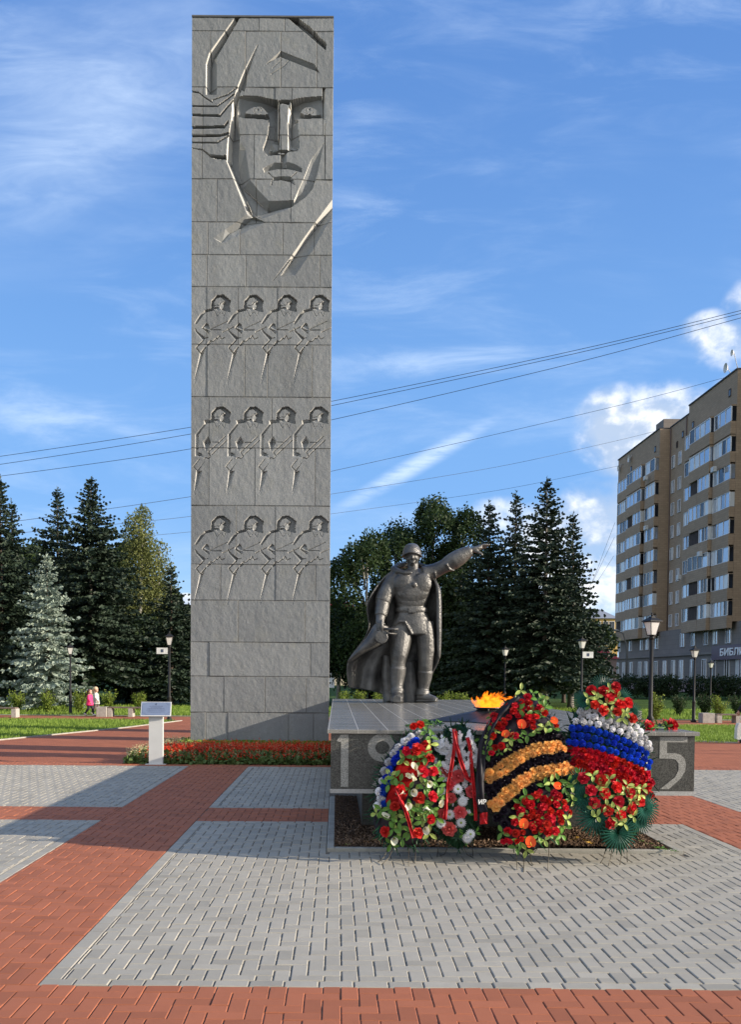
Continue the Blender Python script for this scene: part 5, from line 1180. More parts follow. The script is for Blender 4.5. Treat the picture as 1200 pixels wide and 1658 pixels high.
dark_l = leaf_mat('dark_leaves', (0.012, 0.025, 0.008), (0.035, 0.06, 0.018), trans=.15); shrub_l = leaf_mat('shrub_leaves', (0.09, 0.15, 0.02), (0.26, 0.32, 0.05), trans=.35, scale=5); hedge_l = leaf_mat('hedge_leaves', (0.010, 0.022, 0.008), (0.025, 0.045, 0.014), trans=.1)

def spruce_quads(H, R, z0, rs, dens=1.0, up=.35, sparse=0.0):
    Q = []; z = z0; 
    while z < H * .985:
        t = (z - z0) / (H - z0); r0 = R * (1 - t) ** .85 * (1 if t > .06 else .75 + 4 * t) * 1.08 + .10; wv = rs.uniform(.78, 1.15); nb = int((7 + 5 * (1 - t)) * dens)
        for b in range(nb):
            if rs.rand() < sparse: continue
            az = 2 * math.pi * (b + rs.rand() * .8) / nb; r = r0 * wv * rs.uniform(.58, 1.22); zz = z + rs.uniform(-.15, .15); slope = -.42 * (1 - t) + up * max(0, t - .45) * 2; lift = .20 * (1 - t)
            n = max(3, int(r / .20)); s = (np.arange(n) + rs.rand(n)) / n; s = s[s > .12] if n > 5 else s
            ca, sa = math.cos(az), math.sin(az); d = s * r; h = zz + slope * d + lift * d * s
            P = np.stack([d * ca, d * sa, h], 1); wl = (.50 * (1 - .55 * s) * min(1, .30 + r * .33))
            for side in (-1, 1, 0, 2):
                a2 = az + side * rs.uniform(.6, 1.2) if side in (-1, 1) else az
                L_ = wl * (1 if side else .9) * rs.uniform(.7, 1.3, len(s)); dz = rs.uniform(-.45, .05, len(s)) if side < 2 else np.full(len(s), -1.3)
                ax = a2 + rs.uniform(-.3, .3, len(s)); D_ = np.stack([np.cos(ax), np.sin(ax), dz], 1); D_ /= np.linalg.norm(D_, axis=1)[:, None]; D_ = D_ * L_[:, None] * (1 if side < 2 else .7)
                w = rs.normal(size=(len(s), 3)); w[:, 2] *= .6; Wv = np.cross(D_, w); Wv /= np.linalg.norm(Wv, axis=1)[:, None] + 1e-9; Wv *= (.055 + .05 * rs.rand(len(s)))[:, None] * min(1.0, .55 + r * .25)
                A = P - Wv * .5; B = P + D_ * .55 - Wv; C = P + D_; E_ = P + D_ * .5 + Wv
                Q.append(np.stack([A, B, C, E_], 1))
        z += (.20 + .16 * (1 - t)) / dens ** .3 * (1.25 if t > .75 else 1)
    tip = []
    for i in range(14):
        zt = H - .5 + i * .04; a = rs.rand() * 6.28; tip.append([[0, 0, zt], [.03 * math.cos(a), .03 * math.sin(a), zt], [.10 * math.cos(a), .10 * math.sin(a), zt + .12], [-.01, 0, zt + .06]])
    Q.append(np.array(tip)); return np.concatenate(Q)
def trunk_mb(H, r, lean=0.0, limbs=()):
    mb = MB(); mb.tube([(lean * t * t, 0, H * t) for t in (0, .02, .25, .5, .75, 1)], [r * 1.35, r * 1.05, r * .85, r * .6, r * .35, r * .08], 10)
    for p0, p1, p2, rr in limbs: mb.tube([p0, p1, p2], [rr, rr * .65, rr * .2], 6)
    return mb
def leaves_quads(C, rs, size, nrm=None):
    n = len(C); d = rs.normal(size=(n, 3)); d[:, 2] -= .5; d /= np.linalg.norm(d, axis=1)[:, None]; w = np.cross(d, rs.normal(size=(n, 3))); w /= np.linalg.norm(w, axis=1)[:, None] + 1e-9
    L_ = (size * rs.uniform(.7, 1.3, n))[:, None]; return np.stack([C - w * L_ * .12, C + d * L_ * .5 - w * L_ * .38, C + d * L_, C + d * L_ * .5 + w * L_ * .38], 1)
def birch_tree_quads(H, R, z0, rs, ns=900, size=.17, hang=1.6, lobes=9):
    cen = []; limbs = []
    for i in range(lobes):
        t = (i + .5) / lobes; z = z0 + (H - z0) * (.18 + .77 * t); a = i * 2.4 + rs.rand(); rr = R * .55 * math.sin(math.pi * (1 - t) ** .8 * .82 + .25) * rs.uniform(.5, 1.2)
        c = np.array([rr * math.cos(a), rr * math.sin(a), z]); cen.append((c, R * rs.uniform(.42, .68) * (1 - .45 * t))); limbs.append(((0, 0, z - (H - z0) * .2), (c[0] * .5, c[1] * .5, z - .4), tuple(c), .06))
    P = []
    for i in range(ns):
        c, r = cen[rs.randint(len(cen))]; d = rs.normal(size=3); d /= np.linalg.norm(d); d[2] = abs(d[2]) * .9 + .1 * d[2]; p = c + d * r * rs.uniform(.55, 1.0) * np.array([1, 1, 1.15])
        n = rs.randint(7, 14); L_ = hang * rs.uniform(.4, 1.1); tt = np.arange(n) / n; out = np.array([d[0], d[1], 0]) * .35
        P.append(p + np.stack([out[0] * np.sqrt(tt), out[1] * np.sqrt(tt), -L_ * tt], 1) + rs.normal(scale=.06, size=(n, 3)))
    P = np.concatenate(P); return leaves_quads(P, rs, size), limbs
CACHE = {}
def tree(name, kind, px, py, Yd, R, label, group, z0=1.2, seed=1, ns=900, gmat=None, hang=1.6, tr=None, size=.17, dens=1.0, sparse=0.0):
    p = W(px, py, Yd); H = p.z; rs = np.random.RandomState(seed); root = empty(name, (p.x, p.y, -.04), label=label, cat='tree', group=group)
    if kind == 'spruce':
        Q = spruce_quads(H, R, z0, rs, dens, sparse=sparse); mb = trunk_mb(H * .97, .055 + H * .011); tm_ = tr or bark; fm_ = gmat or needle_d
    else:
        Q, limbs = birch_tree_quads(H, R, z0, rs, ns, size, hang); mb = trunk_mb(H * .9, .07 + H * .010, .2, limbs); tm_ = tr or bark_birch; fm_ = gmat or birch_l
    mb.build('trunk', tm_, root); np_obj('crown', [(Q, 0)], fm_, root); return root
GR, GL = 'trees behind the statue', 'trees behind the lawn at the left'
tree('spruce', 'spruce', 886, 773, 50, 3.5, 'tallest dark spruce right of the statue, with a pale trunk', GR, 1.7, 1, tr=bark_grey, dens=1.35)
tree('spruce', 'spruce', 929, 829, 53, 2.2, 'dark spruce with a narrow top, nearest to the apartment block', GR, 1.6, 2, tr=bark_grey, dens=1.3)
tree('spruce', 'spruce', 836, 795, 56, 3.0, 'thin sparse-topped spruce just left of the tallest one', GR, 1.5, 3, dens=1.2, sparse=.12)
tree('spruce', 'spruce', 793, 810, 51, 3.2, 'dark spruce behind the pointing hand of the statue', GR, 1.2, 4, dens=1.3)
tree('spruce', 'spruce', 948, 990, 57, 1.9, 'low dark spruce in front of the yellow building', GR, 1.2, 5, dens=1.2)
tree('spruce', 'spruce', 745, 880, 60, 3.0, 'dark spruce hidden between the birches and the pointing arm', GR, .8, 6, dens=1.2)
tree('birch', 'birch', 699, 798, 58, 3.6, 'tall weeping birch above the helmet of the statue', GR, 1.5, 7, 1700)
tree('birch', 'birch', 746, 812, 57, 2.7, 'weeping birch between the tallest birch and the spruces', GR, 1.5, 8, 1200)
tree('birch', 'birch', 640, 839, 58, 3.0, 'weeping birch just left of the statue head', GR, 1.2, 9, 1400)
tree('birch', 'birch', 592, 856, 55, 2.9, 'round weeping birch left of the statue, against the open sky', GR, 1.0, 10, 1500)
tree('birch', 'birch', 549, 962, 60, 2.5, 'small birch close beside the stele', GR, .8, 11, 1000)
for i, (px, py, yd, R) in enumerate(((600, 985, 62, 4.2), (680, 960, 64, 4.5), (760, 960, 66, 4.5), (850, 960, 66, 4.0), (915, 985, 64, 3.6), (640, 1040, 53, 3.4), (730, 1045, 54, 3.6), (820, 1050, 58, 3.4))):
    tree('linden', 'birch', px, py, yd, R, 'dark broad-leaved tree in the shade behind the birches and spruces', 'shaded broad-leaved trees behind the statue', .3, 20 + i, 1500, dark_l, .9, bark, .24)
tree('spruce', 'spruce', 0, 770, 47, 3.0, 'dark spruce cut by the left edge of the picture', GL, 1.0, 31, dens=1.3)
tree('spruce', 'spruce', 19, 808, 58, 2.6, 'narrow dark spruce second from the left edge', GL, 1.0, 32, dens=1.2, sparse=.1)
tree('spruce', 'spruce', 93, 789, 58, 3.5, 'dark spruce behind the silvery one', GL, 1.0, 33, dens=1.25, sparse=.08)
tree('spruce', 'spruce', 147, 773, 50, 3.9, 'biggest dark spruce left of the stele', GL, 2.0, 34, dens=1.45, tr=bark_grey)
tree('spruce', 'spruce', 277, 916, 52, 2.3, 'slim dark spruce nearest to the stele', GL, .9, 35, dens=1.2)
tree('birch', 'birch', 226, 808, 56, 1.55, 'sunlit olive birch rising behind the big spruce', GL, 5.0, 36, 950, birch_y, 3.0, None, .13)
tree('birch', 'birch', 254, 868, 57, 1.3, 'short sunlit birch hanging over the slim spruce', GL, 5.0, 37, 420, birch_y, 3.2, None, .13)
tree('blue_spruce', 'spruce', 76, 896, 44, 2.1, 'silvery blue spruce standing in the sun at the left', None, .7, 38, gmat=needle_b, dens=1.35)
for i, (px, py, yd, R) in enumerate(((45, 880, 66, 4.0), (110, 900, 66, 4.5), (190, 870, 64, 4.2), (250, 950, 62, 3.6), (302, 985, 60, 2.6), (215, 1010, 55, 3.0), (-30, 900, 60, 4))):
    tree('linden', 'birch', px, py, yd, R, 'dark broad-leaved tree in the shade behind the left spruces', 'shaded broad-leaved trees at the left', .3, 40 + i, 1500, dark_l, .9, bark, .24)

def shrub(name, px, pyb, h, w, m, label, group, seed, n=1500, size=.07, spiky=True, cat='shrub', yd=None):
    g = G(px, pyb) if yd is None else W(px, pyb, yd); g.z = 0; rs = np.random.RandomState(seed); root = empty(name, (g.x, g.y, -.03), label=label, cat=cat, group=group)
    mb = MB(); P = []
    if spiky:
        for i in range(26):
            a = rs.rand() * 6.28; l = h * rs.uniform(.6, 1.05); o = w * .5 * rs.uniform(.3, 1.0); tip = np.array([o * math.cos(a), o * math.sin(a), l]); mb.tube([(0, 0, 0), tuple(tip * .5 * np.array([.7, .7, 1.05])), tuple(tip)], [.012, .008, .003], 4)
            t = rs.uniform(.22, 1.0, n // 26)[:, None]; P.append(tip[None] * t * np.concatenate([t ** .3, t ** .3, np.ones_like(t)], 1) + rs.normal(scale=.045, size=(n // 26, 3)))
    else:
        for i in range(6): mb.tube([(0, 0, 0), (rs.uniform(-.2, .2), rs.uniform(-.2, .2), h * .5)], [.03, .015], 5)
        d = rs.normal(size=(n, 3)); d /= np.linalg.norm(d, axis=1)[:, None]; P.append(d * rs.uniform(.6, 1.0, n)[:, None] * np.array([w / 2, w / 2, h / 2]) * (1 + .18 * np.sin(d[:, :1] * 7 + d[:, 1:2] * 5)) + np.array([0, 0, h * .55]))
    mb.build('stem', bark, root); P = np.concatenate(P); np_obj('foliage', [(leaves_quads(P, rs, size), 0)], m, root); return root
GS = 'yellow-green shrubs along the benches'
for i, (px, pyb, h, w, lab) in enumerate(((28, 1153, .95, .85, 'yellow-green shrub by the bench at the left edge'), (77, 1154, 1.0, .8, 'yellow-green shrub under the silvery spruce'), (128, 1154, 1.05, .9, 'yellow-green shrub between the left lamp and the children'),
                                     (174, 1152, 1.0, .95, 'yellow-green shrub just right of the children'), (226, 1152, .95, .7, 'yellow-green shrub behind the top of the plaque'), (1062, 1166, 1.1, .7, 'yellow-green shrub beside the big lamp post'), (1165, 1166, 1.0, .75, 'yellow-green shrub behind the right-hand benches'),
                                     (560, 1152, 1.0, .8, 'yellow-green shrub beside the right edge of the stele'), (582, 1152, 1.0, .8, 'yellow-green shrub behind the hem of the cape'), (612, 1153, .95, .6, 'yellow-green shrub seen between hem and boots'), (722, 1154, 1.0, .9, 'yellow-green shrub right of the statue boots'), (748, 1154, 1.0, .9, 'yellow-green shrub left of the flame'), (975, 1160, .9, .7, 'yellow-green shrub between the two big wreaths'))):
    shrub('shrub', px, pyb, h, w, shrub_l, lab, GS, 60 + i)
for i, (px, lab) in enumerate(((1100, 'darker green shrub left of the right-hand lamp'), (1142, 'darker green shrub behind the concrete planter at the right'), (1195, 'darker green shrub at the right edge'))): shrub('shrub', px, 1158, 1.0, 1.0, birch_l, lab, 'darker shrubs at the right', 80 + i)
for i, (px, wd) in enumerate(((1020, 2.6), (1055, 2.6), (1082, 2.2), (1132, 2.8), (1165, 2.6), (1196, 3.0))):
    shrub('hedge_shrub', px, 1127, 1.9, wd, hedge_l, 'dark clipped shrub along the foot of the apartment block', 'clipped shrubs along the apartment block', 90 + i, 2200, .16, False, yd=78)
for i, px in enumerate((205, 222, 243, 268, 292)): shrub('hedge_shrub', px, 1133, 1.3, 1.8, dark_l, 'dark low bush in the shade behind the left lawn', 'dark low bushes at the left', 100 + i, 1200, .13, False, yd=57)

# salvia bed in front of the stele
rs = np.random.RandomState(3); leafQ, redQ, creamQ, grassQ = [], [], [], []
def spike(x, y, z, h, out, big=1.0):
    n = 9; t = np.arange(n) / n; a = rs.rand(n) * 6.28; c = np.stack([np.full(n, x), np.full(n, y), z + h * t], 1); r = (.024 * (1 - t * .7) * big)[:, None]
    d = np.stack([np.cos(a), np.sin(a), np.full(n, .5)], 1); w = np.stack([-np.sin(a), np.cos(a), np.zeros(n)], 1); out.append(np.stack([c, c + d * r - w * r * .7, c + d * r * 1.5, c + d * r + w * r * .7], 1))
for ix in np.arange(-4.12, -.12, .085):
    for iy in np.arange(18.12, 21.9, .085):
        x, y = ix + rs.uniform(-.035, .035), iy + rs.uniform(-.035, .035)
        left = -4.15 + (y - 18.1) * .10
        if x < left: continue
        if y > 20.62 and x > PX0 - .06: continue
        if y > 21.6: continue
        edge = min(x - left, 30); front = y - 18.1
        P = np.stack([x + rs.uniform(-.06, .06, 14), y + rs.uniform(-.06, .06, 14), rs.uniform(.01, .12 if y < 18.3 else .20, 14)], 1)
        back = y > 20.15 and x > -3.4 + rs.uniform(-.2, .2)
        if back: 
            P = np.stack([x + rs.uniform(-.05, .05, 16), y + rs.uniform(-.05, .05, 16), np.full(16, .0)], 1); hh = rs.uniform(.15, .32, 16); w_ = .006
            grassQ.append(np.stack([P - [w_, 0, 0], P + [w_, 0, 0], P + np.stack([rs.uniform(-.04, .04, 16) + w_ * .3, rs.uniform(-.04, .04, 16), hh], 1), P + np.stack([rs.uniform(-.04, .04, 16), rs.uniform(-.04, .04, 16), hh], 1)], 1)); continue
        leafQ.append(leaves_quads(P, rs, .095))
        creamish = edge < .30 + rs.uniform(-.1, .1) or (y > 20.0 and x < -3.1) or y > 20.75; mixed = front < .45
        if creamish: spike(x, y, .15, rs.uniform(.14, .24), creamQ, 1.5)
        elif rs.rand() < (.55 if mixed else .85): spike(x, y, (.05 if mixed else .14) + rs.uniform(0, .05), rs.uniform(.13, .22), redQ, 1.9)
        if not creamish and rs.rand() < (.7 if mixed else .4): spike(x + .03, y + .02, .07 if mixed else .16, rs.uniform(.14, .25), creamQ, 1.0)
sal_g = leaf_mat('salvia_leaves', (0.07, 0.12, 0.03), (0.15, 0.22, 0.07), trans=.25, scale=8); sal_r = leaf_mat('salvia_red', (0.55, 0.02, 0.012), (0.90, 0.11, 0.03), trans=.3, scale=8); sal_c = leaf_mat('salvia_cream', (0.50, 0.42, 0.22), (0.80, 0.72, 0.38), trans=.3, scale=8)
gr_blade = leaf_mat('grass_blades', (0.13, 0.21, 0.03), (0.26, 0.36, 0.06), trans=.3, scale=2)
o = np_obj('flower_bed', [(np.concatenate(leafQ), 0), (np.concatenate(redQ), 1), (np.concatenate(creamQ), 2), (np.concatenate(grassQ), 3)], [sal_g, sal_r, sal_c, gr_blade]); tag(o, 'bed of red and cream salvias planted in front of the stele', 'flower bed', kind='stuff')
sheet('soil', [(-4.2, 18.08), (-.12, 18.08), (-.12, 20.72), (-3.2, 20.72), (-3.2, 21.7), (-3.85, 21.7)], 0.012, soil_m)
# grass blades on the lawns
def blades(n, sampler, hmin, hmax, wd):
    P = []
    while len(P) < n:
        p = sampler()
        if p is not None: P.append(p)
    P = np.array(P); P = np.concatenate([P, np.full((n, 1), -.01)], 1); a = rs.rand(n) * 6.28; w = np.stack([np.cos(a), np.sin(a), 0 * a], 1) * wd; h = np.stack([rs.uniform(-.03, .03, n), rs.uniform(-.03, .03, n), rs.uniform(hmin, hmax, n)], 1)
    return np.stack([P - w, P + w, P + h + w * .2, P + h - w * .2], 1)
slope_l = (gl2 - gl0); 
def s_left():
    x = rs.uniform(-19, -6.2); y = rs.uniform(24.0, 35.5); lim = gl0.y + (x - gl0.x) * slope_l.y / slope_l.x
    return (x, y) if y > lim + .05 else None
def s_right(): return (rs.uniform(9, 19), rs.uniform(gr1.y + .1, 34.5))
def s_back(): return (rs.uniform(-22, 26), 38.95 + 12 * rs.rand() ** 1.6)
Q = np.concatenate([blades(26000, s_left, .03, .09, .012), blades(20000, s_right, .03, .09, .012), blades(30000, s_back, .05, .14, .02)])
o = np_obj('grass', [(Q, 0)], gr_blade); tag(o, 'short mown grass of the sunlit lawns beyond the red paving', 'grass', kind='stuff')

# ================================================================== INFORMATION PLAQUE
pl_m = mat('plaque_paint', (0.62, 0.62, 0.60), .5, .05, 3); pl_blue = mat('plaque_face', (0.15, 0.19, 0.28), .35, .06, 3); pl_ink = mat('plaque_ink', (0.07, 0.09, 0.15), .5)
pc = G(253, 1237); plaque = empty('information_stand', (pc.x, pc.y, 0), label='pale information stand with a slanted blue-grey plaque at the corner of the flower bed', cat='sign')
mb = MB(); mb.cbox(-.135, .135, -.05, .05, .0, 1.0, .004); mb.box(-.20, .20, -.1, .1, -.02, .012); mb.build('pedestal', pl_m, plaque)
pan = MB(); pan.cbox(-.29, .29, -.18, .18, -.012, .012, .004); po = pan.build('panel', pl_m, plaque); po.location = (.0, -.02, 1.075); po.rotation_euler = (math.radians(48), math.radians(0), math.radians(7))
mb = MB(); mb.box(-.275, .275, -.165, .165, .0125, .0145); f_ = mb.build('face_plate', pl_blue, po)
mb = MB()
for sx in (-1, 1):
    for sy in (-1, 1):
        pts = [(sx * (.262 - .07 * math.cos(a)), sy * (.152 - .05 * math.sin(a)), .0150) for a in [math.pi / 2 * q / 6 for q in range(7)]]; mb.tube(pts, .0018, 4)
for a, b in (((-.19, .155), (.19, .155)), ((-.19, -.155), (.19, -.155)), ((-.265, .1), (-.265, -.1)), ((.265, .1), (.265, -.1))): mb.tube([(a[0], a[1], .015), (b[0], b[1], .015)], .0018, 4)
mb.ball((0, .115, .015), (.022, .026, .003), 10, 4)
for y, L_, h in ((.068, .13, .007), (.052, .13, .007), (.025, .10, .010), (.005, .165, .010), (-.018, .17, .006), (-.045, .185, .006), (-.06, .15, .006), (-.085, .17, .006), (-.105, .10, .006)):
    x = -L_
    while x < L_:
        wd_ = ru(.012, .035); mb.box(x, min(L_, x + wd_), y - h / 2, y + h / 2, .0146, .0156); x += wd_ + .006
mb.build('inscription', pl_ink, f_)
# ================================================================== LAMP POSTS
iron = mat('black_iron', (0.014, 0.014, 0.014), .6, .2, 10, spec=.3); opal = mat('opal_glass', (0.80, 0.80, 0.78), .25, .04, 4, trans=.35)
def make_lamp(H):
    r = empty('street_lamp'); k_ = H / 3.3; mb = MB()
    mb.lathe([(.12, 0), (.12, .05), (.075, .09), (.07, .82 * k_), (.082, .86 * k_), (.075, .90 * k_), (.048, .94 * k_), (.040, H - .57)], 14); mb.lathe([(.05, H - .60), (.065, H - .57), (.045, H - .52)], 12); mb.build('pole', iron, r)
    def sq(w, z): return [(x * w, y * w, z) for x, y in ((-1, -1), (1, -1), (1, 1), (-1, 1))]
    mb = MB(); mb.rings([sq(.068, H - .50), sq(.128, H - .20)], smooth=False); g = mb.build('lamp_glass', opal, r)
    mb = MB()
    for x, y in ((-1, -1), (1, -1), (1, 1), (-1, 1)): mb.tube([(x * .070, y * .070, H - .51), (x * .131, y * .131, H - .195)], .009, 5)
    for w_, z in ((.070, H - .505), (.131, H - .20)):
        for a, b in zip(sq(w_, z), sq(w_, z)[1:] + sq(w_, z)[:1]): mb.tube([a, b], .011, 5)
    mb.rings([sq(.172, H - .195), sq(.165, H - .175), sq(.085, H - .115), sq(.06, H - .105), sq(.045, H - .07)], smooth=False); mb.lathe([(.02, H - .08), (.035, H - .05), (.015, H - .03), (.028, H - .01), (.004, H + .02)], 8)
    mb.tube([(-.07, 0, H - .51), (.07, 0, H - .51)], .012, 5); mb.tube([(0, -.07, H - .51), (0, .07, H - .51)], .012, 5)
    mb.build('lantern_frame', iron, r); return r
lamp0 = make_lamp(3.3); first = [True]
def lamp(px, pyb, pyt, label, rz=.0, xy=None, Hs=None):
    o = lamp0 if first[0] else copy_tree(lamp0); first[0] = False
    if xy: g = Vector((xy[0], xy[1], 0)); H = 3.3
    else: g = G(px, pyb); H = W(px, pyt, g.y).z
    o.location = (g.x, g.y, -.01); o.scale = (H / 3.3,) * 3; o.rotation_euler = (0, 0, rz); tag(o, label, 'street lamp', 'black lantern lamp posts'); return o
lamp(1052, 1223, 992, 'big black lantern lamp post right behind the platform', .35)
la = lamp(114, 1156.5, 1041, 'black lantern lamp post in front of the silvery spruce', .3)
lb = lamp(274, 1166, 1022, 'black lantern lamp post with a white sign, left of the stele', .2)
lc = lamp(817, 1150, 1045, 'black lantern lamp post behind the flame', .4)
ld = lamp(941, 1156, 1030, 'black lantern lamp post with a pale sign, under the spruces', .3)
lamp(1123, 1168, 1045, 'black lantern lamp post next to the concrete planter at the right', .2)
lamp(1150, 1150, 1068, 'small distant lantern lamp post near the shop sign', .2)
lamp(0, 0, 0, 'black lantern lamp post outside the picture, nearer one on the right', .2, (13.6, 20.9)); lamp(0, 0, 0, 'black lantern lamp post outside the picture, farther one on the right', .2, (16.2, 21.4))
sign_w = mat('sign_white', (0.78, 0.78, 0.76), .4)
for base, px, x0, x1, y0, y1, lab in ((lb, 274, 253.5, 271.5, 1048.5, 1058.5, 'small white sign with a dark square fixed to the left lamp post'), (ld, 941, 943.5, 961, 1055, 1065, 'small pale sign fixed to the lamp post under the spruces')):
    Yl = base.location.y - .06; a, b = W(x0, y1, Yl), W(x1, y0, Yl); r = empty('sign', a, label=lab, cat='sign'); mb = MB(); mb.box(0, b.x - a.x, -.008, .008, 0, b.z - a.z); mb.build('sign_plate', sign_w, r)
    mb = MB(); wq = b.x - a.x; hq = b.z - a.z; mb.box(wq * .38, wq * .62, -.011, -.0085, hq * .25, hq * .75); mb.build('pictogram', pl_ink, r)
    mb = MB(); xx = (b.x - a.x) if x0 < px else 0; dx = base.location.x - (a.x + xx); mb.tube([(xx, 0, hq * .3), (xx + dx, .06, hq * .3)], .01, 5); mb.tube([(xx, 0, hq * .8), (xx + dx, .06, hq * .8)], .01, 5); mb.build('sign_bracket', iron, r)
# tall curved street light by the apartment block
g = W(1014, 1118, 80); r = empty('street_light', (g.x, g.y, -.05), label='tall grey curved street light in front of the apartment block', cat='street light')
mb = MB(); zt = W(1014, 1042, 80).z; e = W(994, 1019.5, 80); mb.tube([(0, 0, 0), (0, 0, zt - .6), (-.05, 0, zt), (-.35, 0, e.z - .25), (e.x - g.x + .3, 0, e.z - .02)], [.11, .09, .07, .05, .045], 10); mb.build('pole', mat('grey_pole', (.09, .09, .09), .6), r)
mb = MB(); mb.ball((e.x - g.x + .1, 0, e.z), (.42, .16, .10), 12, 6); mb.build('lamp_head', mat('lamp_head', (.2, .2, .2), .5), r)
# ================================================================== BENCHES
conc = mat('bench_concrete', (0.40, 0.38, 0.34), .85, .15, 10, .5, 60); wood = mat('bench_wood', (0.16, 0.12, 0.09), .7, .3, 10)
def bench(pxs, px_board, pyb, label, pyt):
    g = G(sum(pxs) / len(pxs), pyb); r = empty('bench', (g.x, g.y, 0), label=label, cat='bench', group='concrete and timber benches'); hh = W(pxs[0], pyt, g.y).z
    for p in pxs: x = W(p, pyb, g.y).x - g.x; mb = MB(); mb.cbox(x - .09, x + .09, -.22, .22, -.02, hh - .05, .01); mb.build('leg', conc, r)
    a, b = W(px_board[0], pyb, g.y).x - g.x, W(px_board[1], pyb, g.y).x - g.x
    mb = MB(); mb.cbox(a, b, -.22, .22, hh - .048, hh, .006); mb.build('seat', wood, r)
bench([179.5, 213], (176, 242), 1159, 'bench with a dark seat between the children and the plaque', 1144)
bench([25, -30], (-60, 27), 1160, 'bench at the left edge of the picture', 1145)
bench([1162, 1192], (1158, 1197), 1169, 'bench on the right, next to the concrete planter', 1155.5)
def planter(px, wpx, pyb, pyt, label):
    g = G(px, pyb); k_ = g.y / 1500; hh = W(px, pyt, g.y).z; r = empty('planter', (g.x, g.y, 0), label=label, cat='planter', group='square concrete planters'); w_ = wpx * k_ / 2
    mb = MB(); t = .05
    for (x0, x1, y0, y1) in ((-w_, w_, -w_, -w_ + t), (-w_, w_, w_ - t, w_), (-w_, -w_ + t, -w_ + t, w_ - t), (w_ - t, w_, -w_ + t, w_ - t)): mb.cbox(x0, x1, y0, y1, -.02, hh, .006)
    mb.build('planter_box', conc, r); mb = MB(); mb.box(-w_ + t, w_ - t, -w_ + t, w_ - t, .05, hh - .05); mb.build('planter_soil', soil_m, r)
planter(166, 16, 1159, 1144, 'square concrete planter just right of the children'); planter(1144, 19, 1169, 1154, 'square concrete planter beside the right-hand lamp post'); planter(1033, 9, 1164, 1150, 'square concrete planter beside the big lamp post')

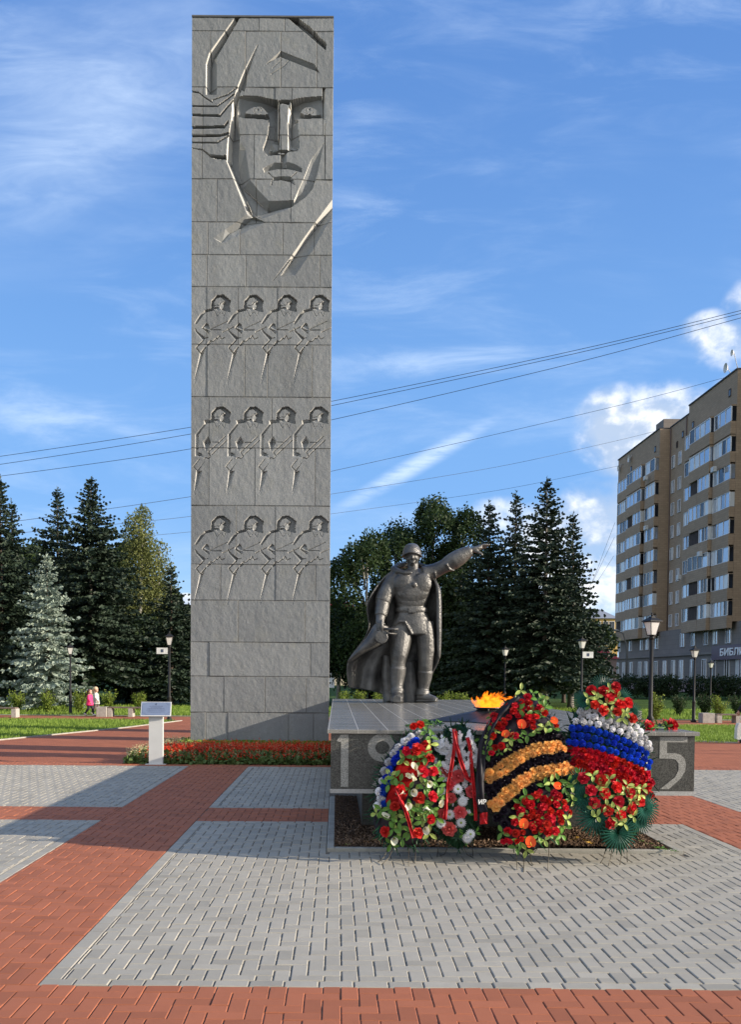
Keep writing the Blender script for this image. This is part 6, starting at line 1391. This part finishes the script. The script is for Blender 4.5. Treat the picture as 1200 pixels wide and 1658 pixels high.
# ================================================================== PEOPLE
def skin_body(name, joints, edges, voxel=.012):
    """joints: name -> ((x,y,z), r); one continuous skin"""
    mb = MB()
    for a, b in edges:
        (p, ra), (q, rb) = joints[a], joints[b]; mb.tube([p, (Vector(p) + Vector(q)) / 2, q], [ra, (ra + rb) / 2, rb], 12); mb.ball(p, ra, 12, 8); mb.ball(q, rb, 12, 8)
    return fuse(mb, voxel, 3, name, .5)
skin_m = mat('skin', (0.55, 0.33, 0.24), .5, .05, 3)
def child(px, pyb, h, rz, label, top_m, leg_m, hair_m, shoe_m, stride=.16, hood=None):
    g = G(px, pyb); r = empty('person', (g.x, g.y, 0), rz, label=label, cat='person', group=None); s = h / 1.15
    J = dict(head=((0, 0, 1.03), .088), chin=((0, -.04, .96), .05), neck=((0, 0, .92), .04), chest=((0, 0, .80), .095), sl=((.10, 0, .86), .045), sr=((-.10, 0, .86), .045), waist=((0, 0, .66), .08), hip=((0, 0, .56), .09), hl=((.06, 0, .54), .065), hr=((-.06, 0, .54), .065),
             kl=((.06, -stride * .55, .30), .045), kr=((-.06, stride * .2, .30), .045), al=((.06, -stride * .9, .06), .03), ar=((-.06, stride * 1.3, .09), .03), tl=((.06, -stride * .9 - .11, .03), .028), tr=((-.06, stride * 1.3 - .08, .03), .028),
             el=((.155, .05, .70), .032), er=((-.155, -.05, .70), .032), wl=((.16, -.0, .56), .022), wr=((-.16, -.14, .58), .022))
    for k_ in J: J[k_] = (tuple(v * s for v in J[k_][0]), J[k_][1] * s)
    E_ = [('head', 'chin'), ('head', 'neck'), ('neck', 'chest'), ('chest', 'sl'), ('chest', 'sr'), ('chest', 'waist'), ('waist', 'hip'), ('hip', 'hl'), ('hip', 'hr'), ('hl', 'kl'), ('hr', 'kr'), ('kl', 'al'), ('kr', 'ar'), ('al', 'tl'), ('ar', 'tr'), ('sl', 'el'), ('sr', 'er'), ('el', 'wl'), ('er', 'wr')]
    me = skin_body('body', J, E_); mesh_obj('body', me, skin_m, r)
    for w_ in ('wl', 'wr'):                    # hands with fingers
        mb = MB(); p = Vector(J[w_][0]); mb.ball(p + Vector((0, -.005, -.03)) * s, (.018 * s, .026 * s, .035 * s), 8, 6)
        for q in range(4): mb.tube([p + Vector((0, (-.022 + .013 * q), -.05)) * s, p + Vector((0, (-.03 + .014 * q), -.085 - .006 * (q in (1, 2)))) * s], [.007 * s, .005 * s], 5)
        mb.tube([p + Vector((0, -.025, -.02)) * s, p + Vector((0, -.05, -.05)) * s], [.008 * s, .005 * s], 5); mb.build('hand', skin_m, r)
    mb = MB(); mb.rings([[(rx_ * math.cos(a) * s, ry_ * math.sin(a) * s, z * s) for a in [2 * math.pi * q / 16 for q in range(16)]] for z, rx_, ry_ in ((.90, .05, .05), (.88, .125, .075), (.78, .135, .115), (.66, .135, .115), (.55, .15, .13), (.44, .165, .145), (.435, .15, .13))])
    for a, b, c in (('sl', 'el', 'wl'), ('sr', 'er', 'wr')): mb.tube([J[a][0], J[b][0], J[c][0]], [.058 * s, .048 * s, .036 * s], 10)
    mesh_obj('jacket', fuse(mb, .014 * s, 2, 'jacket'), top_m, r)
    mb = MB()
    for a, b, c in (('hl', 'kl', 'al'), ('hr', 'kr', 'ar')): mb.tube([J[a][0], J[b][0], J[c][0]], [.076 * s, .056 * s, .040 * s], 10)
    mesh_obj('trousers', fuse(mb, .014 * s, 2, 'trousers'), leg_m, r)
    for a, b in (('al', 'tl'), ('ar', 'tr')): mb = MB(); mb.tube([Vector(J[a][0]) + Vector((0, .03, 0)) * s, J[a][0], J[b][0]], [.036 * s, .042 * s, .03 * s], 10); mb.build('shoe', shoe_m, r)
    mb = MB(); mb.ball((0, .018 * s, 1.05 * s), (.098 * s, .092 * s, .085 * s), 14, 10); mb.tube([(0, .08 * s, 1.05 * s), (0, .12 * s, .98 * s), (0, .10 * s, .86 * s)], [.04 * s, .045 * s, .015 * s], 8); mb.build('hair', hair_m, r)
    mb = MB(); mb.ball((-.032 * s, -.082 * s, 1.03 * s), .011 * s, 6, 4); mb.ball((.032 * s, -.082 * s, 1.03 * s), .011 * s, 6, 4); mb.build('eyes', mat('eye_dark', (.02, .015, .01), .3), r)
    return r
child(145.5, 1158.5, 1.13, math.radians(70), 'person in a bright pink jacket and dark leggings walking towards the planter', mat('pink_jacket', (0.80, 0.03, 0.16), .7), mat('dark_leggings', (0.02, 0.02, 0.025), .8), mat('brown_hair', (0.10, 0.055, 0.03), .6), mat('white_shoe', (.6, .6, .6), .6))
child(155.5, 1157.5, 1.22, math.radians(80), 'person with fair hair in a green and white top beside the one in pink', mat('green_white_top', (0.22, 0.32, 0.24), .7, .6, 9, col2=(.5, .55, .5)), mat('brown_trousers', (0.12, 0.085, 0.08), .8), mat('fair_hair', (0.55, 0.42, 0.26), .6), mat('cream_shoe', (.6, .55, .4), .6), .12)
pr = child(1213, 1203, 1.70, math.radians(-95), 'person in dark clothes at the right edge of the picture carrying a white bag', mat('black_coat', (0.012, 0.012, 0.014), .8), mat('dark_trousers', (0.03, 0.03, 0.035), .8), mat('dark_hair', (0.04, 0.03, 0.02), .6), mat('black_shoe', (.02, .02, .02), .5), .10)
b_ = G(1197.5, 1200); mb = MB()
mb.rings([[(x * w_, y * .09, z) for x, y in ((-1, -1), (1, -1), (1, 1), (-1, 1))] for z, w_ in ((.02, .10), (.05, .135), (.35, .12), (.48, .08))], smooth=False)
r = empty('bag', (b_.x + .02, b_.y, .03), label='white plastic bag hanging beside the person at the right edge', cat='bag'); mb.build('sack', mat('white_plastic', (.75, .75, .75), .35, .1, 20, .8, 30, trans=.3), r); mb = MB(); mb.tube([(-.05, 0, .46), (0, 0, .66), (.06, 0, .46)], .008, 5); mb.build('handle', sign_w, r)

# ================================================================== CAR far left
cp = W(6, 1134, 58); car = empty('parked_car', (cp.x, cp.y, -.05), label='silver parked car half hidden behind the trees at the left edge', cat='car'); silver = mat('silver_paint', (0.35, 0.36, 0.38), .3, .03, 2, metal=.6); glass_d = mat('dark_glass', (0.02, 0.025, 0.03), .08, .05, 2)
def prof(pts, w0, mbx): 
    n = len(pts); v = [(x, -w0, z) for x, z in pts] + [(x, w0, z) for x, z in pts]; tr = tessellate_polygon([[Vector((x, z, 0)) for x, z in pts]])
    mbx.add(v, [tuple(t) for t in tr] + [tuple(n + i for i in reversed(t)) for t in tr] + [(i, i + n, (i + 1) % n + n, (i + 1) % n) for i in range(n)])
mb = MB(); prof([(-2.1, .3), (-2.15, .7), (-1.95, .92), (-1.3, .98), (1.0, .98), (1.9, .88), (2.15, .7), (2.15, .3)], .86, mb); bo = mb.build('body', silver, car); md = bo.modifiers.new('b', 'BEVEL'); md.width = .06; md.segments = 3
mb = MB(); prof([(-1.5, .97), (-1.0, 1.42), (.35, 1.45), (1.15, .97)], .74, mb); ca_ = mb.build('cabin', glass_d, car); mb = MB(); prof([(-1.05, 1.41), (.4, 1.44), (.35, 1.49), (-.95, 1.47)], .72, mb); mb.build('roof', silver, car)
for x in (-1.3, 1.35):
    for y in (-.84, .84):
        mb = MB(); mb.rings([[(x + .31 * math.cos(a), y + d, .31 + .31 * math.sin(a)) for a in [2 * math.pi * q / 20 for q in range(20)]] for d in (-.09, .09)], smooth=False); wh = mb.build('wheel', mat('tyre', (.015, .015, .015), .8), car)
        mb = MB(); mb.rings([[(x + .19 * math.cos(a), y + d, .31 + .19 * math.sin(a)) for a in [2 * math.pi * q / 16 for q in range(16)]] for d in (-.10, .10)], smooth=False); mb.build('rim', silver, wh)

# ================================================================== APARTMENT BLOCK
def wall_mat(name, c1, c2, sx=.6, sy=.25, mortar=.7):
    m = bpy.data.materials.new(name); m.use_nodes = True; k = NT(m.node_tree); b = k.n['Principled BSDF']; g = k.node('ShaderNodeNewGeometry'); P = k.node('ShaderNodeTexCoord').outputs['Object']
    sp = k.node('ShaderNodeSeparateXYZ'); k.l.new(P, sp.inputs[0]); cb = k.node('ShaderNodeCombineXYZ'); k.l.new(k.math('ADD', sp.outputs[0], sp.outputs[1]), cb.inputs[0]); k.l.new(sp.outputs[2], cb.inputs[1])
    br = k.node('ShaderNodeTexBrick'); k.l.new(cb.outputs[0], br.inputs['Vector']); br.inputs['Scale'].default_value = 1; br.inputs['Brick Width'].default_value = sx; br.inputs['Row Height'].default_value = sy; br.inputs['Mortar Size'].default_value = .02
    br.inputs['Color1'].default_value = (*c1, 1); br.inputs['Color2'].default_value = (*c2, 1); br.inputs['Mortar'].default_value = (*[x * mortar for x in c1], 1)
    c = k.mix(k.ramp(k.noise(P, .25, 6, .65), .35, .75, 0, .5), br.outputs[0], tuple(x * .65 for x in c1)); k.l.new(c, b.inputs['Base Color']); b.inputs['Roughness'].default_value = .9; return m
tan = wall_mat('tan_brick', (0.40, 0.29, 0.195), (0.33, 0.24, 0.16)); greyw = wall_mat('grey_render', (0.23, 0.20, 0.175), (0.21, 0.18, 0.16), 1.2, .6); pinkw = mat('pink_plinth', (0.36, 0.25, 0.24), .9, .12, 1); roof_m = mat('roof_edge', (0.03, 0.03, 0.035), .7); white_f = mat('white_frame', (0.66, 0.67, 0.68), .5); opening_shade_m = mat('opening_shade', (0.05, 0.035, 0.028), .9, .3, 2)  # last colour paints the shade inside open loggias and attic openings
def glass_mat():
    m = bpy.data.materials.new('window_glass'); m.use_nodes = True; k = NT(m.node_tree); b = k.n['Principled BSDF']; P = k.node('ShaderNodeTexCoord').outputs['Object']; oi = k.node('ShaderNodeObjectInfo'); g = k.node('ShaderNodeNewGeometry')
    wn = k.node('ShaderNodeTexWhiteNoise', noise_dimensions='2D'); cb = k.node('ShaderNodeCombineXYZ'); k.l.new(oi.outputs['Random'], cb.inputs[0]); k.l.new(g.outputs['Random Per Island'], cb.inputs[1]); k.l.new(cb.outputs[0], wn.inputs['Vector'])
    c = k.mix(k.ramp(wn.outputs[0], .25, .4), (0.03, 0.035, 0.045), (0.42, 0.46, 0.52)); c = k.mix(k.ramp(wn.outputs[0], .75, .8), c, (0.62, 0.63, 0.62))
    k.l.new(c, b.inputs['Base Color']); b.inputs['Roughness'].default_value = .12; k.l.new(k.ramp(wn.outputs[0], .75, .8, .75, .1), b.inputs['Metallic']); return m
glass = glass_mat()
BX = 43.0; apt = empty('apartment_block', (BX, 85, 0), label='tall tan brick apartment block with rows of glazed balconies along the right side', cat='building'); ai = Vector((BX, 85, 0))
ZR = 34.9
mb = MB()
mb.box(BX, BX + 14, 125.0, 143.3, 7.9, ZR); mb.box(BX + 1.4, BX + 14, 114.8, 124.99, 7.9, ZR + .1); mb.box(BX, BX + 14, 101.0, 114.79, 7.9, ZR + .05); mb.box(BX + 2.2, BX + 14, 70, 100.99, 7.9, ZR + .6)
put(mb.build('wall', tan), apt)
mb = MB(); mb.box(BX + .5, BX + 14, 70, 143.2, 4.6, 7.89); mb.box(BX + .2, BX + 14, 70, 143.25, 1.15, 4.55); put(mb.build('lower_wall', greyw), apt)
mb = MB(); mb.box(BX + .1, BX + 14.05, 69.9, 143.3, -.5, 1.13); put(mb.build('plinth', pinkw), apt)
mb = MB(); mb.box(BX - .1, BX + 14.1, 70, 143.4, 4.45, 4.75); mb.box(BX + .05, BX + 14.1, 70, 143.4, 1.10, 1.2); put(mb.build('string_course', greyw), apt)
mb = MB(); 
for y0, y1, x0, h in ((125, 143.4, BX - .12, 0), (114.8, 124.95, BX + 1.3, .1), (100.95, 114.75, BX - .12, .05), (70, 100.9, BX + 2.1, .6)): mb.box(x0, BX + 14, y0, y1, ZR + h + .002, ZR + h + .16)
put(mb.build('roof', roof_m), apt)
mb = MB(); mb.box(BX + .8, BX + 5, 126, 129, ZR + .2, ZR + 1.6); put(mb.build('chimney', greyw), apt)
for y in (124.9, 119.3, 115.0): mb = MB(); mb.tube([(BX + 1.33, y - .2, 1), (BX + 1.33, y - .2, ZR)], .09, 6); put(mb.build('drainpipe', mat('pipe', (.13, .09, .07), .6)), apt)
def window_mesh(w_, h_, nm, t=.07):
    """frame in the YZ plane, looking to -X; centre at the origin"""
    f = MB(); f.box(-.10, .02, -w_ / 2, w_ / 2, -h_ / 2 - t, -h_ / 2); f.box(-.10, .02, -w_ / 2, w_ / 2, h_ / 2, h_ / 2 + t)
    for i in range(nm + 1): y = -w_ / 2 + w_ * i / nm; f.box(-.099, .021, y - t / 2, y + t / 2, -h_ / 2, h_ / 2)
    p = MB()
    for i in range(nm):
        y0, y1 = -w_ / 2 + w_ * i / nm + t / 2, -w_ / 2 + w_ * (i + 1) / nm - t / 2; p.add([(-.04 + ru(-.03, .03), y0, -h_ / 2), (-.04 + ru(-.03, .03), y1, -h_ / 2), (-.04, y1, h_ / 2), (-.04, y0, h_ / 2)], [(0, 3, 2, 1)])
    fm_ = f.mesh('window_frame'); fm_.materials.append(white_f); pm_ = p.mesh('pane'); pm_.materials.append(glass); return fm_, pm_
def _att():
    f = MB(); f.box(-.04, .01, -.3, .3, -.42, .42); a = f.mesh('vent_frame'); a.materials.append(opening_shade_m); p = MB(); p.add([(-.045, -.22, -.3), (-.045, .22, -.3), (-.045, .22, .3), (-.045, -.22, .3)], [(0, 3, 2, 1)]); b = p.mesh('pane'); b.materials.append(glass_d); return a, b
WIN = {'stair': window_mesh(1.0, 1.5, 2), 'low': window_mesh(1.3, 1.6, 2), 'tall': window_mesh(1.2, 2.2, 2, .09), 'attic': tuple(_att())}
def add_win(kind, x, y, z, nm='window'):
    f, p = WIN[kind]; o = bpy.data.objects.new(nm, f); COL.objects.link(o); put(o, apt, (x, y, z)); q = bpy.data.objects.new('pane', p); COL.objects.link(q); q.parent = o
rows_z = [30.3, 27.05, 24.1, 21.1, 18.2, 15.2, 12.3, 9.35]
rb_ = random.Random(4)
def loggia(y0, y1, xo, z, style):
    """brick parapet, glazing and side returns of one balcony bay"""
    w_ = y1 - y0; x = BX - xo; mb = MB(); mb.box(x, BX - .002, y0 + .02, y1 - .02, z - 2.18, z - .82); o = mb.build('balcony', tan); put(o, apt); mb = MB(); mb.box(x + .05, BX - .003, y0 + .02, y1 - .02, z + .80, z + .98); li = mb.build('lintel', tan); li.parent = o
    if style == 'open':
        mb = MB(); mb.box(x + .25, BX - .004, y0 + .03, y1 - .03, z - .815, z + .795); q = mb.build('loggia_shade_box', opening_shade_m); q.parent = o; return  # solid dark box standing in for the shade of an open loggia
    key = ('l', round(w_, 1), style)
    if key not in WIN: WIN[key] = window_mesh(w_ - .1, 1.52, style, .08)
    f, p = WIN[key]; fo = bpy.data.objects.new('glazing', f); COL.objects.link(fo); fo.parent = o; fo.location = (x + .12, (y0 + y1) / 2, z) ; pq = bpy.data.objects.new('pane', p); COL.objects.link(pq); pq.parent = o; pq.location = fo.location
    fo.location = Vector(fo.location) ; 
    # side return facing the square
    mb = MB(); mb.add([(x + .1, y0 + .03, z - .78), (BX - .01, y0 + .03, z - .78), (BX - .01, y0 + .03, z + .78), (x + .1, y0 + .03, z + .78)], [(0, 1, 2, 3)]); q = mb.build('side_pane', glass); q.parent = o
for zi, z in enumerate(rows_z):
    for (y0, y1, xo) in ((136.2, 142.2, .45), (129.7, 136.1, .95), (125.15, 129.0, .6), (112.0, 114.7, .5), (105.8, 111.9, 1.0), (101.1, 105.7, .6)):
        st = rb_.choice([3, 4, 4, 5, 6]) if y1 - y0 > 4 else rb_.choice([2, 3, 3])
        if rb_.random() < (.30 if (y1 - y0 > 6) else .06):
            ym = y0 + (y1 - y0) * rb_.choice([.45, .55]); loggia(y0, ym - .02, xo, z, 3); loggia(ym, y1, xo, z, 'open')
        else: loggia(y0, y1, xo, z, st)
for z in rows_z + [6.45]:
    for y in (123.6, 121.2): add_win('stair', BX + 1.38, y, z - .1)
for px in (1104, 1121, 1142, 1157, 1178, 1002, 1020, 1038, 1047, 1062): add_win('low', BX + .48, (BX + .5) * 1500 / (px - 545), 6.45)
for px in (1000, 1010, 1022, 1036, 1046, 1062, 1076, 1090, 1103, 1121, 1140, 1155, 1177, 1196): add_win('tall', BX + .18, (BX + .2) * 1500 / (px - 545), 2.75)
for px, z in ((1172, 33.0), (1114, 32.3), (1089, 32.2), (1098, 33), (1054, 32.6), (1016, 32.2)): add_win('attic', BX + (1.38 if 1080 < px < 1107 else -.02), (BX + (1.4 if 1080 < px < 1107 else 0)) * 1500 / (px - 545), z)
for y in (96, 90):
    for z in rows_z: add_win('low', BX + 2.18, y, z)
ac = MB(); ac.cbox(-.35, .0, -.4, .4, -.28, .28, .03); acm = ac.mesh('air_conditioner'); acm.materials.append(mat('ac_white', (.55, .55, .53), .5))
for y, z in ((104, 24.9), (107.5, 16.0), (114, 14.0), (123, 7.5), (127, 28.8), (141, 8.0), (126.5, 22.0)): o = bpy.data.objects.new('air_conditioner', acm); COL.objects.link(o); put(o, apt, (BX - 1.02, y, z))
for y, z, rr in ((103.2, ZR + .9, .55), (101.6, ZR + 2.0, .35), (137, ZR - 1.2, .5), (142, ZR - 1.5, .45)):
    mb = MB(); mb.rings([[(BX - .2 - .25 * t ** 2, y + rr * t * math.cos(a), z + rr * t * math.sin(a)) for a in [2 * math.pi * q / 18 for q in range(18)]] for t in (.02, .5, 1)], cap=False); mb.tube([(BX - .2, y, z), (BX + .3, y, ZR + .1)], .04, 5); put(mb.build('satellite_dish', mat('dish', (.6, .6, .58), .4)), apt)
# shop sign
sx_ = BX - .05; purple = mat('sign_purple', (0.045, 0.018, 0.05), .4); sg = empty('shop_sign', (sx_, 100, 4.3), label='dark purple shop sign reading БИБЛИО-ХОЛЛ on the apartment block', cat='sign')
ya, yb = BX * 1500 / (1153 - 545), 88.5
mb = MB(); mb.box(sx_ - .12, sx_ + .02, yb, ya, 3.75, 5.35); put(mb.build('sign_board', purple), sg)
tm = text_mesh('БИБЛИО-ХОЛЛ', 1.5, .03, .03); o = mesh_obj('lettering', tm, mat('letters_white', (.8, .8, .8), .4)); put(o, sg, (sx_ - .16, (103.6 + 90.3) / 2, 4.53)); o.rotation_euler = (math.pi / 2, 0, -math.pi / 2); xs_ = [v.co.x for v in tm.vertices]; o.scale = (13.3 / (max(xs_) - min(xs_)), .72, 1)

# ---------------------------------------------------------------- far buildings
def block(name, x0, x1, y0, y1, zb, zt, wallm, label, roofm, roof_h=1.5, floors=(), wx=(), wsz=(.9, 1.4), gable=False, face='y'):
    r = empty(name, (x0, y0, 0), label=label, cat='building'); mb = MB(); mb.box(x0, x1, y0, y1, zb, zt); put(mb.build('wall', wallm), r)
    mb = MB(); e = .3; ym = (y0 + y1) / 2
    mb.add([(x0 - e, y0 - e, zt), (x1 + e, y0 - e, zt), (x1 + e, y1 + e, zt), (x0 - e, y1 + e, zt), (x0 + 1.5, ym, zt + roof_h), (x1 - 1.5, ym, zt + roof_h)], [(0, 1, 5, 4), (2, 3, 4, 5), (0, 4, 3), (1, 2, 5), (0, 3, 2, 1)]); rf = mb.build('roof', roofm); put(rf, r)
    for z in floors:
        for x in wx:
            mb = MB(); mb.box(x - wsz[0] / 2, x + wsz[0] / 2, y0 - .08, y0 - .02, z - wsz[1] / 2, z + wsz[1] / 2); o = mb.build('window', white_f); put(o, r); mb = MB(); mb.box(x - wsz[0] / 2 + .1, x - .04, y0 - .1, y0 - .085, z - wsz[1] / 2 + .1, z + wsz[1] / 2 - .1); mb.box(x + .04, x + wsz[0] / 2 - .1, y0 - .1, y0 - .085, z - wsz[1] / 2 + .1, z + wsz[1] / 2 - .1); q = mb.build('pane', glass_d); put(q, o)
    return r
yel = mat('yellow_plaster', (0.60, 0.40, 0.14), .9, .08, 1); cream_w = mat('cream_plaster', (0.55, 0.48, 0.36), .9, .08, 1); greyroof = mat('grey_roof', (0.25, 0.27, 0.30), .6, .1, 2); redroof = mat('red_roof', (0.45, 0.05, 0.05), .6, .15, 3, .6, 8); pinkwall = mat('pink_wall', (0.30, 0.22, 0.20), .9, .1, 2); whitew = mat('white_wall', (0.62, 0.64, 0.66), .8, .05, 1)
def wx_(p, y): return (p - 545) / 1500 * y
def wz_(py, y, px=970): return W(px, py, y).z
Yb = 175
block('yellow_building', wx_(925, Yb), wx_(999, Yb), Yb, Yb + 14, -1, wz_(1001, Yb), yel, 'yellow building with a grey roof between the spruces and the apartment block', greyroof, 2.2, (wz_(1015, Yb), wz_(1035, Yb)), [wx_(p, Yb) for p in (932, 942, 957, 967, 979, 989)], (1.0, 2.2))
block('low_red_roofed_building', wx_(958, 120), wx_(998, 120), 120, 128, -1, wz_(1066, 120), pinkwall, 'low pinkish building with a bright red roof left of the apartment block', redroof, 2.0, (wz_(1090, 120),), [wx_(p, 120) for p in (975, 986)], (.9, 1.6))
block('white_building', wx_(520, 130), wx_(541, 130), 130, 138, -1, wz_(1058, 130, 540), whitew, 'white building glimpsed between the stele and the birches', greyroof, .6, (wz_(1080, 130, 540),), [wx_(537, 130)], (.8, 1.6))
block('cream_building', wx_(500, 160), wx_(575, 160), 160, 170, -1, wz_(985, 160, 545), cream_w, 'cream and orange building seen through the birches beside the stele', redroof, 1.5, (wz_(1000, 160, 545), wz_(1020, 160, 545)), [wx_(p, 160) for p in (535, 545, 555, 565)], (1.0, 1.6))

# ================================================================== OVERHEAD WIRES
wire_m = mat('cable', (0.02, 0.02, 0.025), .6)
def power_line(pts, Y0, Y1, label, r=.016):
    P = []; x0, x1 = pts[0][0], pts[-1][0]
    for i in range(len(pts) - 1):
        for q in range(8):
            f = q / 8; a = [pts[max(0, i - 1)], pts[i], pts[i + 1], pts[min(len(pts) - 1, i + 2)]]
            c = [0.5 * (2 * a[1][k_] + (a[2][k_] - a[0][k_]) * f + (2 * a[0][k_] - 5 * a[1][k_] + 4 * a[2][k_] - a[3][k_]) * f * f + (3 * a[1][k_] - a[0][k_] - 3 * a[2][k_] + a[3][k_]) * f ** 3) for k_ in (0, 1)]
            P.append(W(c[0], c[1], Y0 + (Y1 - Y0) * (c[0] - x0) / (x1 - x0)))
    P.append(W(pts[-1][0], pts[-1][1], Y1)); mb = MB(); mb.tube(P, r, 5); o = mb.build('power_line', wire_m); tag(o, label, 'cable', 'overhead cables')
ext = lambda a, b, k_: (a[0] + (a[0] - b[0]) * k_, a[1] + (a[1] - b[1]) * k_)
power_line([(-260, 772), (0, 739), (308, 692), (537, 650), (930, 568), (1200, 503), (1420, 446)], 62, 52, 'uppermost of the overhead cables crossing behind the stele')
power_line([(-260, 786), (0, 752), (308, 703), (537, 657), (930, 573), (1200, 508), (1420, 452)], 62, 52.2, 'overhead cable second from the top, close under the uppermost')
power_line([(-260, 800), (0, 771), (308, 727), (537, 680), (930, 588), (1200, 515), (1420, 455)], 63, 53, 'overhead cable third from the top')
power_line([(-260, 872), (0, 847), (310, 804), (537, 763), (980, 662), (1176, 611)], 70, 102, 'overhead cable running to the dish on the near roof corner', .02)
power_line([(-260, 895), (0, 866), (310, 836), (537, 800), (800, 757), (980, 718), (1059, 699)], 72, 126, 'overhead cable running to the chimney of the apartment block', .02)
power_line([(-260, 905), (0, 886), (310, 861), (537, 832), (800, 795), (980, 759), (1010, 752)], 74, 139, 'lowest overhead cable, ending at the far corner of the block', .02)
for i, (a, b, lab) in enumerate((((996, 846), (962, 935), 'steepest cable dropping from the far corner of the block'), ((995, 870), (958, 945), 'second steep cable dropping from the far corner'), ((994, 900), (955, 958), 'third steep cable dropping from the far corner'))):
    power_line([a, ((a[0] + b[0]) / 2 - 2, (a[1] + b[1]) / 2 + 5), b, (b[0] - 22, b[1] + 38)], 143, 150, lab, .022)
